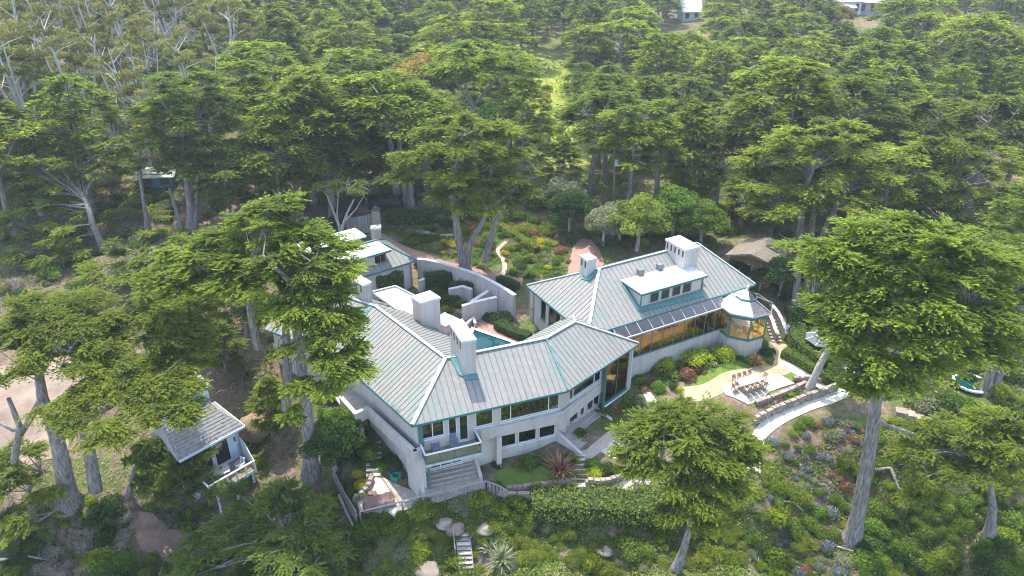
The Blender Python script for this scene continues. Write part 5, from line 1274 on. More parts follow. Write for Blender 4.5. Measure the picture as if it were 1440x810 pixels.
def bare_twigs(mb, pts, rnd, n=40, L=1.6, r=.022):
    for _ in range(n):
        a = Vector(rnd.choice(pts)); a = a + Vector((rnd.uniform(-1, 1), rnd.uniform(-1, 1), rnd.uniform(-.8, .4)))
        d = Vector((rnd.gauss(0, 1), rnd.gauss(0, 1), rnd.gauss(-.1, .5))).normalized() * L * rnd.uniform(.5, 1.2); b = a + d; c = a.lerp(b, .5) + Vector((rnd.gauss(0, .12), rnd.gauss(0, .12), rnd.gauss(0, .12)))
        mb.tube([a, c, b], [r, r * .8, r * .3], 3, cap=False)
def densify(pts, k=4):
    out = []
    for a, b in zip(pts[:-1], pts[1:]):
        for q in range(k): out.append(Vector(a).lerp(Vector(b), q / k))
    return out + [Vector(pts[-1])]
def flare(pts, r0, r1):
    n = len(pts); rs = [r0 + (r1 - r0) * (i / (n - 1)) ** .85 for i in range(n)]; rs[0] *= 1.7; rs[1] *= 1.18; return rs

# ---- forest templates (origin at the foot)
TPL = {}
def template(key, style, Hh, Rr, seed, leaf=CYP, bark=BARK, npad=48, padr=1.5, L=.62, T=24, K=9):
    rnd = random.Random(seed); pads = []; mb = MB(); tr = []
    def add_pad(x, y, z, r, ox=None, oy=None):
        a = math.atan2(y, x) + rnd.uniform(-.4, .4); pads.append((x, y, z, r, math.cos(a) if ox is None else ox, math.sin(a) if oy is None else oy))
    lean = (rnd.uniform(-.08, .08) * Hh, rnd.uniform(-.08, .08) * Hh)
    if style in ('umbrella', 'twin'):
        stems = 2 if style == 'twin' else 1
        for s in range(stems):
            sx = (s - .5) * 1.1 if stems == 2 else 0; tp = [(sx, 0, -.8), (sx * 1.5 + lean[0] * .2, lean[1] * .2, Hh * .25), (sx * 2.6 + lean[0] * .5, lean[1] * .5, Hh * .5), (sx * 3.2 + lean[0], lean[1], Hh * .7)]
            strip_tube(mb, densify(tp, 2), 0, 0, 8, rr=flare(densify(tp, 2), .46 / stems ** .4, .22)); tr += densify(tp, 4)[4:]
            for k in range(4):
                a = rnd.uniform(0, 6.28); e = Vector(tp[-1]) + Vector((math.cos(a) * Rr * .6, math.sin(a) * Rr * .6, Hh * rnd.uniform(.1, .22))); st = Vector(tp[2]).lerp(Vector(tp[3]), rnd.uniform(.0, 1)); md = st.lerp(e, .5) + Vector((0, 0, -.25)); strip_tube(mb, [st, md, e], .17, .07, 5); tr += densify([st, md, e], 3)
        c = Vector((lean[0], lean[1], 0))
        for k in range(npad):
            a = rnd.uniform(0, 6.28); q = math.sqrt(rnd.random()); r = Rr * q; z = Hh * (.68 + .30 * (1 - q ** 2.2) * rnd.uniform(.55, 1.05) + rnd.uniform(-.03, .05))
            if rnd.random() < .18: z = Hh * rnd.uniform(.42, .64); r = Rr * rnd.uniform(.4, .85)
            add_pad(c.x + r * math.cos(a), c.y + r * math.sin(a), z, padr * rnd.uniform(.7, 1.2))
    else:
        tp = [(0, 0, -.8), (lean[0] * .15, lean[1] * .15, Hh * .3), (lean[0] * .55, lean[1] * .55, Hh * .62), (lean[0], lean[1], Hh * .94)]
        strip_tube(mb, densify(tp, 2), 0, 0, 8, rr=flare(densify(tp, 2), .42 * Hh / 15, .06)); tr = densify(tp, 5)[5:]
        lo = dict(tier=.30, dense=.16, wind=.36, young=.10, pine=.38)[style]
        for k in range(npad):
            t = (k + rnd.random()) / npad; t = t ** .85
            z = Hh * (lo + (1 - lo) * t)
            prof = dict(tier=(1 - t ** 3.2) * .86 + .24, dense=math.sin(math.pi * min(1, .18 + .82 * t)) ** .6 * (1 - .25 * t) + .05, wind=(1 - t ** 3) * .8 + .3, young=(1 - t) * .95 + .08, pine=math.sin(math.pi * (.15 + .82 * t)) ** .7)[style]
            a = k * 2.39996 + rnd.uniform(-.5, .5); r = Rr * prof * rnd.uniform(.45, 1.0); w = .0
            if style == 'wind': w = Rr * .5 * t
            lx = lean[0] * z / Hh; ly = lean[1] * z / Hh
            add_pad(lx + w + r * math.cos(a), ly + r * math.sin(a), z - .12 * r, padr * rnd.uniform(.7, 1.2) * (.65 + .5 * prof))
    limbs_to(mb, tr, pads, rnd, .07, 4)
    bare_twigs(mb, [p[:3] for p in pads if p[2] < Hh * .8] or [pads[0][:3]], rnd, 26, 1.7, .03)
    V, tone = pad_sprays(pads, T, K, L, L * .46, dome=.28 if style != 'pine' else .5, rough=.13)
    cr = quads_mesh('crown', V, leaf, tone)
    tb = mb.build('trunk', bark, None, True); tme = tb.data; bpy.data.objects.remove(tb)
    me = tme.copy(); me.name = 'tree'
    TPL[key] = (tme, cr, Hh)
template('umbrella', 'umbrella', 16, 6.4, 1, npad=52, padr=1.75)
template('umbrella_b', 'umbrella', 14, 5.4, 2, npad=44, padr=1.6, leaf=CYPD)
template('twin', 'twin', 16.5, 6.6, 3, npad=56, padr=1.7)
template('tier', 'tier', 17, 5.8, 4, npad=60, padr=1.6)
template('tier_b', 'tier', 15, 5.0, 5, npad=52, padr=1.5, leaf=CYPD)
template('dense', 'dense', 15, 4.8, 6, npad=64, padr=1.5)
template('dense_b', 'dense', 13, 5.2, 7, npad=60, padr=1.6, leaf=CYPD)
template('wind', 'wind', 15, 5.4, 8, npad=54, padr=1.6)
template('young', 'young', 8, 2.6, 9, npad=34, padr=1.0, L=.5)
template('pine', 'pine', 16, 4.6, 10, npad=56, padr=1.35, leaf=CYPD)
def leaf_ball(cs, n, L, W, flat=.8, up=.15, shell=.45):
    """cs rows (x y z r): leaf clumps on ball shells"""
    cs = np.asarray(cs, float); out = []; tones = []
    for x, y, z, r in cs:
        d = rv3(n); d[:, 2] = np.abs(d[:, 2]) * 1.0 - .25; d /= np.linalg.norm(d, axis=1, keepdims=True)
        q = r * (1 - shell * RNG.random(n) ** 2)[:, None]; C = np.array([x, y, z]) + d * q * np.array([1, 1, flat])
        D = d * .5 + rv3(n) * .9; D[:, 2] += up; D /= np.linalg.norm(D, axis=1, keepdims=True); S = np.cross(D, d + .5 * rv3(n)); S /= np.linalg.norm(S, axis=1, keepdims=True) + 1e-9
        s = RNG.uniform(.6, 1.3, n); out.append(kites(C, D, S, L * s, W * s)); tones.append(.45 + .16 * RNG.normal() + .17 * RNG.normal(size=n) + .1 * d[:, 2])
    return np.concatenate(out), np.concatenate(tones)
def euc_template(key, seed, Hh=19, leaf=EUC, stems=4, clumps=60, spread=4.2, cl=1.15):
    rnd = random.Random(seed); mb = MB(); tips = []
    for s in range(stems):
        a = 6.28 * s / stems + rnd.uniform(-.4, .4); top = Vector((math.cos(a) * spread * rnd.uniform(.4, 1), math.sin(a) * spread * rnd.uniform(.4, 1), Hh * rnd.uniform(.8, 1))); P = [Vector((rnd.uniform(-.2, .2), rnd.uniform(-.2, .2), -.8)), top * .3 + Vector((0, 0, Hh * .04)), top * .65, top]
        strip_tube(mb, densify(P, 2), .24, .06, 6)
        for k in range(7):
            st = P[1].lerp(P[3], rnd.uniform(.15, .95)); e = st + Vector((rnd.gauss(0, 1.4), rnd.gauss(0, 1.4), rnd.uniform(.8, 2.6))); strip_tube(mb, [st, st.lerp(e, .5) + Vector((rnd.gauss(0, .2), 0, .1)), e], .07, .02, 4); tips.append(e)
    cs = []
    for k in range(clumps):
        t = rnd.choice(tips); cs.append((t.x + rnd.gauss(0, .9), t.y + rnd.gauss(0, .9), t.z + rnd.uniform(-1.0, .6), cl * rnd.uniform(.6, 1.2)))
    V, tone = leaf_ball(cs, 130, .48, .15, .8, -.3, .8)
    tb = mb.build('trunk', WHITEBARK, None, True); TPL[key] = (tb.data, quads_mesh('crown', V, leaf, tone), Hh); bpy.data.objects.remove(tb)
euc_template('eucalyptus', 21, clumps=46, cl=1.0); euc_template('eucalyptus_b', 22, 17, stems=5, clumps=34, cl=.95)
def round_template(key, seed, Hh, Rr, leaf, n=26, L=.5, per=420, cl=1.5):
    rnd = random.Random(seed); mb = MB(); cs = []; tips = []
    strip_tube(mb, [(0, 0, -.6), (.1, .1, Hh * .25), (.15, -.1, Hh * .5)], 0, 0, 7, rr=[.34, .25, .18])
    for k in range(n):
        a = k * 2.4; q = math.sqrt((k + .5) / n); r = Rr * q * rnd.uniform(.75, 1); z = Hh * (.42 + .45 * math.sqrt(max(0, 1 - q * q)) + rnd.uniform(-.12, .05)); cs.append((r * math.cos(a), r * math.sin(a), z, cl * rnd.uniform(.75, 1.25)))
        strip_tube(mb, [(.12, 0, Hh * rnd.uniform(.25, .5)), (r * .5 * math.cos(a), r * .5 * math.sin(a), z * .8), (r * .9 * math.cos(a), r * .9 * math.sin(a), z)], .09, .03, 4)
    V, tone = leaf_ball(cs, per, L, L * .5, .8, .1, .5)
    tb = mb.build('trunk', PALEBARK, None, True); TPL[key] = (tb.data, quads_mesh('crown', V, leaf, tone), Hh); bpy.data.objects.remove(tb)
round_template('yellow', 31, 12, 4.6, YEL); round_template('oak', 32, 9, 4.2, SHRD); round_template('lime', 33, 7, 3.6, SHRM, 20, .4, 420, 1.3); round_template('grey', 34, 6.5, 3.4, SHRG, 20, .38, 420, 1.3); round_template('olive', 35, 8, 3.8, SHR)

def tree(key, p, s=1.0, rz=None, label='', group=None, name='cypress_tree', cat='tree', sz=None):
    tme, cme, Hh = TPL[key]
    t = thing(name, label, cat, p, group); t.rotation_euler.z = random.uniform(0, 6.28) if rz is None else rz; t.scale = (s, s, (sz or 1) * s)
    mesh_obj('trunk', tme, t); mesh_obj('crown', cme, t); return t
JOINED = {}
def far_tree(key, p, s, label, group, name='cypress_tree', sz=1.0):
    if key not in JOINED:
        tme, cme, Hh = TPL[key]; bm = bmesh.new(); bm.from_mesh(tme); nt_ = len(bm.faces); tl = bm.faces.layers.float.get('tone') or bm.faces.layers.float.new('tone')
        bm.from_mesh(cme); bm.faces.ensure_lookup_table(); bm.faces.layers.float.get('tone')
        for i, f in enumerate(bm.faces): f.material_index = 0 if i < nt_ else 1
        me = bpy.data.meshes.new('far_tree'); bm.to_mesh(me); bm.free(); me.materials.append(tme.materials[0]); me.materials.append(cme.materials[0]); JOINED[key] = me
    o = bpy.data.objects.new(name, JOINED[key]); COL.objects.link(o); o.location = p; o.rotation_euler.z = random.uniform(0, 6.28); o.scale = (s, s, s * sz)
    return tag(o, label, 'tree', group)

# ---- individually shaped trees
def hero(label, base, trunks, blobs, leaf=CYP, L=.42, T=34, K=12, padr=1.25, dens=1.0, seed=0, depth=.8, bark=BARK, twigs=60, name='cypress_tree', dome=.26, rough=.12, flat=.35):
    """base pixel; trunks: ([pixels], r0, r1); blobs: (px, py, rx_px, ry_px, n_pads)"""
    rnd = random.Random(seed); b = gp(*base); Y = b.y; t = thing(name, label, 'tree', b); mb = MB(); tr = []
    bw = sum(q[4] for q in blobs); cx_, cy_ = sum(q[0] * q[4] for q in blobs) / bw, sum(q[1] * q[4] for q in blobs) / bw; cc_ = atY(cx_, cy_, Y); an = flat * math.pi / 2; nrm_ = Vector((0, -math.cos(an), math.sin(an)))
    for px, r0, r1 in trunks:
        P = [atY(x, y, Y + rnd.uniform(-.3, .3)) for x, y in px]
        if px[0] == base: P[0] = b - Vector((0, 0, .5)); 
        if flat > .37:
            for i in range(2, len(P)):
                ex = (P[i] - cc_).dot(nrm_) + .9
                if ex > 0: P[i] = P[i] - nrm_ * ex + Vector((0, 0, -.15 * ex))
        D_ = densify(P, 3); strip_tube(mb, D_, 0, 0, 9, rr=flare(D_, r0, r1) if px[0] == base else [r0 + (r1 - r0) * i / (len(D_) - 1) for i in range(len(D_))]); tr += D_[2:]
    pads = []
    for bl in blobs:
        x, y, rx, ry, n = bl; c = ray_plane(x, y, cc_, nrm_); dist = c.y * _c - (c.z - CAM_H) * _s; wx = rx * dist / FPX; wz = ry * dist / FPX / .9
        for k in range(max(2, int(n * dens))):
            while True:
                u, v, w = rnd.uniform(-1, 1), rnd.uniform(-1, 1), rnd.uniform(-1, 1)
                if u * u + v * v + w * w < 1: break
            p = c + Vector((u * wx, v * wx * depth, w * wz)); c0 = Vector((b.x, b.y, 0)); o = Vector((p.x - c0.x, p.y - c0.y, 0))
            o = o.normalized() if o.length > .3 else Vector((1, 0, 0)); pads.append((p.x, p.y, p.z, min(padr, max(.5, wx * .8)) * rnd.uniform(.75, 1.2), o.x, o.y))
    limbs_to(mb, tr, pads, rnd, .075, 4); bare_twigs(mb, [p[:3] for p in pads], rnd, twigs, 1.4, .02)
    mb.build('trunk', bark, t, True)
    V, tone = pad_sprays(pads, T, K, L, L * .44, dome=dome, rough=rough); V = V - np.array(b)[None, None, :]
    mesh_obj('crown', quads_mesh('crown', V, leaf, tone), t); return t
# ================================================================== the individual trees
hero('tall cypress with two pale trunks standing against the left end of the villa roof', (437, 665),
     [([(437, 665), (433, 600), (428, 540), (418, 470), (407, 395), (398, 330), (396, 285)], .62, .16), ([(402, 575), (404, 520), (402, 470), (400, 420), (393, 350)], .42, .16), ([(407, 395), (370, 360), (310, 345)], .22, .07), ([(407, 400), (440, 370), (485, 365)], .2, .06), ([(420, 480), (455, 460), (490, 450)], .12, .04), ([(428, 545), (460, 540), (490, 515)], .12, .04), ([(362, 490), (352, 440), (345, 410)], .3, .2)],
     [(396, 288, 30, 14, 7), (360, 312, 48, 16, 10), (430, 318, 40, 14, 8), (300, 345, 55, 18, 12), (385, 348, 60, 18, 14), (455, 350, 45, 18, 11), (480, 378, 34, 12, 7), (420, 382, 55, 15, 11), (340, 378, 55, 18, 12), (270, 378, 45, 16, 9), (250, 352, 28, 12, 4), (300, 400, 50, 12, 9), (420, 422, 50, 10, 9), (455, 440, 40, 8, 7), (405, 445, 38, 10, 6), (470, 408, 36, 8, 6), (230, 385, 34, 12, 6), (370, 405, 50, 10, 8), (255, 400, 35, 10, 5), (445, 400, 40, 9, 6),
      (452, 422, 30, 6, 5), (470, 448, 36, 7, 7), (495, 455, 22, 6, 4), (455, 476, 28, 8, 6), (490, 470, 34, 7, 7), (508, 490, 18, 7, 4), (470, 505, 32, 9, 7), (500, 526, 26, 8, 6), (468, 545, 26, 8, 5), (415, 540, 18, 7, 3), (410, 585, 16, 8, 3), (395, 490, 18, 7, 3)], flat=0.5, seed=41, twigs=110)
hero('broad cypress with bright flat sprays spreading over the sandy drive at far left', (95, 705),
     [([(95, 705), (88, 650), (78, 610), (60, 560), (55, 525)], .75, .3), ([(135, 690), (125, 630), (112, 580), (125, 540)], .55, .22), ([(20, 650), (28, 600), (12, 560)], .3, .15), ([(60, 560), (30, 610), (0, 595)], .3, .12), ([(78, 610), (150, 575), (210, 545)], .3, .08), ([(55, 525), (80, 490), (110, 470)], .28, .08), ([(125, 540), (180, 560), (240, 545)], .2, .06)],
     [(45, 432, 60, 14, 14), (135, 425, 65, 14, 14), (215, 440, 55, 16, 12), (20, 468, 40, 14, 8), (95, 465, 55, 16, 13), (175, 470, 60, 16, 14), (250, 470, 35, 14, 7), (60, 500, 40, 10, 7), (150, 505, 45, 10, 9), (220, 502, 50, 14, 10), (265, 515, 20, 10, 4), (30, 523, 35, 6, 5),
      (140, 552, 45, 7, 8), (90, 578, 42, 6, 7), (190, 545, 42, 8, 8), (235, 560, 35, 9, 7), (150, 605, 40, 7, 6), (255, 590, 25, 8, 4), (100, 600, 25, 5, 3), (215, 535, 45, 8, 7), (260, 445, 40, 14, 8), (275, 490, 28, 12, 5), (60, 450, 60, 14, 10), (120, 530, 60, 8, 8), (200, 580, 35, 7, 5), (180, 520, 55, 9, 8), (215, 425, 60, 14, 10), (275, 425, 30, 12, 5), (283, 462, 25, 12, 5), (286, 500, 18, 10, 4), (250, 570, 30, 8, 5), (265, 545, 25, 8, 4)], flat=0.8, seed=42, padr=1.35, L=.36, T=36, leaf=CYP, rough=.1)
hero('low cypress limb with dark green sprays in front of the pale blue cottage', (175, 700),
     [([(175, 700), (190, 660), (215, 640), (250, 625)], .3, .1), ([(190, 665), (210, 690), (240, 690)], .12, .05)],
     [(225, 610, 28, 9, 6), (250, 640, 40, 14, 10), (275, 612, 22, 8, 4), (225, 655, 35, 14, 8), (275, 650, 28, 10, 6), (225, 692, 32, 9, 7), (250, 680, 25, 8, 4), (292, 635, 14, 6, 2), (235, 625, 40, 12, 9), (260, 665, 36, 12, 8), (205, 640, 30, 12, 6), (215, 675, 30, 10, 6), (280, 690, 25, 8, 4)], flat=0.6, seed=43, leaf=CYPD, L=.36, padr=1.0)
hero('scrubby cypress with bare grey twigs at the lower left edge', (45, 730),
     [([(45, 730), (40, 690), (30, 650)], .3, .1), ([(45, 730), (75, 720), (100, 690)], .15, .05)],
     [(25, 640, 35, 12, 7), (10, 690, 30, 16, 6), (35, 665, 30, 12, 6), (60, 700, 25, 10, 4), (20, 745, 28, 12, 5), (-20, 660, 25, 14, 5)], flat=0.6, seed=44, L=.36, padr=1.0, twigs=180)
hero('sprawling dark cypress on the bottom slope left of the fence', (420, 790),
     [([(420, 790), (410, 760), (390, 735)], .35, .12), ([(420, 790), (450, 770), (480, 760)], .2, .06)],
     [(330, 712, 45, 13, 9), (390, 700, 45, 14, 10), (440, 725, 40, 14, 8), (350, 745, 55, 14, 11), (420, 755, 50, 14, 10), (300, 770, 45, 14, 8), (370, 780, 55, 14, 10), (460, 760, 35, 10, 5), (310, 740, 30, 10, 4), (440, 795, 50, 12, 7), (270, 795, 50, 12, 7)], flat=0.75, seed=45, leaf=CYPD, L=.36, padr=1.1, twigs=160)
hero('round topped cypress standing alone in front of the patio', (948, 802),
     [([(948, 802), (962, 770), (972, 735), (975, 690), (972, 640)], .36, .12), ([(972, 690), (1010, 650), (1040, 630)], .16, .05), ([(972, 680), (930, 645), (905, 630)], .16, .05)],
     [(965, 572, 45, 10, 9), (925, 588, 40, 11, 8), (1005, 588, 45, 12, 9), (965, 605, 60, 14, 13), (905, 612, 32, 12, 7), (1035, 615, 36, 13, 8), (930, 635, 50, 14, 10), (1000, 635, 55, 14, 11), (900, 655, 26, 8, 5), (960, 665, 50, 10, 9), (1040, 652, 30, 10, 5), (1005, 680, 40, 9, 7), (965, 690, 26, 7, 4), (990, 705, 36, 7, 6), (1010, 722, 22, 5, 3), (1045, 690, 22, 6, 3), (985, 708, 34, 8, 6), (1005, 738, 30, 7, 4), (950, 722, 24, 7, 4), (1025, 670, 36, 9, 6), (890, 630, 26, 9, 5), (1058, 630, 22, 9, 4)], flat=0.5, seed=46, padr=1.05, L=.34, T=36)
hero('giant leaning cypress with a thick pale trunk at the right of the garden', (1198, 762),
     [([(1198, 762), (1207, 720), (1216, 670), (1226, 610), (1232, 560), (1238, 500), (1255, 430), (1270, 360)], .66, .25), ([(1230, 590), (1250, 600), (1285, 610)], .28, .1), ([(1236, 520), (1300, 470), (1360, 440)], .3, .08), ([(1238, 510), (1190, 450), (1150, 420)], .28, .08)],
     [(1225, 325, 45, 10, 8), (1290, 318, 50, 12, 9), (1185, 350, 45, 14, 9), (1250, 350, 55, 16, 12), (1320, 345, 50, 16, 11), (1375, 360, 40, 16, 8), (1172, 385, 40, 14, 8), (1220, 390, 55, 18, 13), (1290, 390, 60, 18, 14), (1355, 395, 50, 16, 10), (1410, 405, 32, 14, 6), (1172, 425, 36, 12, 6), (1205, 430, 55, 16, 11), (1270, 430, 60, 18, 13), (1340, 432, 55, 16, 11), (1395, 445, 40, 12, 7), (1195, 465, 36, 12, 6), (1235, 472, 55, 16, 10), (1300, 470, 50, 14, 8), (1355, 465, 36, 10, 5), (1210, 508, 40, 12, 6), (1260, 510, 45, 12, 6), (1195, 540, 35, 10, 4), (1245, 545, 40, 9, 5), (1432, 370, 35, 14, 6), (1425, 430, 35, 14, 6), (1420, 475, 35, 12, 5), (1375, 500, 45, 10, 6), (1310, 520, 45, 10, 6)], flat=0.42, seed=47, padr=1.5, L=.44, T=25, twigs=260)
hero('slender leaning pale trunk with small crown behind the rubble wall', (1137, 547), [([(1137, 547), (1152, 515), (1165, 490), (1178, 466)], .38, .22)], [(1180, 462, 22, 10, 5), (1195, 480, 25, 10, 5), (1165, 470, 16, 6, 2)], seed=48, leaf=CYPD, bark=PALEBARK)
hero('cypress with a broken pale trunk at the lower right corner', (1393, 752), [([(1393, 752), (1396, 715), (1392, 680), (1385, 640)], .42, .15)],
     [(1385, 620, 45, 12, 9), (1330, 640, 40, 12, 7), (1420, 640, 35, 14, 7), (1360, 600, 40, 12, 7), (1300, 670, 40, 12, 6), (1350, 668, 40, 12, 6), (1425, 600, 30, 12, 5), (1310, 700, 30, 9, 4), (1285, 640, 32, 10, 5), (1330, 610, 35, 10, 6), (1400, 660, 40, 12, 7), (1270, 605, 30, 9, 4), (1380, 585, 40, 10, 6)], flat=0.55, seed=49, padr=1.1, L=.36, twigs=120)
hero('twin dark trunks leaning right beside the plunge pool', (1385, 552), [([(1385, 552), (1400, 500), (1416, 450), (1432, 405)], .4, .25), ([(1395, 556), (1412, 500), (1432, 450), (1450, 400)], .42, .25)],
     [(1440, 380, 40, 14, 8), (1470, 400, 40, 16, 7), (1400, 385, 30, 10, 5), (1430, 350, 35, 12, 6), (1425, 480, 25, 8, 3)], seed=50)
hero('three trunked flat tiered cypress in the middle of the flower garden', (655, 378),
     [([(655, 378), (645, 340), (640, 300), (634, 268), (645, 220), (650, 180)], .55, .16), ([(655, 378), (660, 345), (680, 310), (692, 285), (690, 230)], .42, .15), ([(682, 368), (690, 335), (700, 305), (712, 285)], .46, .2), ([(640, 300), (636, 275), (600, 240)], .2, .06), ([(692, 290), (730, 260), (760, 245)], .18, .05)],
     [(650, 172, 50, 8, 8), (600, 188, 50, 10, 8), (700, 185, 45, 10, 8), (650, 200, 75, 12, 14), (585, 218, 45, 9, 7), (715, 215, 45, 10, 8), (640, 235, 85, 10, 14), (730, 245, 40, 9, 6), (580, 245, 40, 8, 5), (690, 262, 60, 9, 9), (745, 268, 26, 8, 4), (620, 265, 45, 7, 5), (690, 284, 60, 5, 8)], flat=0.3, seed=51, padr=1.5, L=.46, twigs=150)
hero('umbrella shaped cypress rising above the tiered garden cypress', (667, 262), [([(667, 262), (667, 170), (664, 145), (650, 110)], .4, .15), ([(665, 150), (690, 120), (715, 100)], .2, .06), ([(665, 150), (640, 115), (620, 100)], .2, .06)],
     [(680, 72, 55, 9, 10), (640, 90, 50, 10, 9), (715, 88, 50, 10, 9), (670, 100, 70, 9, 10), (625, 105, 30, 7, 4)], seed=52, padr=1.7, L=.5, twigs=120)
hero('yellow green cypress crown above the utility pole', (880, 300), [([(880, 300), (886, 270), (890, 220), (895, 170)], .42, .12)],
     [(905, 148, 30, 9, 6), (880, 165, 40, 11, 8), (930, 172, 40, 11, 8), (900, 190, 55, 12, 11), (860, 200, 30, 9, 5), (945, 200, 30, 9, 5), (880, 225, 45, 9, 7), (925, 222, 40, 9, 6)], seed=53, padr=1.5, L=.5)
hero('grey trunked cypress with spreading arms behind the garden', (922, 288), [([(922, 288), (924, 262), (926, 235), (930, 205)], .46, .2), ([(926, 240), (950, 228), (975, 215)], .22, .08), ([(926, 240), (908, 232), (895, 225)], .18, .06)],
     [(940, 200, 45, 10, 8), (980, 215, 40, 9, 6), (960, 185, 45, 10, 7), (1000, 195, 35, 9, 5)], seed=54, padr=1.4, L=.5, leaf=CYPD)
hero('bleached pale cypress trunk with a thin dying crown', (1005, 292), [([(1005, 292), (1010, 260), (1015, 230), (1020, 200)], .38, .15), ([(1013, 240), (1035, 220), (1050, 212)], .16, .05), ([(1015, 230), (1005, 205), (998, 190)], .16, .05), ([(1018, 215), (1030, 195), (1040, 185)], .12, .04)], [(1020, 180, 40, 9, 5), (1050, 200, 25, 8, 3), (1000, 180, 20, 8, 3)], seed=55, bark=PALEBARK, twigs=160, L=.45)
hero('bare branching pale tree in front of the parked cars', (478, 335), [([(478, 335), (482, 318), (488, 300), (498, 280)], .3, .1), ([(480, 325), (470, 300), (460, 275)], .22, .08), ([(484, 312), (500, 295), (512, 275)], .12, .04), ([(478, 330), (474, 300), (476, 270)], .14, .05)], [(470, 258, 30, 8, 4), (505, 262, 22, 7, 3)], seed=56, bark=PALEBARK, twigs=90)
hero('dark leaning cypress trunk on the bare left bank', (378, 262), [([(378, 262), (368, 225), (355, 180), (345, 140)], .42, .2)], [(345, 120, 50, 14, 9), (390, 135, 45, 12, 8), (320, 150, 35, 10, 5), (360, 90, 45, 12, 7), (400, 165, 30, 9, 4)], seed=57, padr=1.6, L=.5)
hero('cluster of fluted cypress trunks above the left terrace', (268, 325), [([(268, 325), (267, 290), (262, 250), (255, 200)], .55, .25), ([(258, 328), (248, 295), (238, 265)], .32, .18), ([(274, 322), (276, 280), (280, 240)], .35, .2)],
     [(255, 112, 60, 12, 10), (300, 140, 50, 14, 9), (225, 150, 45, 12, 8), (270, 170, 65, 14, 12), (310, 195, 35, 12, 6), (240, 205, 45, 10, 7), (285, 235, 50, 12, 8), (235, 235, 30, 8, 3)], seed=58, padr=1.6, L=.48, leaf=CYPD, twigs=140)
hero('thin brown trunked cypress beside the terraced path', (208, 322), [([(208, 322), (203, 290), (198, 255), (195, 210)], .32, .15)], [(195, 195, 40, 10, 6), (160, 205, 40, 10, 6), (225, 215, 30, 8, 4), (190, 225, 35, 8, 4)], seed=59, padr=1.3)
hero('left edge cypress with bright layered sprays and a leaning grey trunk', (148, 352), [([(148, 352), (130, 315), (115, 285), (100, 262)], .45, .25), ([(120, 400), (105, 375), (95, 350)], .3, .15)],
     [(60, 215, 60, 14, 10), (120, 225, 55, 12, 9), (20, 240, 45, 14, 7), (80, 250, 55, 12, 8), (40, 285, 50, 12, 8), (95, 290, 35, 10, 5), (30, 320, 50, 14, 8), (90, 330, 40, 12, 6), (45, 360, 50, 12, 8), (110, 365, 35, 10, 5), (15, 390, 40, 12, 6)], flat=0.5, seed=60, padr=1.35, L=.42, twigs=140)
hero('bright green cypress below the terrace at left', (200, 395), [([(200, 395), (195, 370), (185, 345)], .35, .15)], [(180, 345, 45, 12, 7), (225, 355, 45, 12, 8), (200, 380, 50, 12, 8), (150, 385, 35, 10, 5), (255, 335, 35, 10, 5)], flat=0.5, seed=61, padr=1.2)
hero('wide dark cypress crown filling the right hillside behind the brown cottage', (1125, 352), [([(1125, 352), (1126, 310), (1130, 270), (1150, 230)], .5, .25), ([(1140, 355), (1142, 315), (1150, 270)], .45, .25), ([(1150, 352), (1165, 310), (1190, 270)], .35, .2)],
     [(1110, 190, 55, 14, 9), (1170, 180, 55, 14, 9), (1080, 225, 45, 14, 7), (1140, 215, 60, 16, 11), (1200, 210, 55, 14, 9), (1090, 262, 45, 12, 7), (1150, 252, 60, 14, 10), (1215, 245, 50, 14, 8), (1065, 290, 35, 12, 5), (1180, 285, 50, 12, 7), (1120, 290, 45, 10, 6)], flat=0.45, seed=62, padr=1.7, L=.5, twigs=220)
hero('wide bright cypress at the right edge above the leaning giant', (1330, 350), [([(1330, 350), (1335, 310), (1330, 270)], .5, .25)],
     [(1270, 205, 50, 14, 8), (1330, 200, 55, 14, 9), (1390, 205, 50, 14, 8), (1250, 240, 50, 14, 8), (1310, 238, 60, 16, 11), (1375, 240, 55, 14, 9), (1430, 235, 35, 14, 5), (1285, 275, 55, 14, 9), (1350, 278, 55, 14, 9), (1410, 285, 45, 14, 7), (1320, 312, 55, 12, 8), (1385, 320, 45, 12, 6), (1430, 330, 35, 12, 5)], flat=0.45, seed=63, padr=1.7, L=.5, twigs=160)
hero('dark cypress behind the pavilion with a straight grey trunk', (1119, 436), [([(1119, 436), (1120, 410), (1122, 380), (1125, 345)], .45, .3), ([(1133, 440), (1134, 415), (1136, 385)], .5, .35)], [(1140, 345, 30, 10, 5), (1165, 360, 35, 10, 5), (1150, 400, 30, 10, 5), (1105, 345, 22, 7, 3)], seed=64, padr=1.4)

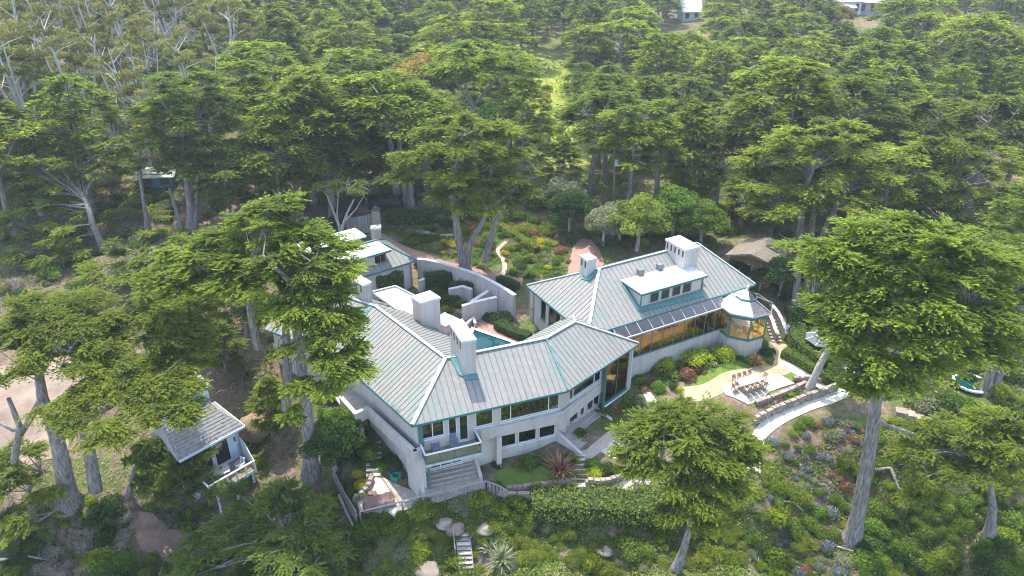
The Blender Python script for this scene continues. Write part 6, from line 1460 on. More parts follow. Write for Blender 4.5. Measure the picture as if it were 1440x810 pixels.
# ---- mid-distance trees set one by one
MID = [('tier', (470, 305), 1.0, 'tall cypress with straight grey trunk left of the parked suv'), ('umbrella', (560, 288), 1.05, 'umbrella cypress directly behind the parked suv'), ('twin', (575, 292), .95, 'pale twin stemmed cypress right of the parked suv'), ('umbrella_b', (440, 285), 1.1, 'dark umbrella cypress over the drive entrance'),
       ('tier_b', (505, 275), 1.0, 'dark tiered cypress beyond the parked cars'), ('dense', (530, 272), 1.05, 'dense cypress beyond the parked suv'), ('wind', (420, 300), 1.0, 'windswept cypress left of the drive'), ('umbrella', (395, 320), .85, 'cypress behind the tall double trunked cypress'), ('dense_b', (600, 270), .95, 'dark round cypress behind the tiered garden cypress'),
       ('tier', (735, 262), .8, 'small tiered cypress at the meadow edge left side'), ('dense_b', (795, 290), .62, 'low round cypress below the meadow'), ('umbrella_b', (830, 270), .9, 'spiky dark cypress between meadow and utility pole'), ('tier_b', (850, 255), .95, 'dark cypress just left of the yellow green crown'),
       ('dense', (965, 290), .85, 'bushy cypress between the two pale trunks'), ('wind', (1060, 300), .95, 'windswept cypress right of the bleached trunk'), ('dense', (1040, 318), .6, 'low bushy cypress above the brown cottage'), ('tier', (1090, 290), 1.0, 'tiered cypress behind the brown cottage'), ('umbrella', (1230, 360), .85, 'cypress under the wide right hillside crowns'),
       ('dense_b', (1200, 420), .75, 'dark bushy cypress right of the pavilion trees'), ('wind', (1420, 430), .9, 'windswept cypress at the right edge by the plunge pool'), ('dense', (1260, 330), .9, 'dense cypress between the two wide right crowns'), ('dense_b', (300, 400), .55, 'low dark cypress behind the blue cottage clearing'),
       ('umbrella', (20, 330), 1.0, 'umbrella cypress at the far left edge'), ('tier', (130, 300), .95, 'tiered cypress over the left terrace'), ('dense', (60, 300), .9, 'dense cypress at left beyond the terrace'), ('pine', (330, 330), .7, 'slim pine beside the bare left bank'), ('umbrella', (292, 478), .62, 'small umbrella cypress on the bare slope above the blue cottage'), ('dense_b', (318, 520), .45, 'dark bushy cypress beside the blue cottage gable'), ('tier', (350, 470), .6, 'slim tiered cypress between slope and double trunks'), ('dense', (385, 610), .42, 'small bushy cypress beside the brown boulder mound'), ('twin', (300, 285), .9, 'twin cypress below the bare left bank'), ('dense_b', (370, 300), .7, 'dark cypress on the slope below the bare bank')]
for key, b, s, lab in MID: tree(key, gp(*b), s * (1.12 if b[1] < 310 else 1), None, lab)
# broadleaf and shrubby trees round the garden
for key, b, s, lab, nm in [('grey', (848, 345), .75, 'grey leaved bushy tree left of the brown drive', 'olive_tree'), ('lime', (895, 352), .95, 'yellow green bushy tree behind the small roof chimney', 'broadleaf_tree'), ('grey', (870, 340), .8, 'pale grey shrubby tree behind the lime tree', 'olive_tree'), ('olive', (945, 335), .8, 'green rounded tree behind the tall chimney', 'broadleaf_tree'),
       ('olive', (985, 345), .7, 'green tree right of the tall chimney', 'broadleaf_tree'), ('oak', (800, 325), .6, 'dark round tree at the top of the brown drive', 'oak_tree'), ('grey', (790, 300), .8, 'silvery tree above the hedge', 'olive_tree'), ('oak', (1068, 408), .30, 'dark leafy tree below the brown cottage', 'oak_tree'), ('oak', (1095, 415), .5, 'dark leafy tree behind the pavilion roof', 'oak_tree'), ('oak', (1036, 394), .34, 'dark leafy bush at the villa end wall', 'oak_tree'),
       ('oak', (472, 660), .55, 'glossy dark shrub tree left of the side steps', 'oak_tree'), ('olive', (485, 625), .45, 'leafy tree against the left terrace', 'broadleaf_tree'), ('yellow', (590, 190), 1.25, 'golden domed tree rising behind the drive', 'golden_tree'), ('yellow', (1325, 105), 1.0, 'golden tree at right on the far slope', 'golden_tree'), ('yellow', (1425, 110), 1.0, 'golden tree at the far right edge', 'golden_tree'), ('yellow', (1173, 60), .9, 'russet domed tree below the far white houses', 'golden_tree'), ('lime', (1290, 440), .8, 'pale green bushy tree under the leaning giant', 'broadleaf_tree'), ('oak', (1345, 470), .8, 'dark leafy tree above the plunge pool', 'oak_tree'), ('oak', (1290, 480), .6, 'dark bush on the bank behind the leaning giant', 'oak_tree'), ('yellow', (760, 165), .42, 'yellow bush on the meadow edge', 'golden_tree')]:
    tree(key, gp(*b), s, None, lab, None, nm)
for k_, (x_, y_, s_, l_) in enumerate([(40, 172, 1.15, 'leftmost'), (105, 150, 1.25, 'tall pale'), (165, 160, 1.1, 'forked'), (215, 172, 1.15, 'slender white'), (60, 120, 1.2, 'sparse crowned'), (255, 120, 1.15, 'rightmost')]): tree(('eucalyptus', 'eucalyptus_b')[k_ % 2], gp(x_, y_), s_, None, f'{l_} white stemmed eucalyptus at the top left of the hillside', None, 'eucalyptus_tree')
# ---- forest
KEEP = [(742, 70, 800, 240), (455, 285, 575, 330), (520, 305, 760, 400), (795, 330, 850, 392), (1158, 2, 1242, 30), (945, 12, 995, 38), (1015, 328, 1118, 385), (320, 232, 356, 296), (208, 284, 248, 318), (1315, 68, 1360, 86), (562, 40, 632, 100, 128), (630, 66, 735, 105, 104), (860, 140, 950, 190, 110), (850, 205, 880, 295), (995, 190, 1050, 292), (905, 225, 950, 288)]
EST = [V2(p.x, p.y) for p in (gp(-40, 300), gp(330, 262), gp(420, 290), gp(640, 278), gp(735, 275), gp(800, 275), gp(900, 280), gp(1050, 292), gp(1130, 330), gp(1240, 320), gp(1340, 330), gp(1500, 330))]
def est_y(x):
    for a, b in zip(EST[:-1], EST[1:]):
        if a.x <= x <= b.x: return a.y + (b.y - a.y) * (x - a.x) / (b.x - a.x)
    return 70
placed = []; cells = {}
def near_any(x, y, s):
    k = int(s // 6) + 1; cx, cy = int(x // 6), int(y // 6)
    for i in range(cx - k, cx + k + 1):
        for j in range(cy - k, cy + k + 1):
            for (a, b) in cells.get((i, j), ()):
                if (a - x) ** 2 + (b - y) ** 2 < s * s: return True
    return False
def blocked(x, y, z, h, r):
    for zz in (0, .35 * h, .7 * h, .97 * h):
        p, q = pix((x, y, z + zz)); rr_ = r * FPX / max(20, y) * (.72 if zz > 0 else .1)
        for a, b, c, d, *far in KEEP:
            if far and y > far[0]: continue
            if a - rr_ < p < c + rr_ and b - 3 < q < d + 4: return True
    return False
cnt = {}
rndf = random.Random(99)
for o in list(COL.objects):
    if o.parent is None and o.get('category') == 'tree': cells.setdefault((int(o.location.x // 6), int(o.location.y // 6)), []).append((o.location.x, o.location.y))
FN = dict(cypress='cypress_tree', pine='pine_tree', euc='eucalyptus_tree', broad='broadleaf_tree')
for it in range(40000):
    y = 72 + (330 - 72) * rndf.random() ** 1.15; x = rndf.uniform(-.80, .80) * (y * .9 + 12)
    if y < est_y(x) + 3: continue
    s0_ = 4.9 + .015 * y
    if near_any(x, y, s0_ * rndf.uniform(.85, 1.2)): continue
    z = hz(x, y); px, py = pix((x, y, z + 8))
    if px < -90 or px > 1530 or py < -60: continue
    hill_left = px < 330 and py < 175
    q = rndf.random()
    if hill_left and q < .62: kind, key = 'euc', rndf.choice(['eucalyptus', 'eucalyptus_b'])
    elif q < .14: kind, key = 'broad', rndf.choice(['oak', 'olive', 'grey', 'oak', 'yellow', 'olive'])
    elif q < .46: kind, key = 'pine', rndf.choice(['pine', 'dense_b', 'dense_b', 'umbrella_b', 'tier_b'])
    else: kind, key = 'cypress', rndf.choice(['umbrella', 'umbrella_b', 'twin', 'umbrella', 'dense', 'wind', 'twin', 'umbrella', 'umbrella_b', 'tier'])
    if cnt.get(kind, 0) >= 298: continue
    s = rndf.uniform(.6, 1.22) * (1 - .0006 * (y - 80)); hh = TPL[key][2] * s
    if blocked(x, y, z, hh, 4.2 * s): continue
    cells.setdefault((int(x // 6), int(y // 6)), []).append((x, y)); cnt[kind] = cnt.get(kind, 0) + 1
    side = next(w for lim, w in ((200, 'far left hillside'), (400, 'left hillside above the bare bank'), (640, 'slope behind the parked cars'), (830, 'edge of the bright meadow'), (1010, 'valley behind the bleached trunk'), (1230, 'right hillside below the white houses'), (9999, 'far right hillside')) if px < lim)
    adj = dict(umbrella='umbrella topped cypress', umbrella_b='dark umbrella topped cypress', twin='twin stemmed cypress', tier='tiered green cypress', dense='dense bushy cypress', wind='windswept cypress', pine='slim dark pine', dense_b='dark rounded pine', tier_b='dark tiered pine', eucalyptus='olive thin stemmed eucalyptus', eucalyptus_b='thinner olive eucalyptus', oak='dark rounded oak', olive='green rounded tree', grey='grey leaved rounded tree', yellow='tan golden domed tree')[key]
    far = ('near' if y < 115 else 'middle' if y < 160 else 'distant' if y < 225 else 'hazy farthest')
    lab = f"{'tall' if s > .85 else 'small'} {adj} in {far} forest, {side}"
    grp = lab + ', one of several'
    if y > 150: far_tree(key, (x, y, z), s, lab, grp, FN[kind])
    else: tree(key, (x, y, z), s, None, lab, grp, FN[kind])
print('forest', cnt)
# ================================================================== shrubs, hedges, ground cover
SHT = {}
def shrub_t(key, seed, leaf, n=10, r=.42, L=.15, per=150, flat=.85, h=.5, W=.5, up=.2):
    rnd = random.Random(seed); cs = []
    for k in range(n):
        a = k * 2.4 + rnd.random(); q = math.sqrt((k + .3) / n) * .62; cs.append((q * math.cos(a), q * math.sin(a), h * (.95 - .9 * q * q) * rnd.uniform(.8, 1.1), r * rnd.uniform(.8, 1.15)))
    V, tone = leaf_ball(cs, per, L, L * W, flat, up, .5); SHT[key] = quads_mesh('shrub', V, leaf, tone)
shrub_t('round', 1, SHR); shrub_t('deep', 2, SHRD, L=.17); shrub_t('lime', 3, SHRY, L=.13, per=190); shrub_t('moss', 14, SHRM, n=14, r=.4, L=.13, per=150, up=.5); shrub_t('grey', 4, SHRG, L=.14, up=.5); shrub_t('russet', 5, SHRR, L=.15, up=.4); shrub_t('loose', 6, SHR, n=14, r=.3, L=.2, per=90, W=.35, up=.6); shrub_t('cyp', 7, CYP, L=.2, W=.4, per=130)
shrub_t('dry', 8, DEADL, n=12, r=.35, L=.22, per=70, W=.18, up=.6)
def flower_t(key, seed, leaf, fl, nf=260):
    rnd = random.Random(seed); cs = [(math.cos(k * 2.4) * .5 * math.sqrt(k / 9), math.sin(k * 2.4) * .5 * math.sqrt(k / 9), .35, .38) for k in range(9)]
    V, t1 = leaf_ball(cs, 130, .15, .08, .85, .4, .5); V2_, t2 = leaf_ball([(x, y, z + .06, r * 1.05) for x, y, z, r in cs], nf // 9, .12, .10, .9, .8, .12)
    me = quads_mesh('shrub', np.concatenate([V, V2_]), leaf, np.concatenate([t1, t2])); me.materials.append(fl); me.polygons.foreach_set('material_index', np.r_[np.zeros(len(V), np.int32), np.ones(len(V2_), np.int32)].astype(np.int32)); SHT[key] = me
flower_t('purple', 11, SHR, FLW); flower_t('pink', 12, SHR, PINK, 180); flower_t('gold', 13, SHRY, leaf_mat('golden_flower', (.40, .22, .02), (.60, .36, .04), (.75, .50, .10), .2), 240); flower_t('white', 14, SHRG, leaf_mat('white_flower', (.5, .5, .45), (.65, .65, .6), (.8, .8, .75), .2, tint=(1, 1, 1)), 160)
def spiky_t(key, leaf, n=90, h=1.0, w=.07, spread=.8, seed=1):
    r = np.random.default_rng(seed); Q = []; T_ = []
    for _ in range(n):
        a = r.uniform(0, 6.28); el = r.uniform(.35, 1.25); d = np.array([math.cos(a) * math.cos(el) * spread, math.sin(a) * math.cos(el) * spread, math.sin(el)]); s = np.array([-math.sin(a), math.cos(a), 0]) * w * .5; l = h * r.uniform(.6, 1.15); b = np.array([math.cos(a), math.sin(a), 0]) * .06
        m_ = b + d * l * .6; e = b + d * l + np.array([math.cos(a), math.sin(a), -.8]) * l * .16; t = r.uniform(.1, .95)
        Q += [np.stack([b - s * .7, b + s * .7, m_ + s, m_ - s]), np.stack([m_ - s, m_ + s, e + s * .1, e - s * .1])]; T_ += [t, t + .1]
    SHT[key] = quads_mesh('shrub', np.array(Q), leaf, np.array(T_))
spiky_t('phormium', SHRR, 110, 1.25, .09, .75, 5); spiky_t('spiky', SHR, 100, .9, .07, .9, 6); spiky_t('yucca', SHRG, 120, .8, .06, 1.0, 7); spiky_t('bronze', leaf_mat('bronze_blade', (.16, .09, .03), (.28, .18, .06), (.40, .29, .12), .25, tint=(1, .9, .5)), 110, 1.1, .08, .7, 8)
NMS = dict(moss='mossy_shrub', round='green_shrub', deep='dark_shrub', lime='lime_shrub', grey='grey_shrub', russet='russet_shrub', loose='leafy_shrub', cyp='juniper_shrub', dry='dry_bush', purple='purple_shrub', pink='pink_shrub', gold='golden_shrub', white='white_shrub', phormium='flax_plant', spiky='strap_plant', yucca='yucca_plant', bronze='bronze_plant')
ADJ = dict(moss='soft yellow green shrub', round='rounded mid green shrub', deep='dark glossy green shrub', lime='bright lime green shrub', grey='soft grey green shrub', russet='russet leaved shrub', loose='loose leafy green shrub', cyp='low feathery juniper shrub', dry='dry brown twiggy bush', purple='purple blue flowering shrub', pink='pink flowering shrub', gold='golden flowering shrub', white='white flowering shrub', phormium='red striped flax plant', spiky='spiky strap leaved plant', yucca='pale spiky yucca', bronze='bronze spiky plant')
def shrub(key, p, s, label, group=None, sz=1.0):
    o = bpy.data.objects.new(NMS[key], SHT[key]); COL.objects.link(o); o.location = (p[0], p[1], hz(p[0], p[1]) - .04); o.rotation_euler.z = random.uniform(0, 6.28); o.scale = (s, s, s * sz); return tag(o, label, 'plant' if key in ('phormium', 'spiky', 'yucca', 'bronze') else 'shrub', group)
SPEC = [('lime', 935, 516, 1.3, 'mushroom clipped lime shrub nearest the glass bay'), ('lime', 982, 511, 1.8, 'largest mushroom clipped lime shrub against the sunroom wall'), ('lime', 1014, 503, 1.6, 'mushroom clipped lime shrub on a crooked stem by the pavilion'), ('bronze', 1062, 512, 1.25, 'bronze spiky clump beneath the pavilion wall'), ('deep', 1079, 498, .9, 'dark bush at the corner of the pavilion base'), ('round', 1081, 510, .6, 'small round bush beside the tan path'),
        ('pink', 924, 524, .75, 'pink flowering bush under the nearest lime mushroom shrub'), ('spiky', 902, 540, 1.0, 'strap leaved clump at the foot of the glass bay post'), ('spiky', 945, 532, 1.1, 'strap leaved clump between the lime mushrooms'), ('russet', 966, 530, 1.1, 'pinkish grey russet bush before the lime mushrooms'), ('round', 925, 546, .9, 'leafy bush before the pink flowers'), ('lime', 955, 550, .55, 'small lime bush at the end of the tan path'), ('white', 1003, 514, .6, 'white flowering bush by the lawn edge'),
        ('loose', 882, 575, 1.2, 'leafy bush right of the entrance steps'), ('bronze', 872, 580, .9, 'bronze clump beside the entrance cheek wall'), ('grey', 898, 566, .8, 'grey bush beneath the glass bay'), ('round', 746, 655, 1.15, 'round topped olive green shrub before the lower windows'), ('pink', 727, 656, .6, 'pinkish low bush left of the round olive shrub'), ('phormium', 787, 664, 1.6, 'large red striped flax before the facade'), ('spiky', 806, 648, .9, 'green strap plant behind the red flax'),
        ('deep', 700, 656, .6, 'dark bush at the foot of the slim column'), ('loose', 816, 612, .8, 'bush against the left entrance cheek wall'), ('loose', 849, 580, .9, 'bush beside the entrance door'), ('lime', 838, 668, .9, 'yellowish shrub in the curved stone planter'), ('deep', 850, 660, .9, 'dark shrub in the curved stone planter'), ('round', 862, 664, .8, 'green shrub at the tip of the curved stone planter'), ('round', 832, 655, .8, 'green shrub beside the narrow steps'),
        ('deep', 548, 650, .9, 'dark bush under the left terrace wall'), ('round', 540, 660, .7, 'green bush beside the side steps'), ('loose', 560, 655, .8, 'leafy bush behind the green hose basin'), ('purple', 552, 662, .5, 'blue flowering bush near the hose basin'), ('gold', 508, 684, .8, 'golden flowers above the reddish curved wall'), ('gold', 503, 670, .7, 'golden flowers beside the side steps'), ('lime', 513, 696, .6, 'lime bush at the end of the reddish curved wall'), ('loose', 496, 690, .9, 'green bush along the board fence'),
        ('yucca', 706, 790, 1.8, 'large yucca clump right of the timber stair'), ('yucca', 690, 775, 1.3, 'smaller yucca beside the timber stair head'), ('spiky', 632, 766, .8, 'agave like plant left of the timber stair'), ('deep', 695, 452, 1.2, 'tall dark shrub against the angular court wall'), ('deep', 708, 462, 1.2, 'dark shrub beside the pool coping'), ('deep', 722, 472, 1.1, 'dark shrub along the court facade'), ('round', 738, 478, 1.0, 'green shrub at the far end of the pool bed'), ('deep', 684, 446, 1.3, 'tallest dark shrub beside the court wall'), ('deep', 712, 450, 1.1, 'dark shrub behind the pool bed'),
        ('round', 628, 440, 1.0, 'bright shrub in the court behind the spa box'), ('deep', 620, 428, 1.2, 'dark shrub below the ivy wall'), ('grey', 644, 446, .7, 'grey bush by the pool planter'), ('deep', 612, 418, 1.4, 'tall dark shrub in the middle of the court'), ('deep', 634, 426, 1.3, 'dark shrub before the vine hung wall'), ('round', 648, 432, 1.0, 'green shrub at the foot of the vine hung wall'), ('deep', 642, 402, 1.2, 'dark creeper bush against the curved wall'), ('deep', 656, 404, 1.1, 'dark bush beside the court door'), ('deep', 600, 422, 1.0, 'dark shrub behind the wide middle chimney'), ('deep', 590, 374, .8, 'dark shrub beside the gatehouse corner'), ('deep', 654, 447, .5, 'slim dark shrub by the planter box')]
for k, x, y, s, lab in SPEC: shrub(k, gp(x, y), s, lab)
TAKEN = [(o.location.x, o.location.y) for o in COL.objects if o.parent is None and o.name.split('.')[0] in set(NMS.values())]
PATHS = [o for o in COL.objects if o.get('kind') == 'structure' and o.name.split('.')[0] not in ('ground',)]
def path_mask(x, y, m=.15):
    c = np.zeros(np.shape(x), bool)
    for P in PATHPOLYS: c |= inpoly(x, y, P)
    return c
PATHPOLYS = []
for o in PATHS:
    # outline of the sheet from its boundary vertices, taken as the sheet's own faces
    me = o.data; vs = np.array([o.matrix_world @ v.co for v in me.vertices])[:, :2]
    PATHPOLYS += [[tuple(vs[i]) for i in f.vertices] for f in me.polygons if abs(f.normal.z) > .3]
_PG = {}
for P in PATHPOLYS:
    xs = [p[0] for p in P]; ys = [p[1] for p in P]
    for i in range(int(min(xs) // .5), int(max(xs) // .5) + 1):
        for j in range(int(min(ys) // .5), int(max(ys) // .5) + 1): _PG.setdefault((i, j), []).append(P)
HOUSEP = [[V2(*p) for p in ([E0, E1, E2, E3, E4, I4, I3, I2, I1, I0])], [B(0, -1.3), B(LB, -1.3), B(LB, 2 * WB), B(0, 2 * WB)], [GQ(0, 0), GQ(11.5, 0), GQ(11.5, 7.2), GQ(0, 7.2)], [V2(*p.xy) for p in (fe0, fe1, be1, be0)], [D0, D1, D2, D3], [oct_(2.6, k) for k in range(8)], [V2(*p.xy) for p in (l0, q0, q0 + rv, l0 + rv)]]
def free(x, y):
    for P in _PG.get((int(x // .5), int(y // .5)), ()):
        if inpoly(np.array([x]), np.array([y]), P)[0]: return False
    for P in HOUSEP:
        if inpoly(np.array([x]), np.array([y]), [(p[0], p[1]) for p in P])[0]: return False
    return True
LMK = [(G(q)[0], w) for q, w in [((652, 756), 'at the head of the timber stair'), ((657, 805), 'beside the foot of the timber stair'), ((706, 790), 'next to the large yucca'), ((760, 730), 'in front of the long hedge, stair end'), ((850, 730), 'in front of the middle of the long hedge'), ((940, 725), 'below the cypress end of the long hedge'), ((948, 800), 'at the foot of the round topped cypress'), ((1000, 700), 'in the shade of the round topped cypress'), ((850, 776), 'around the pinkish slope boulder'), ((780, 790), 'low on the slope between yucca and boulder'), ((560, 745), 'under the long weathered railing'), ((598, 800), 'around the pale boulder low on the slope'), ((520, 790), 'below the board fence corner'), ((640, 735), 'beside the tan boulders'),
    ((1062, 660), 'beside the end of the pale garden path'), ((1120, 600), 'below the grey rubble wall'), ((1105, 712), 'by the thin fallen branch'), ((1150, 660), 'on the open flowery slope'), ((1198, 762), 'at the foot of the giant cypress'), ((1110, 790), 'at the bottom of the flowery slope'), ((1250, 680), 'around the bleached bent branch'), ((1300, 600), 'along the block steps'), ((1393, 752), 'at the foot of the broken pale trunk'), ((1300, 780), 'on the bottom right slope'), ((1340, 690), 'under the sprays of the broken trunk tree'), ((1420, 650), 'at the right edge of the slope'), ((1365, 541), 'beside the plunge pool'), ((1330, 510), 'around the bleached fallen limb'), ((1250, 500), 'behind the giant cypress trunk'), ((1430, 520), 'right of the plunge pool trunks'),
    ((590, 330), 'near the small garden boulder'), ((560, 345), 'by the brick path, gatehouse end'), ((655, 378), 'around the three trunked cypress'), ((700, 375), 'beside the flagstone garden path'), ((735, 335), 'along the yellow green clipped hedge'), ((780, 370), 'beside the brown drive'), ((770, 330), 'in the upper right flower garden'), ((620, 345), 'in the middle of the flower garden'), ((540, 318), 'beside the drive gate'), ((640, 300), 'along the shaggy drive hedge'), ((500, 275), 'behind the parked cars'), ((720, 275), 'under the trees right of the drive'), ((850, 320), 'beside the utility pole'), ((925, 300), 'around the grey armed cypress'), ((1005, 300), 'around the bleached cypress trunk'), ((960, 335), 'behind the tall chimney'),
    ((175, 700), 'at the foot of the low cottage cypress'), ((95, 705), 'around the two big trunks by the drive'), ((45, 740), 'at the lower left edge'), ((230, 760), 'around the bare dirt clearing'), ((350, 700), 'below the cottage deck'), ((420, 790), 'under the sprawling dark cypress'), ((437, 665), 'at the foot of the double trunked cypress'), ((330, 500), 'on the bare slope above the blue cottage'), ((400, 480), 'between the double trunks and the villa'), ((220, 400), 'below the left terrace'), ((60, 400), 'at the left edge above the drive'), ((30, 540), 'along the sandy drive'), ((230, 300), 'beside the yellow hedge rows'), ((148, 352), 'around the leaning grey trunk'), ((60, 260), 'on the upper left hillside'), ((340, 250), 'beside the dirt path on the bank'), ((420, 260), 'above the drive entrance'),
    ((1110, 350), 'beside the brown cottage'), ((1200, 400), 'under the wide right hillside cypress'), ((1330, 370), 'under the wide bright right cypress'), ((1150, 460), 'beyond the tall curved hedge'), ((1180, 520), 'beside the white slabs'), ((1110, 575), 'in the middle of the rubble wall bed'), ((1160, 552), 'at the trunk end of the rubble wall bed'), ((1075, 585), 'at the path end of the rubble wall bed'), ((715, 668), 'on the front lawn, stair side'), ((790, 668), 'on the front lawn near the red flax'), ((920, 535), 'under the glass bay'), ((1000, 520), 'along the lawn under the sunroom'), ((480, 600), 'along the left terrace wall'), ((520, 660), 'beside the side steps'), ((765, 200), 'in the open meadow'), ((440, 480), 'against the shaded left wall')]]
def bed(px, n, kinds, s0, s1, where, group, seed=0, gap=.55):
    rnd = random.Random(seed); P = [(p.x, p.y) for p in G(*px)]; xs = [p[0] for p in P]; ys = [p[1] for p in P]; k = 0; tries = 0
    while k < n and tries < n * 30:
        tries += 1; x, y = rnd.uniform(min(xs), max(xs)), rnd.uniform(min(ys), max(ys))
        if not inpoly(np.array([x]), np.array([y]), P)[0] or not free(x, y): continue
        s = s0 + (s1 - s0) * 1.25 * rnd.random() ** 1.7
        if any((a - x) ** 2 + (b - y) ** 2 < (gap * (s + .4)) ** 2 for a, b in TAKEN): continue
        key = kinds[int((math.sin(x * .55 + seed) + math.sin(y * .7 + seed * 2) + 2) / 4 * len(kinds)) % len(kinds)] if rnd.random() < .6 else rnd.choice(kinds); TAKEN.append((x, y)); wh = min(LMK, key=lambda q: (q[0].x - x) ** 2 + (q[0].y - y) ** 2)[1]; lab = f"{'large' if s > s0 + .45 * (s1 - s0) else 'small'} {ADJ[key]} {wh}"; shrub(key, (x, y), s, lab, lab + ', one of several', rnd.uniform(.8, 1.15)); k += 1
bed([(545, 325), (640, 314), (790, 318), (805, 345), (795, 388), (735, 390), (640, 368), (560, 340)], 120, ['round', 'loose', 'moss', 'grey', 'russet', 'deep', 'spiky', 'round', 'gold', 'loose', 'moss'], .5, 1.15, 'in the flower garden above the curved wall', 'in the flower garden', 1)
bed([(500, 745), (690, 705), (790, 712), (930, 725), (1000, 712), (1090, 665), (1130, 700), (1130, 812), (440, 815)], 170, ['round', 'loose', 'moss', 'cyp', 'moss', 'moss', 'grey', 'cyp', 'round', 'loose'], .5, 1.3, 'on the planted slope below the terrace', 'on the slope below the terrace', 2)
bed([(1080, 625), (1160, 585), (1225, 610), (1215, 690), (1190, 810), (1090, 810), (1075, 690)], 100, ['round', 'moss', 'purple', 'loose', 'grey', 'purple', 'russet', 'moss', 'purple', 'loose'], .4, .95, 'on the flowery slope left of the giant cypress', 'on the flowery slope', 3)
bed([(1225, 620), (1440, 590), (1440, 812), (1215, 812)], 110, ['cyp', 'deep', 'round', 'loose', 'cyp', 'deep', 'round'], .6, 1.4, 'on the slope right of the giant cypress', 'right of the giant cypress', 4)
bed([(1200, 480), (1440, 470), (1440, 590), (1350, 600), (1270, 565), (1190, 545)], 75, ['cyp', 'deep', 'round', 'loose', 'grey', 'lime', 'dry'], .6, 1.5, 'on the bank around the plunge pool', 'around the plunge pool', 5)
bed([(120, 700), (350, 690), (480, 700), (500, 812), (0, 812), (0, 720)], 90, ['cyp', 'deep', 'dry', 'cyp', 'loose'], .6, 1.4, 'on the lower left slope', 'on the lower left slope', 6)
bed([(0, 330), (330, 320), (440, 430), (420, 650), (370, 680), (330, 560), (280, 430), (0, 430)], 90, ['cyp', 'deep', 'loose', 'dry', 'round', 'deep'], .6, 1.5, 'under the cypresses on the left', 'under the left cypresses', 7)
bed([(0, 180), (480, 230), (450, 330), (300, 320), (0, 340)], 90, ['cyp', 'deep', 'loose', 'round', 'grey'], .8, 1.8, 'on the left hillside above the terrace', 'on the left hillside', 8)
bed([(1130, 430), (1220, 440), (1210, 545), (1170, 545), (1140, 490)], 40, ['deep', 'round', 'loose', 'russet', 'white'], .5, 1.2, 'behind the clipped hedge', 'behind the clipped hedge', 9)
bed([(1066, 590), (1150, 556), (1172, 546), (1130, 546), (1075, 574)], 40, ['round', 'grey', 'russet', 'lime', 'white', 'loose'], .3, .55, 'in the bed between the rubble walls', 'between the rubble walls', 10, .4)
bed([(1060, 330), (1440, 330), (1440, 440), (1200, 450), (1120, 440), (1090, 400)], 80, ['deep', 'round', 'loose', 'cyp'], .8, 1.8, 'under the trees beyond the pavilion', 'beyond the pavilion', 11)
bed([(800, 300), (1050, 295), (1040, 335), (960, 345), (860, 350), (810, 330)], 70, ['grey', 'round', 'loose', 'deep', 'lime'], .8, 1.7, 'at the wood edge behind the villa', 'behind the villa', 12)
bed([(480, 262), (740, 262), (800, 268), (790, 318), (640, 312), (580, 308), (640, 296)], 60, ['deep', 'round', 'loose', 'grey', 'cyp'], .7, 1.5, 'along the drive edge under the trees', 'along the drive', 13)
bed([(735, 110), (800, 110), (800, 260), (735, 260)], 16, ['lime', 'round', 'grey'], .7, 1.3, 'scattered over the bright meadow', 'on the meadow', 14)
bed([(690, 662), (800, 640), (806, 676), (700, 684)], 22, ['spiky', 'loose', 'round', 'gold'], .35, .6, 'in the front lawn bed', 'in the front lawn bed', 15, .45)
bed([(895, 530), (1000, 505), (1075, 500), (1060, 512), (985, 528), (960, 552), (905, 552)], 26, ['round', 'loose', 'deep', 'russet', 'grey'], .4, .7, 'in the bed below the sunroom', 'below the sunroom', 16, .5)
bed([(465, 560), (510, 600), (535, 660), (470, 665), (440, 600)], 26, ['loose', 'deep', 'round', 'grey'], .5, 1.1, 'beside the left terrace steps', 'beside the left terrace', 17)
bed([(480, 440), (400, 430), (420, 560), (475, 555)], 25, ['loose', 'deep', 'dry'], .5, 1.1, 'along the shaded left wall of the villa', 'along the left wall', 18)

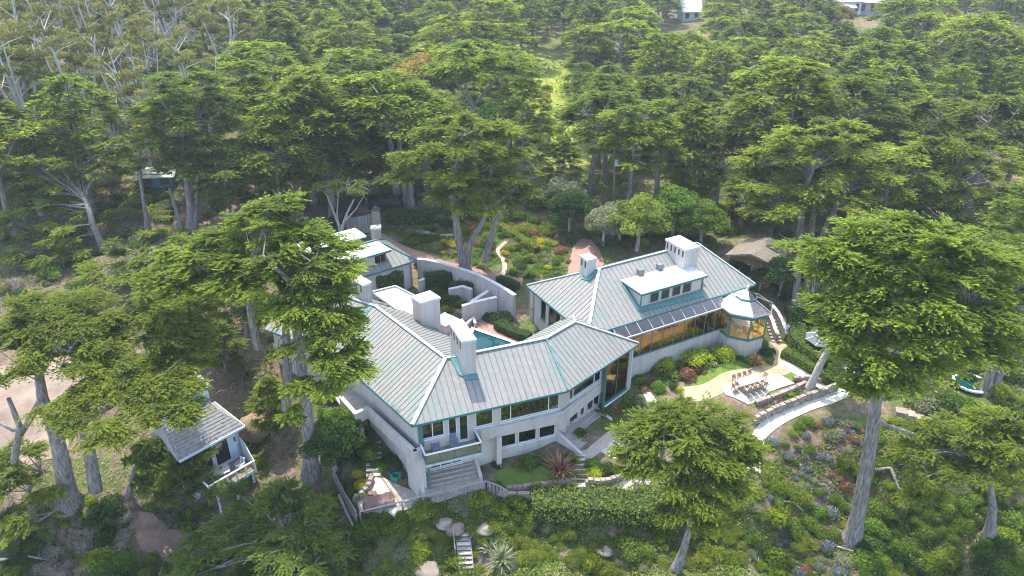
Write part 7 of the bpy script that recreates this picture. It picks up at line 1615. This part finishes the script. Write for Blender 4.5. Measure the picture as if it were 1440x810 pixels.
def hedge(label, px, w, h, leaf=SHR, L=.13, dens=420, name='hedge', zb=None, rough=.06, cat='hedge'):
    P = smooth_line([Vector((p.x, p.y)) for p in G(*px)], 4) if len(px) > 2 else [Vector((p.x, p.y)) for p in G(*px)]
    t = thing(name, label, cat, gp(*px[0])); core = MB(); C = []; Nn = []
    for a, b in zip(P[:-1], P[1:]):
        d = b - a; Ln = d.length; d = d / Ln; n = Vector((-d.y, d.x)); za = (hz(a.x, a.y) if zb is None else zb); zb_ = (hz(b.x, b.y) if zb is None else zb); W = w / 2 - .09
        core.hexa([(*(a - n * W), za - .3), (*(b - n * W), zb_ - .3), (*(b + n * W), zb_ - .3), (*(a + n * W), za - .3)], [(*(a - n * W * .9), za + h - .1), (*(b - n * W * .9), zb_ + h - .1), (*(b + n * W * .9), zb_ + h - .1), (*(a + n * W * .9), za + h - .1)])
        m_ = int(dens * Ln * (w + 2 * h) / 3.2); s = RNG.random(m_); u = RNG.random(m_) * (w + 2 * h)
        off = np.where(u < h, -w / 2, np.where(u > h + w, w / 2, u - h - w / 2)); zz = np.where(u < h, u, np.where(u > h + w, u - h - w, h)); rnd_ = np.clip((np.abs(off) / (w / 2)) ** 4 * (zz / h) ** 4 * .18, 0, .2)
        z0_ = za + (zb_ - za) * s
        C.append(np.stack([a.x + d.x * Ln * s + n.x * off * (1 - rnd_), a.y + d.y * Ln * s + n.y * off * (1 - rnd_), z0_ + zz - rnd_ * .6], 1) + RNG.normal(0, rough, (m_, 3)))
        nn = np.where((u < h)[:, None], [[-n.x, -n.y, .2]], np.where((u > h + w)[:, None], [[n.x, n.y, .2]], [[0, 0, 1]])); Nn.append(nn)
    core.build('hedge_core', MATS.get('hedge_core') or mottled('hedge_core', [(.3, (.015, .028, .008)), (.7, (.03, .05, .014))], 3, .95, .3), t)
    C = np.concatenate(C); Nn = np.concatenate(Nn) + rv3(len(C)) * .8; D = np.cross(Nn, rv3(len(C))); D /= np.linalg.norm(D, axis=1, keepdims=True); D = D + Nn * .3; S = np.cross(D, Nn); S /= np.linalg.norm(S, axis=1, keepdims=True) + 1e-9; D /= np.linalg.norm(D, axis=1, keepdims=True)
    s = RNG.uniform(.6, 1.3, len(C)); V = kites(C, D, S, L * s, L * .55 * s) - np.array(t.location)[None, None, :]
    mesh_obj('foliage', quads_mesh('foliage', V, leaf, .45 + .2 * RNG.normal(size=len(C))), t); return t
hedge('tall curved bright green clipped hedge beside the person', [(1117, 470), (1118, 483), (1124, 494), (1140, 506), (1160, 522)], 1.9, 1.5, GRS)
hedge('low straight clipped hedge along the tan path', [(1100, 500), (1120, 510), (1140, 522), (1164, 538)], 1.2, .9, GRS)
hedge('long flat topped mixed hedge at the head of the planted slope', [(748, 712), (800, 714), (860, 716), (920, 716), (975, 712)], 2.9, 1.25, SHRM, .24, 240, rough=.24)
hedge('straight yellow green clipped hedge in the flower garden', [(702, 322), (756, 356)], 1.0, .9, SHRY)
hedge('dark green hedge at the edge of the bright lawn by the steps', [(1105, 446), (1130, 450), (1155, 456)], 2.2, 1.2, GRS, .16, 260)
hedge('long shaggy hedge between drive and flower garden', [(545, 312), (590, 312), (640, 308), (690, 303)], 2.0, 1.6, SHR, .18, 240)
hedge('low dark hedge along the brick path', [(700, 397), (716, 402), (728, 408)], 1.0, .9, SHRD)
hedge('dense ivy mass covering the court wall near the gatehouse', [(598, 408), (616, 404), (636, 402)], 1.2, 2.4, SHRD, .18, 260, 'ivy_mass', 3.3, .12, 'ivy')
hedge('dark ivy spilling over the trailing vine wall in the court', [(634, 418), (650, 414), (664, 418)], .9, 1.9, SHRD, .18, 260, 'ivy_mass', 3.3, .14, 'ivy')
hedge('dark clipped bed hedge beside the pool', [(700, 462), (722, 474), (745, 484)], 1.3, .9, SHRD, zb=3.35)
for k, (y, nm) in enumerate(((296, 'upper'), (303, 'middle'), (311, 'lower'))): hedge(f'{nm} yellow row of low clipped bushes on the left terrace', [(218, y), (243, y + 1)], .9, .7, SHRY)
# ivy panel on the gatehouse wall
s0, s1 = sp((GQ(0, .4), GQ(8, .4)), 528, 393), sp((GQ(0, .4), GQ(8, .4)), 567, 388); n_ = 2200
sx = RNG.uniform(s0, s1, n_); zz = RNG.uniform(3.7, 6.2, n_) + .12 * np.sin(sx * 3); base = np.array([[GQ(a, .33).x, GQ(a, .33).y, 0] for a in sx]); C = base + np.stack([0 * zz, RNG.normal(0, .05, n_), zz], 1); D = rv3(n_); D[:, 2] -= .5; D /= np.linalg.norm(D, axis=1, keepdims=True); S = np.cross(D, np.array([[-.3, -1, .3]]) + .5 * rv3(n_)); S /= np.linalg.norm(S, axis=1, keepdims=True)
q = GQ(s0, .33, 3.7); t = thing('climbing_ivy', 'rectangular panel of ivy trained on the gatehouse wall', 'ivy', q); mesh_obj('foliage', quads_mesh('foliage', kites(C, D, S, RNG.uniform(.14, .26, n_), RNG.uniform(.1, .16, n_)) - np.array(q)[None, None, :], SHR, RNG.normal(.4, .2, n_)), t)

def cover(name, px, dens, L, leaf, W=.4, up=.5, seed=0, patch=None, lift=.05):
    P = [(p.x, p.y) for p in G(*px)]; xs = [p[0] for p in P]; ys = [p[1] for p in P]; A = (max(xs) - min(xs)) * (max(ys) - min(ys)); n = int(A * dens)
    x = RNG.uniform(min(xs), max(xs), n); y = RNG.uniform(min(ys), max(ys), n); k = inpoly(x, y, P)
    if patch: k &= (np.sin(x * patch + seed) + np.sin(y * patch * 1.3 + 2 * seed) + .8 * np.sin((x - y) * patch * 2.1)) + RNG.normal(0, .5, n) > -.2
    x, y = x[k], y[k]; ok = np.array([free(a, b) for a, b in zip(x, y)], bool); x, y = x[ok], y[ok]; n = len(x)
    if n == 0: return
    D = rv3(n); D[:, 2] = np.abs(D[:, 2]) * up + .15; D /= np.linalg.norm(D, axis=1, keepdims=True); S = np.cross(D, np.array([[0, 0, 1.]]) + .6 * rv3(n)); S /= np.linalg.norm(S, axis=1, keepdims=True); s = RNG.uniform(.6, 1.35, n)
    C = np.stack([x, y, hzv(x, y) + lift + .3 * L * s], 1); tone = .42 + .16 * np.sin(x * .9 + seed) * np.sin(y * .8) + .18 * RNG.normal(size=n)
    tag(mesh_obj(name, quads_mesh(name, kites(C, D, S, L * s, L * W * s), leaf, tone)), kind='stuff')
SLOPE = [(470, 740), (690, 700), (1000, 700), (1075, 650), (1240, 600), (1440, 590), (1460, 830), (400, 830)]
cover('ground_cover', SLOPE, 75, .26, SHR, patch=.8, seed=1); cover('low_succulents', SLOPE, 40, .24, SHRM, .6, patch=1.1, seed=2); cover('purple_flowers', [(1090, 640), (1180, 620), (1200, 760), (1100, 780)], 22, .2, FLW, .7, patch=1.4, seed=3); cover('dry_litter', SLOPE, 8, .3, DEADL, .2, .3, seed=4, patch=.6)
GARD = [(545, 318), (640, 308), (800, 314), (805, 345), (795, 390), (735, 392), (640, 368), (560, 340)]
cover('flower_bed_plants', GARD, 55, .26, SHR, patch=.9, seed=5); cover('lime_bed_plants', GARD, 26, .24, SHRM, .6, patch=1.2, seed=6)
cover('lawn_grass', [(692, 676), (700, 662), (750, 655), (800, 668), (808, 678), (760, 682), (715, 686)], 1, .1, GRS)
cover('bed_plants', [(1066, 592), (1172, 552), (1172, 544), (1075, 572)], 60, .2, SHRG, seed=7); cover('bed_plants', [(892, 545), (1000, 505), (1080, 498), (1060, 512), (985, 530), (960, 555)], 70, .24, SHR, seed=8, patch=1.)
cover('undergrowth', [(0, 690), (480, 690), (500, 830), (-60, 830)], 30, .32, SHRD, patch=.7, seed=9); cover('undergrowth', [(-40, 300), (330, 300), (440, 420), (420, 680), (330, 560), (280, 430), (-40, 440)], 14, .34, SHR, patch=.6, seed=10); cover('needle_litter', [(-40, 300), (330, 300), (440, 420), (420, 700), (100, 720), (-40, 640)], 12, .3, DEADL, .2, .25, seed=11)
cover('undergrowth', [(1100, 430), (1440, 430), (1460, 600), (1200, 560), (1180, 470)], 30, .32, SHR, patch=.7, seed=12); cover('undergrowth', [(1050, 320), (1460, 320), (1460, 440), (1100, 440)], 14, .4, SHRD, patch=.5, seed=13)
cover('undergrowth', [(-80, 140), (480, 200), (480, 330), (-80, 330)], 7, .55, SHR, patch=.35, seed=14); cover('undergrowth', [(440, 240), (1130, 240), (1130, 335), (800, 330), (780, 300), (600, 280), (440, 290)], 8, .5, SHR, patch=.4, seed=15); cover('forest_floor_plants', [(-150, 30), (1590, 30), (1590, 250), (480, 240), (-150, 150)], 1.6, .9, SHR, .5, patch=.12, seed=16)
cover('meadow_grass', [(740, 90), (800, 90), (805, 250), (735, 250)], 14, .5, MEAD, .16, .9, seed=17)
for k_ in range(6):
    q = B(s0c + (s1c - s0c) * (k_ + .5) / 6, -.35); o = shrub(('deep', 'loose', 'round')[k_ % 3], (q.x, q.y), .55 + .12 * (k_ % 3), f"{('first', 'second', 'third', 'fourth', 'fifth', 'sixth')[k_]} leafy plant behind the sunroom glass, counted from the glass bay", None, 1.6); o.location.z = cb - .3; o.name = 'indoor_plant'; o['category'] = 'plant'
# rocks and fallen wood
def rock(label, px, py, r, mat=STONE, seed=1, flat=.7):
    p = gp(px, py); bm = bmesh.new(); bmesh.ops.create_icosphere(bm, subdivisions=3, radius=r); rnd = random.Random(seed); ph = [rnd.uniform(0, 6) for _ in range(6)]
    for v in bm.verts:
        c = v.co / r; k = 1 + .14 * math.sin(3 * c.x + ph[0]) * math.sin(3.3 * c.y + ph[1]) + .10 * math.sin(6 * c.z + ph[2] + 3 * c.x) + .05 * math.sin(11 * c.y + ph[3]); v.co = Vector((c.x * r * k * 1.25, c.y * r * k, c.z * r * k * flat))
    me = bpy.data.meshes.new('boulder'); bm.to_mesh(me); bm.free(); me.materials.append(mat); me.polygons.foreach_set('use_smooth', [True] * len(me.polygons)); o = mesh_obj('boulder', me, None, p + Vector((0, 0, r * .2))); return tag(o, label, 'rock')
rock('large brown boulder mound right of the blue cottage', 363, 606, 1.45, DIRT, 1, .9); rock('tan boulder above the timber stair', 640, 745, .7, TANSTONE, 2); rock('second tan boulder left of the timber stair head', 624, 738, .6, TANSTONE, 3); rock('flat tan boulder right of the timber stair head', 682, 746, .6, TANSTONE, 4); rock('brown boulder by the drive gate', 513, 298, 1.0, DIRT, 5); rock('small grey boulder in the flower garden', 598, 330, .5, STONE, 6)
rock('pale boulder at the lower left of the slope', 598, 806, .9, TANSTONE, 7, .5); rock('pinkish boulder on the slope below the hedge', 850, 776, .55, TANSTONE, 8)
def log(label, pts, r, mat=PALEBARK):
    P = [gp(x, y, h) for x, y, h in pts]; m = MB(); m.tube(densify(P, 2), list(np.linspace(r, r * .6, len(P) * 2 - 1)), 7); return tag(m.build('fallen_branch', mat, None, True, org=P[0]), label, 'branch')
log('bleached bent branch right of the giant trunk', [(1228, 668, .6), (1250, 664, .5), (1262, 690, .3), (1275, 700, .2)], .17, BARK); log('thin fallen branch on the flowery slope', [(1092, 706, .2), (1115, 710, .3), (1130, 722, .2)], .07); log('short fallen stick low on the slope', [(1175, 770, .15), (1200, 778, .2)], .09); log('pale fallen branch near the lower left edge', [(0, 790, .2), (40, 786, .3), (70, 790, .2)], .1); log('bleached fallen limb on the right bank', [(1320, 498, .5), (1345, 512, .4), (1362, 522, .3)], .16); log('grey fallen limb beside the board fence', [(478, 700, .4), (486, 720, .3), (497, 742, .2)], .14)
# ================================================================== haze
m = MB(); m.prism([(-760, -130), (760, -130), (760, 800), (-760, 800)], -60, 175); hzm = bpy.data.materials.new('haze'); hzm.use_nodes = True; t = hzm.node_tree; t.nodes.remove(t.nodes['Principled BSDF'])
pv = t.nodes.new('ShaderNodeVolumePrincipled'); pv.inputs['Color'].default_value = (.86, .92, 1.0, 1); pv.inputs['Density'].default_value = 0.0003; pv.inputs['Anisotropy'].default_value = .2; t.links.new(pv.outputs[0], t.nodes['Material Output'].inputs['Volume'])
tag(m.build('haze', hzm), kind='stuff')
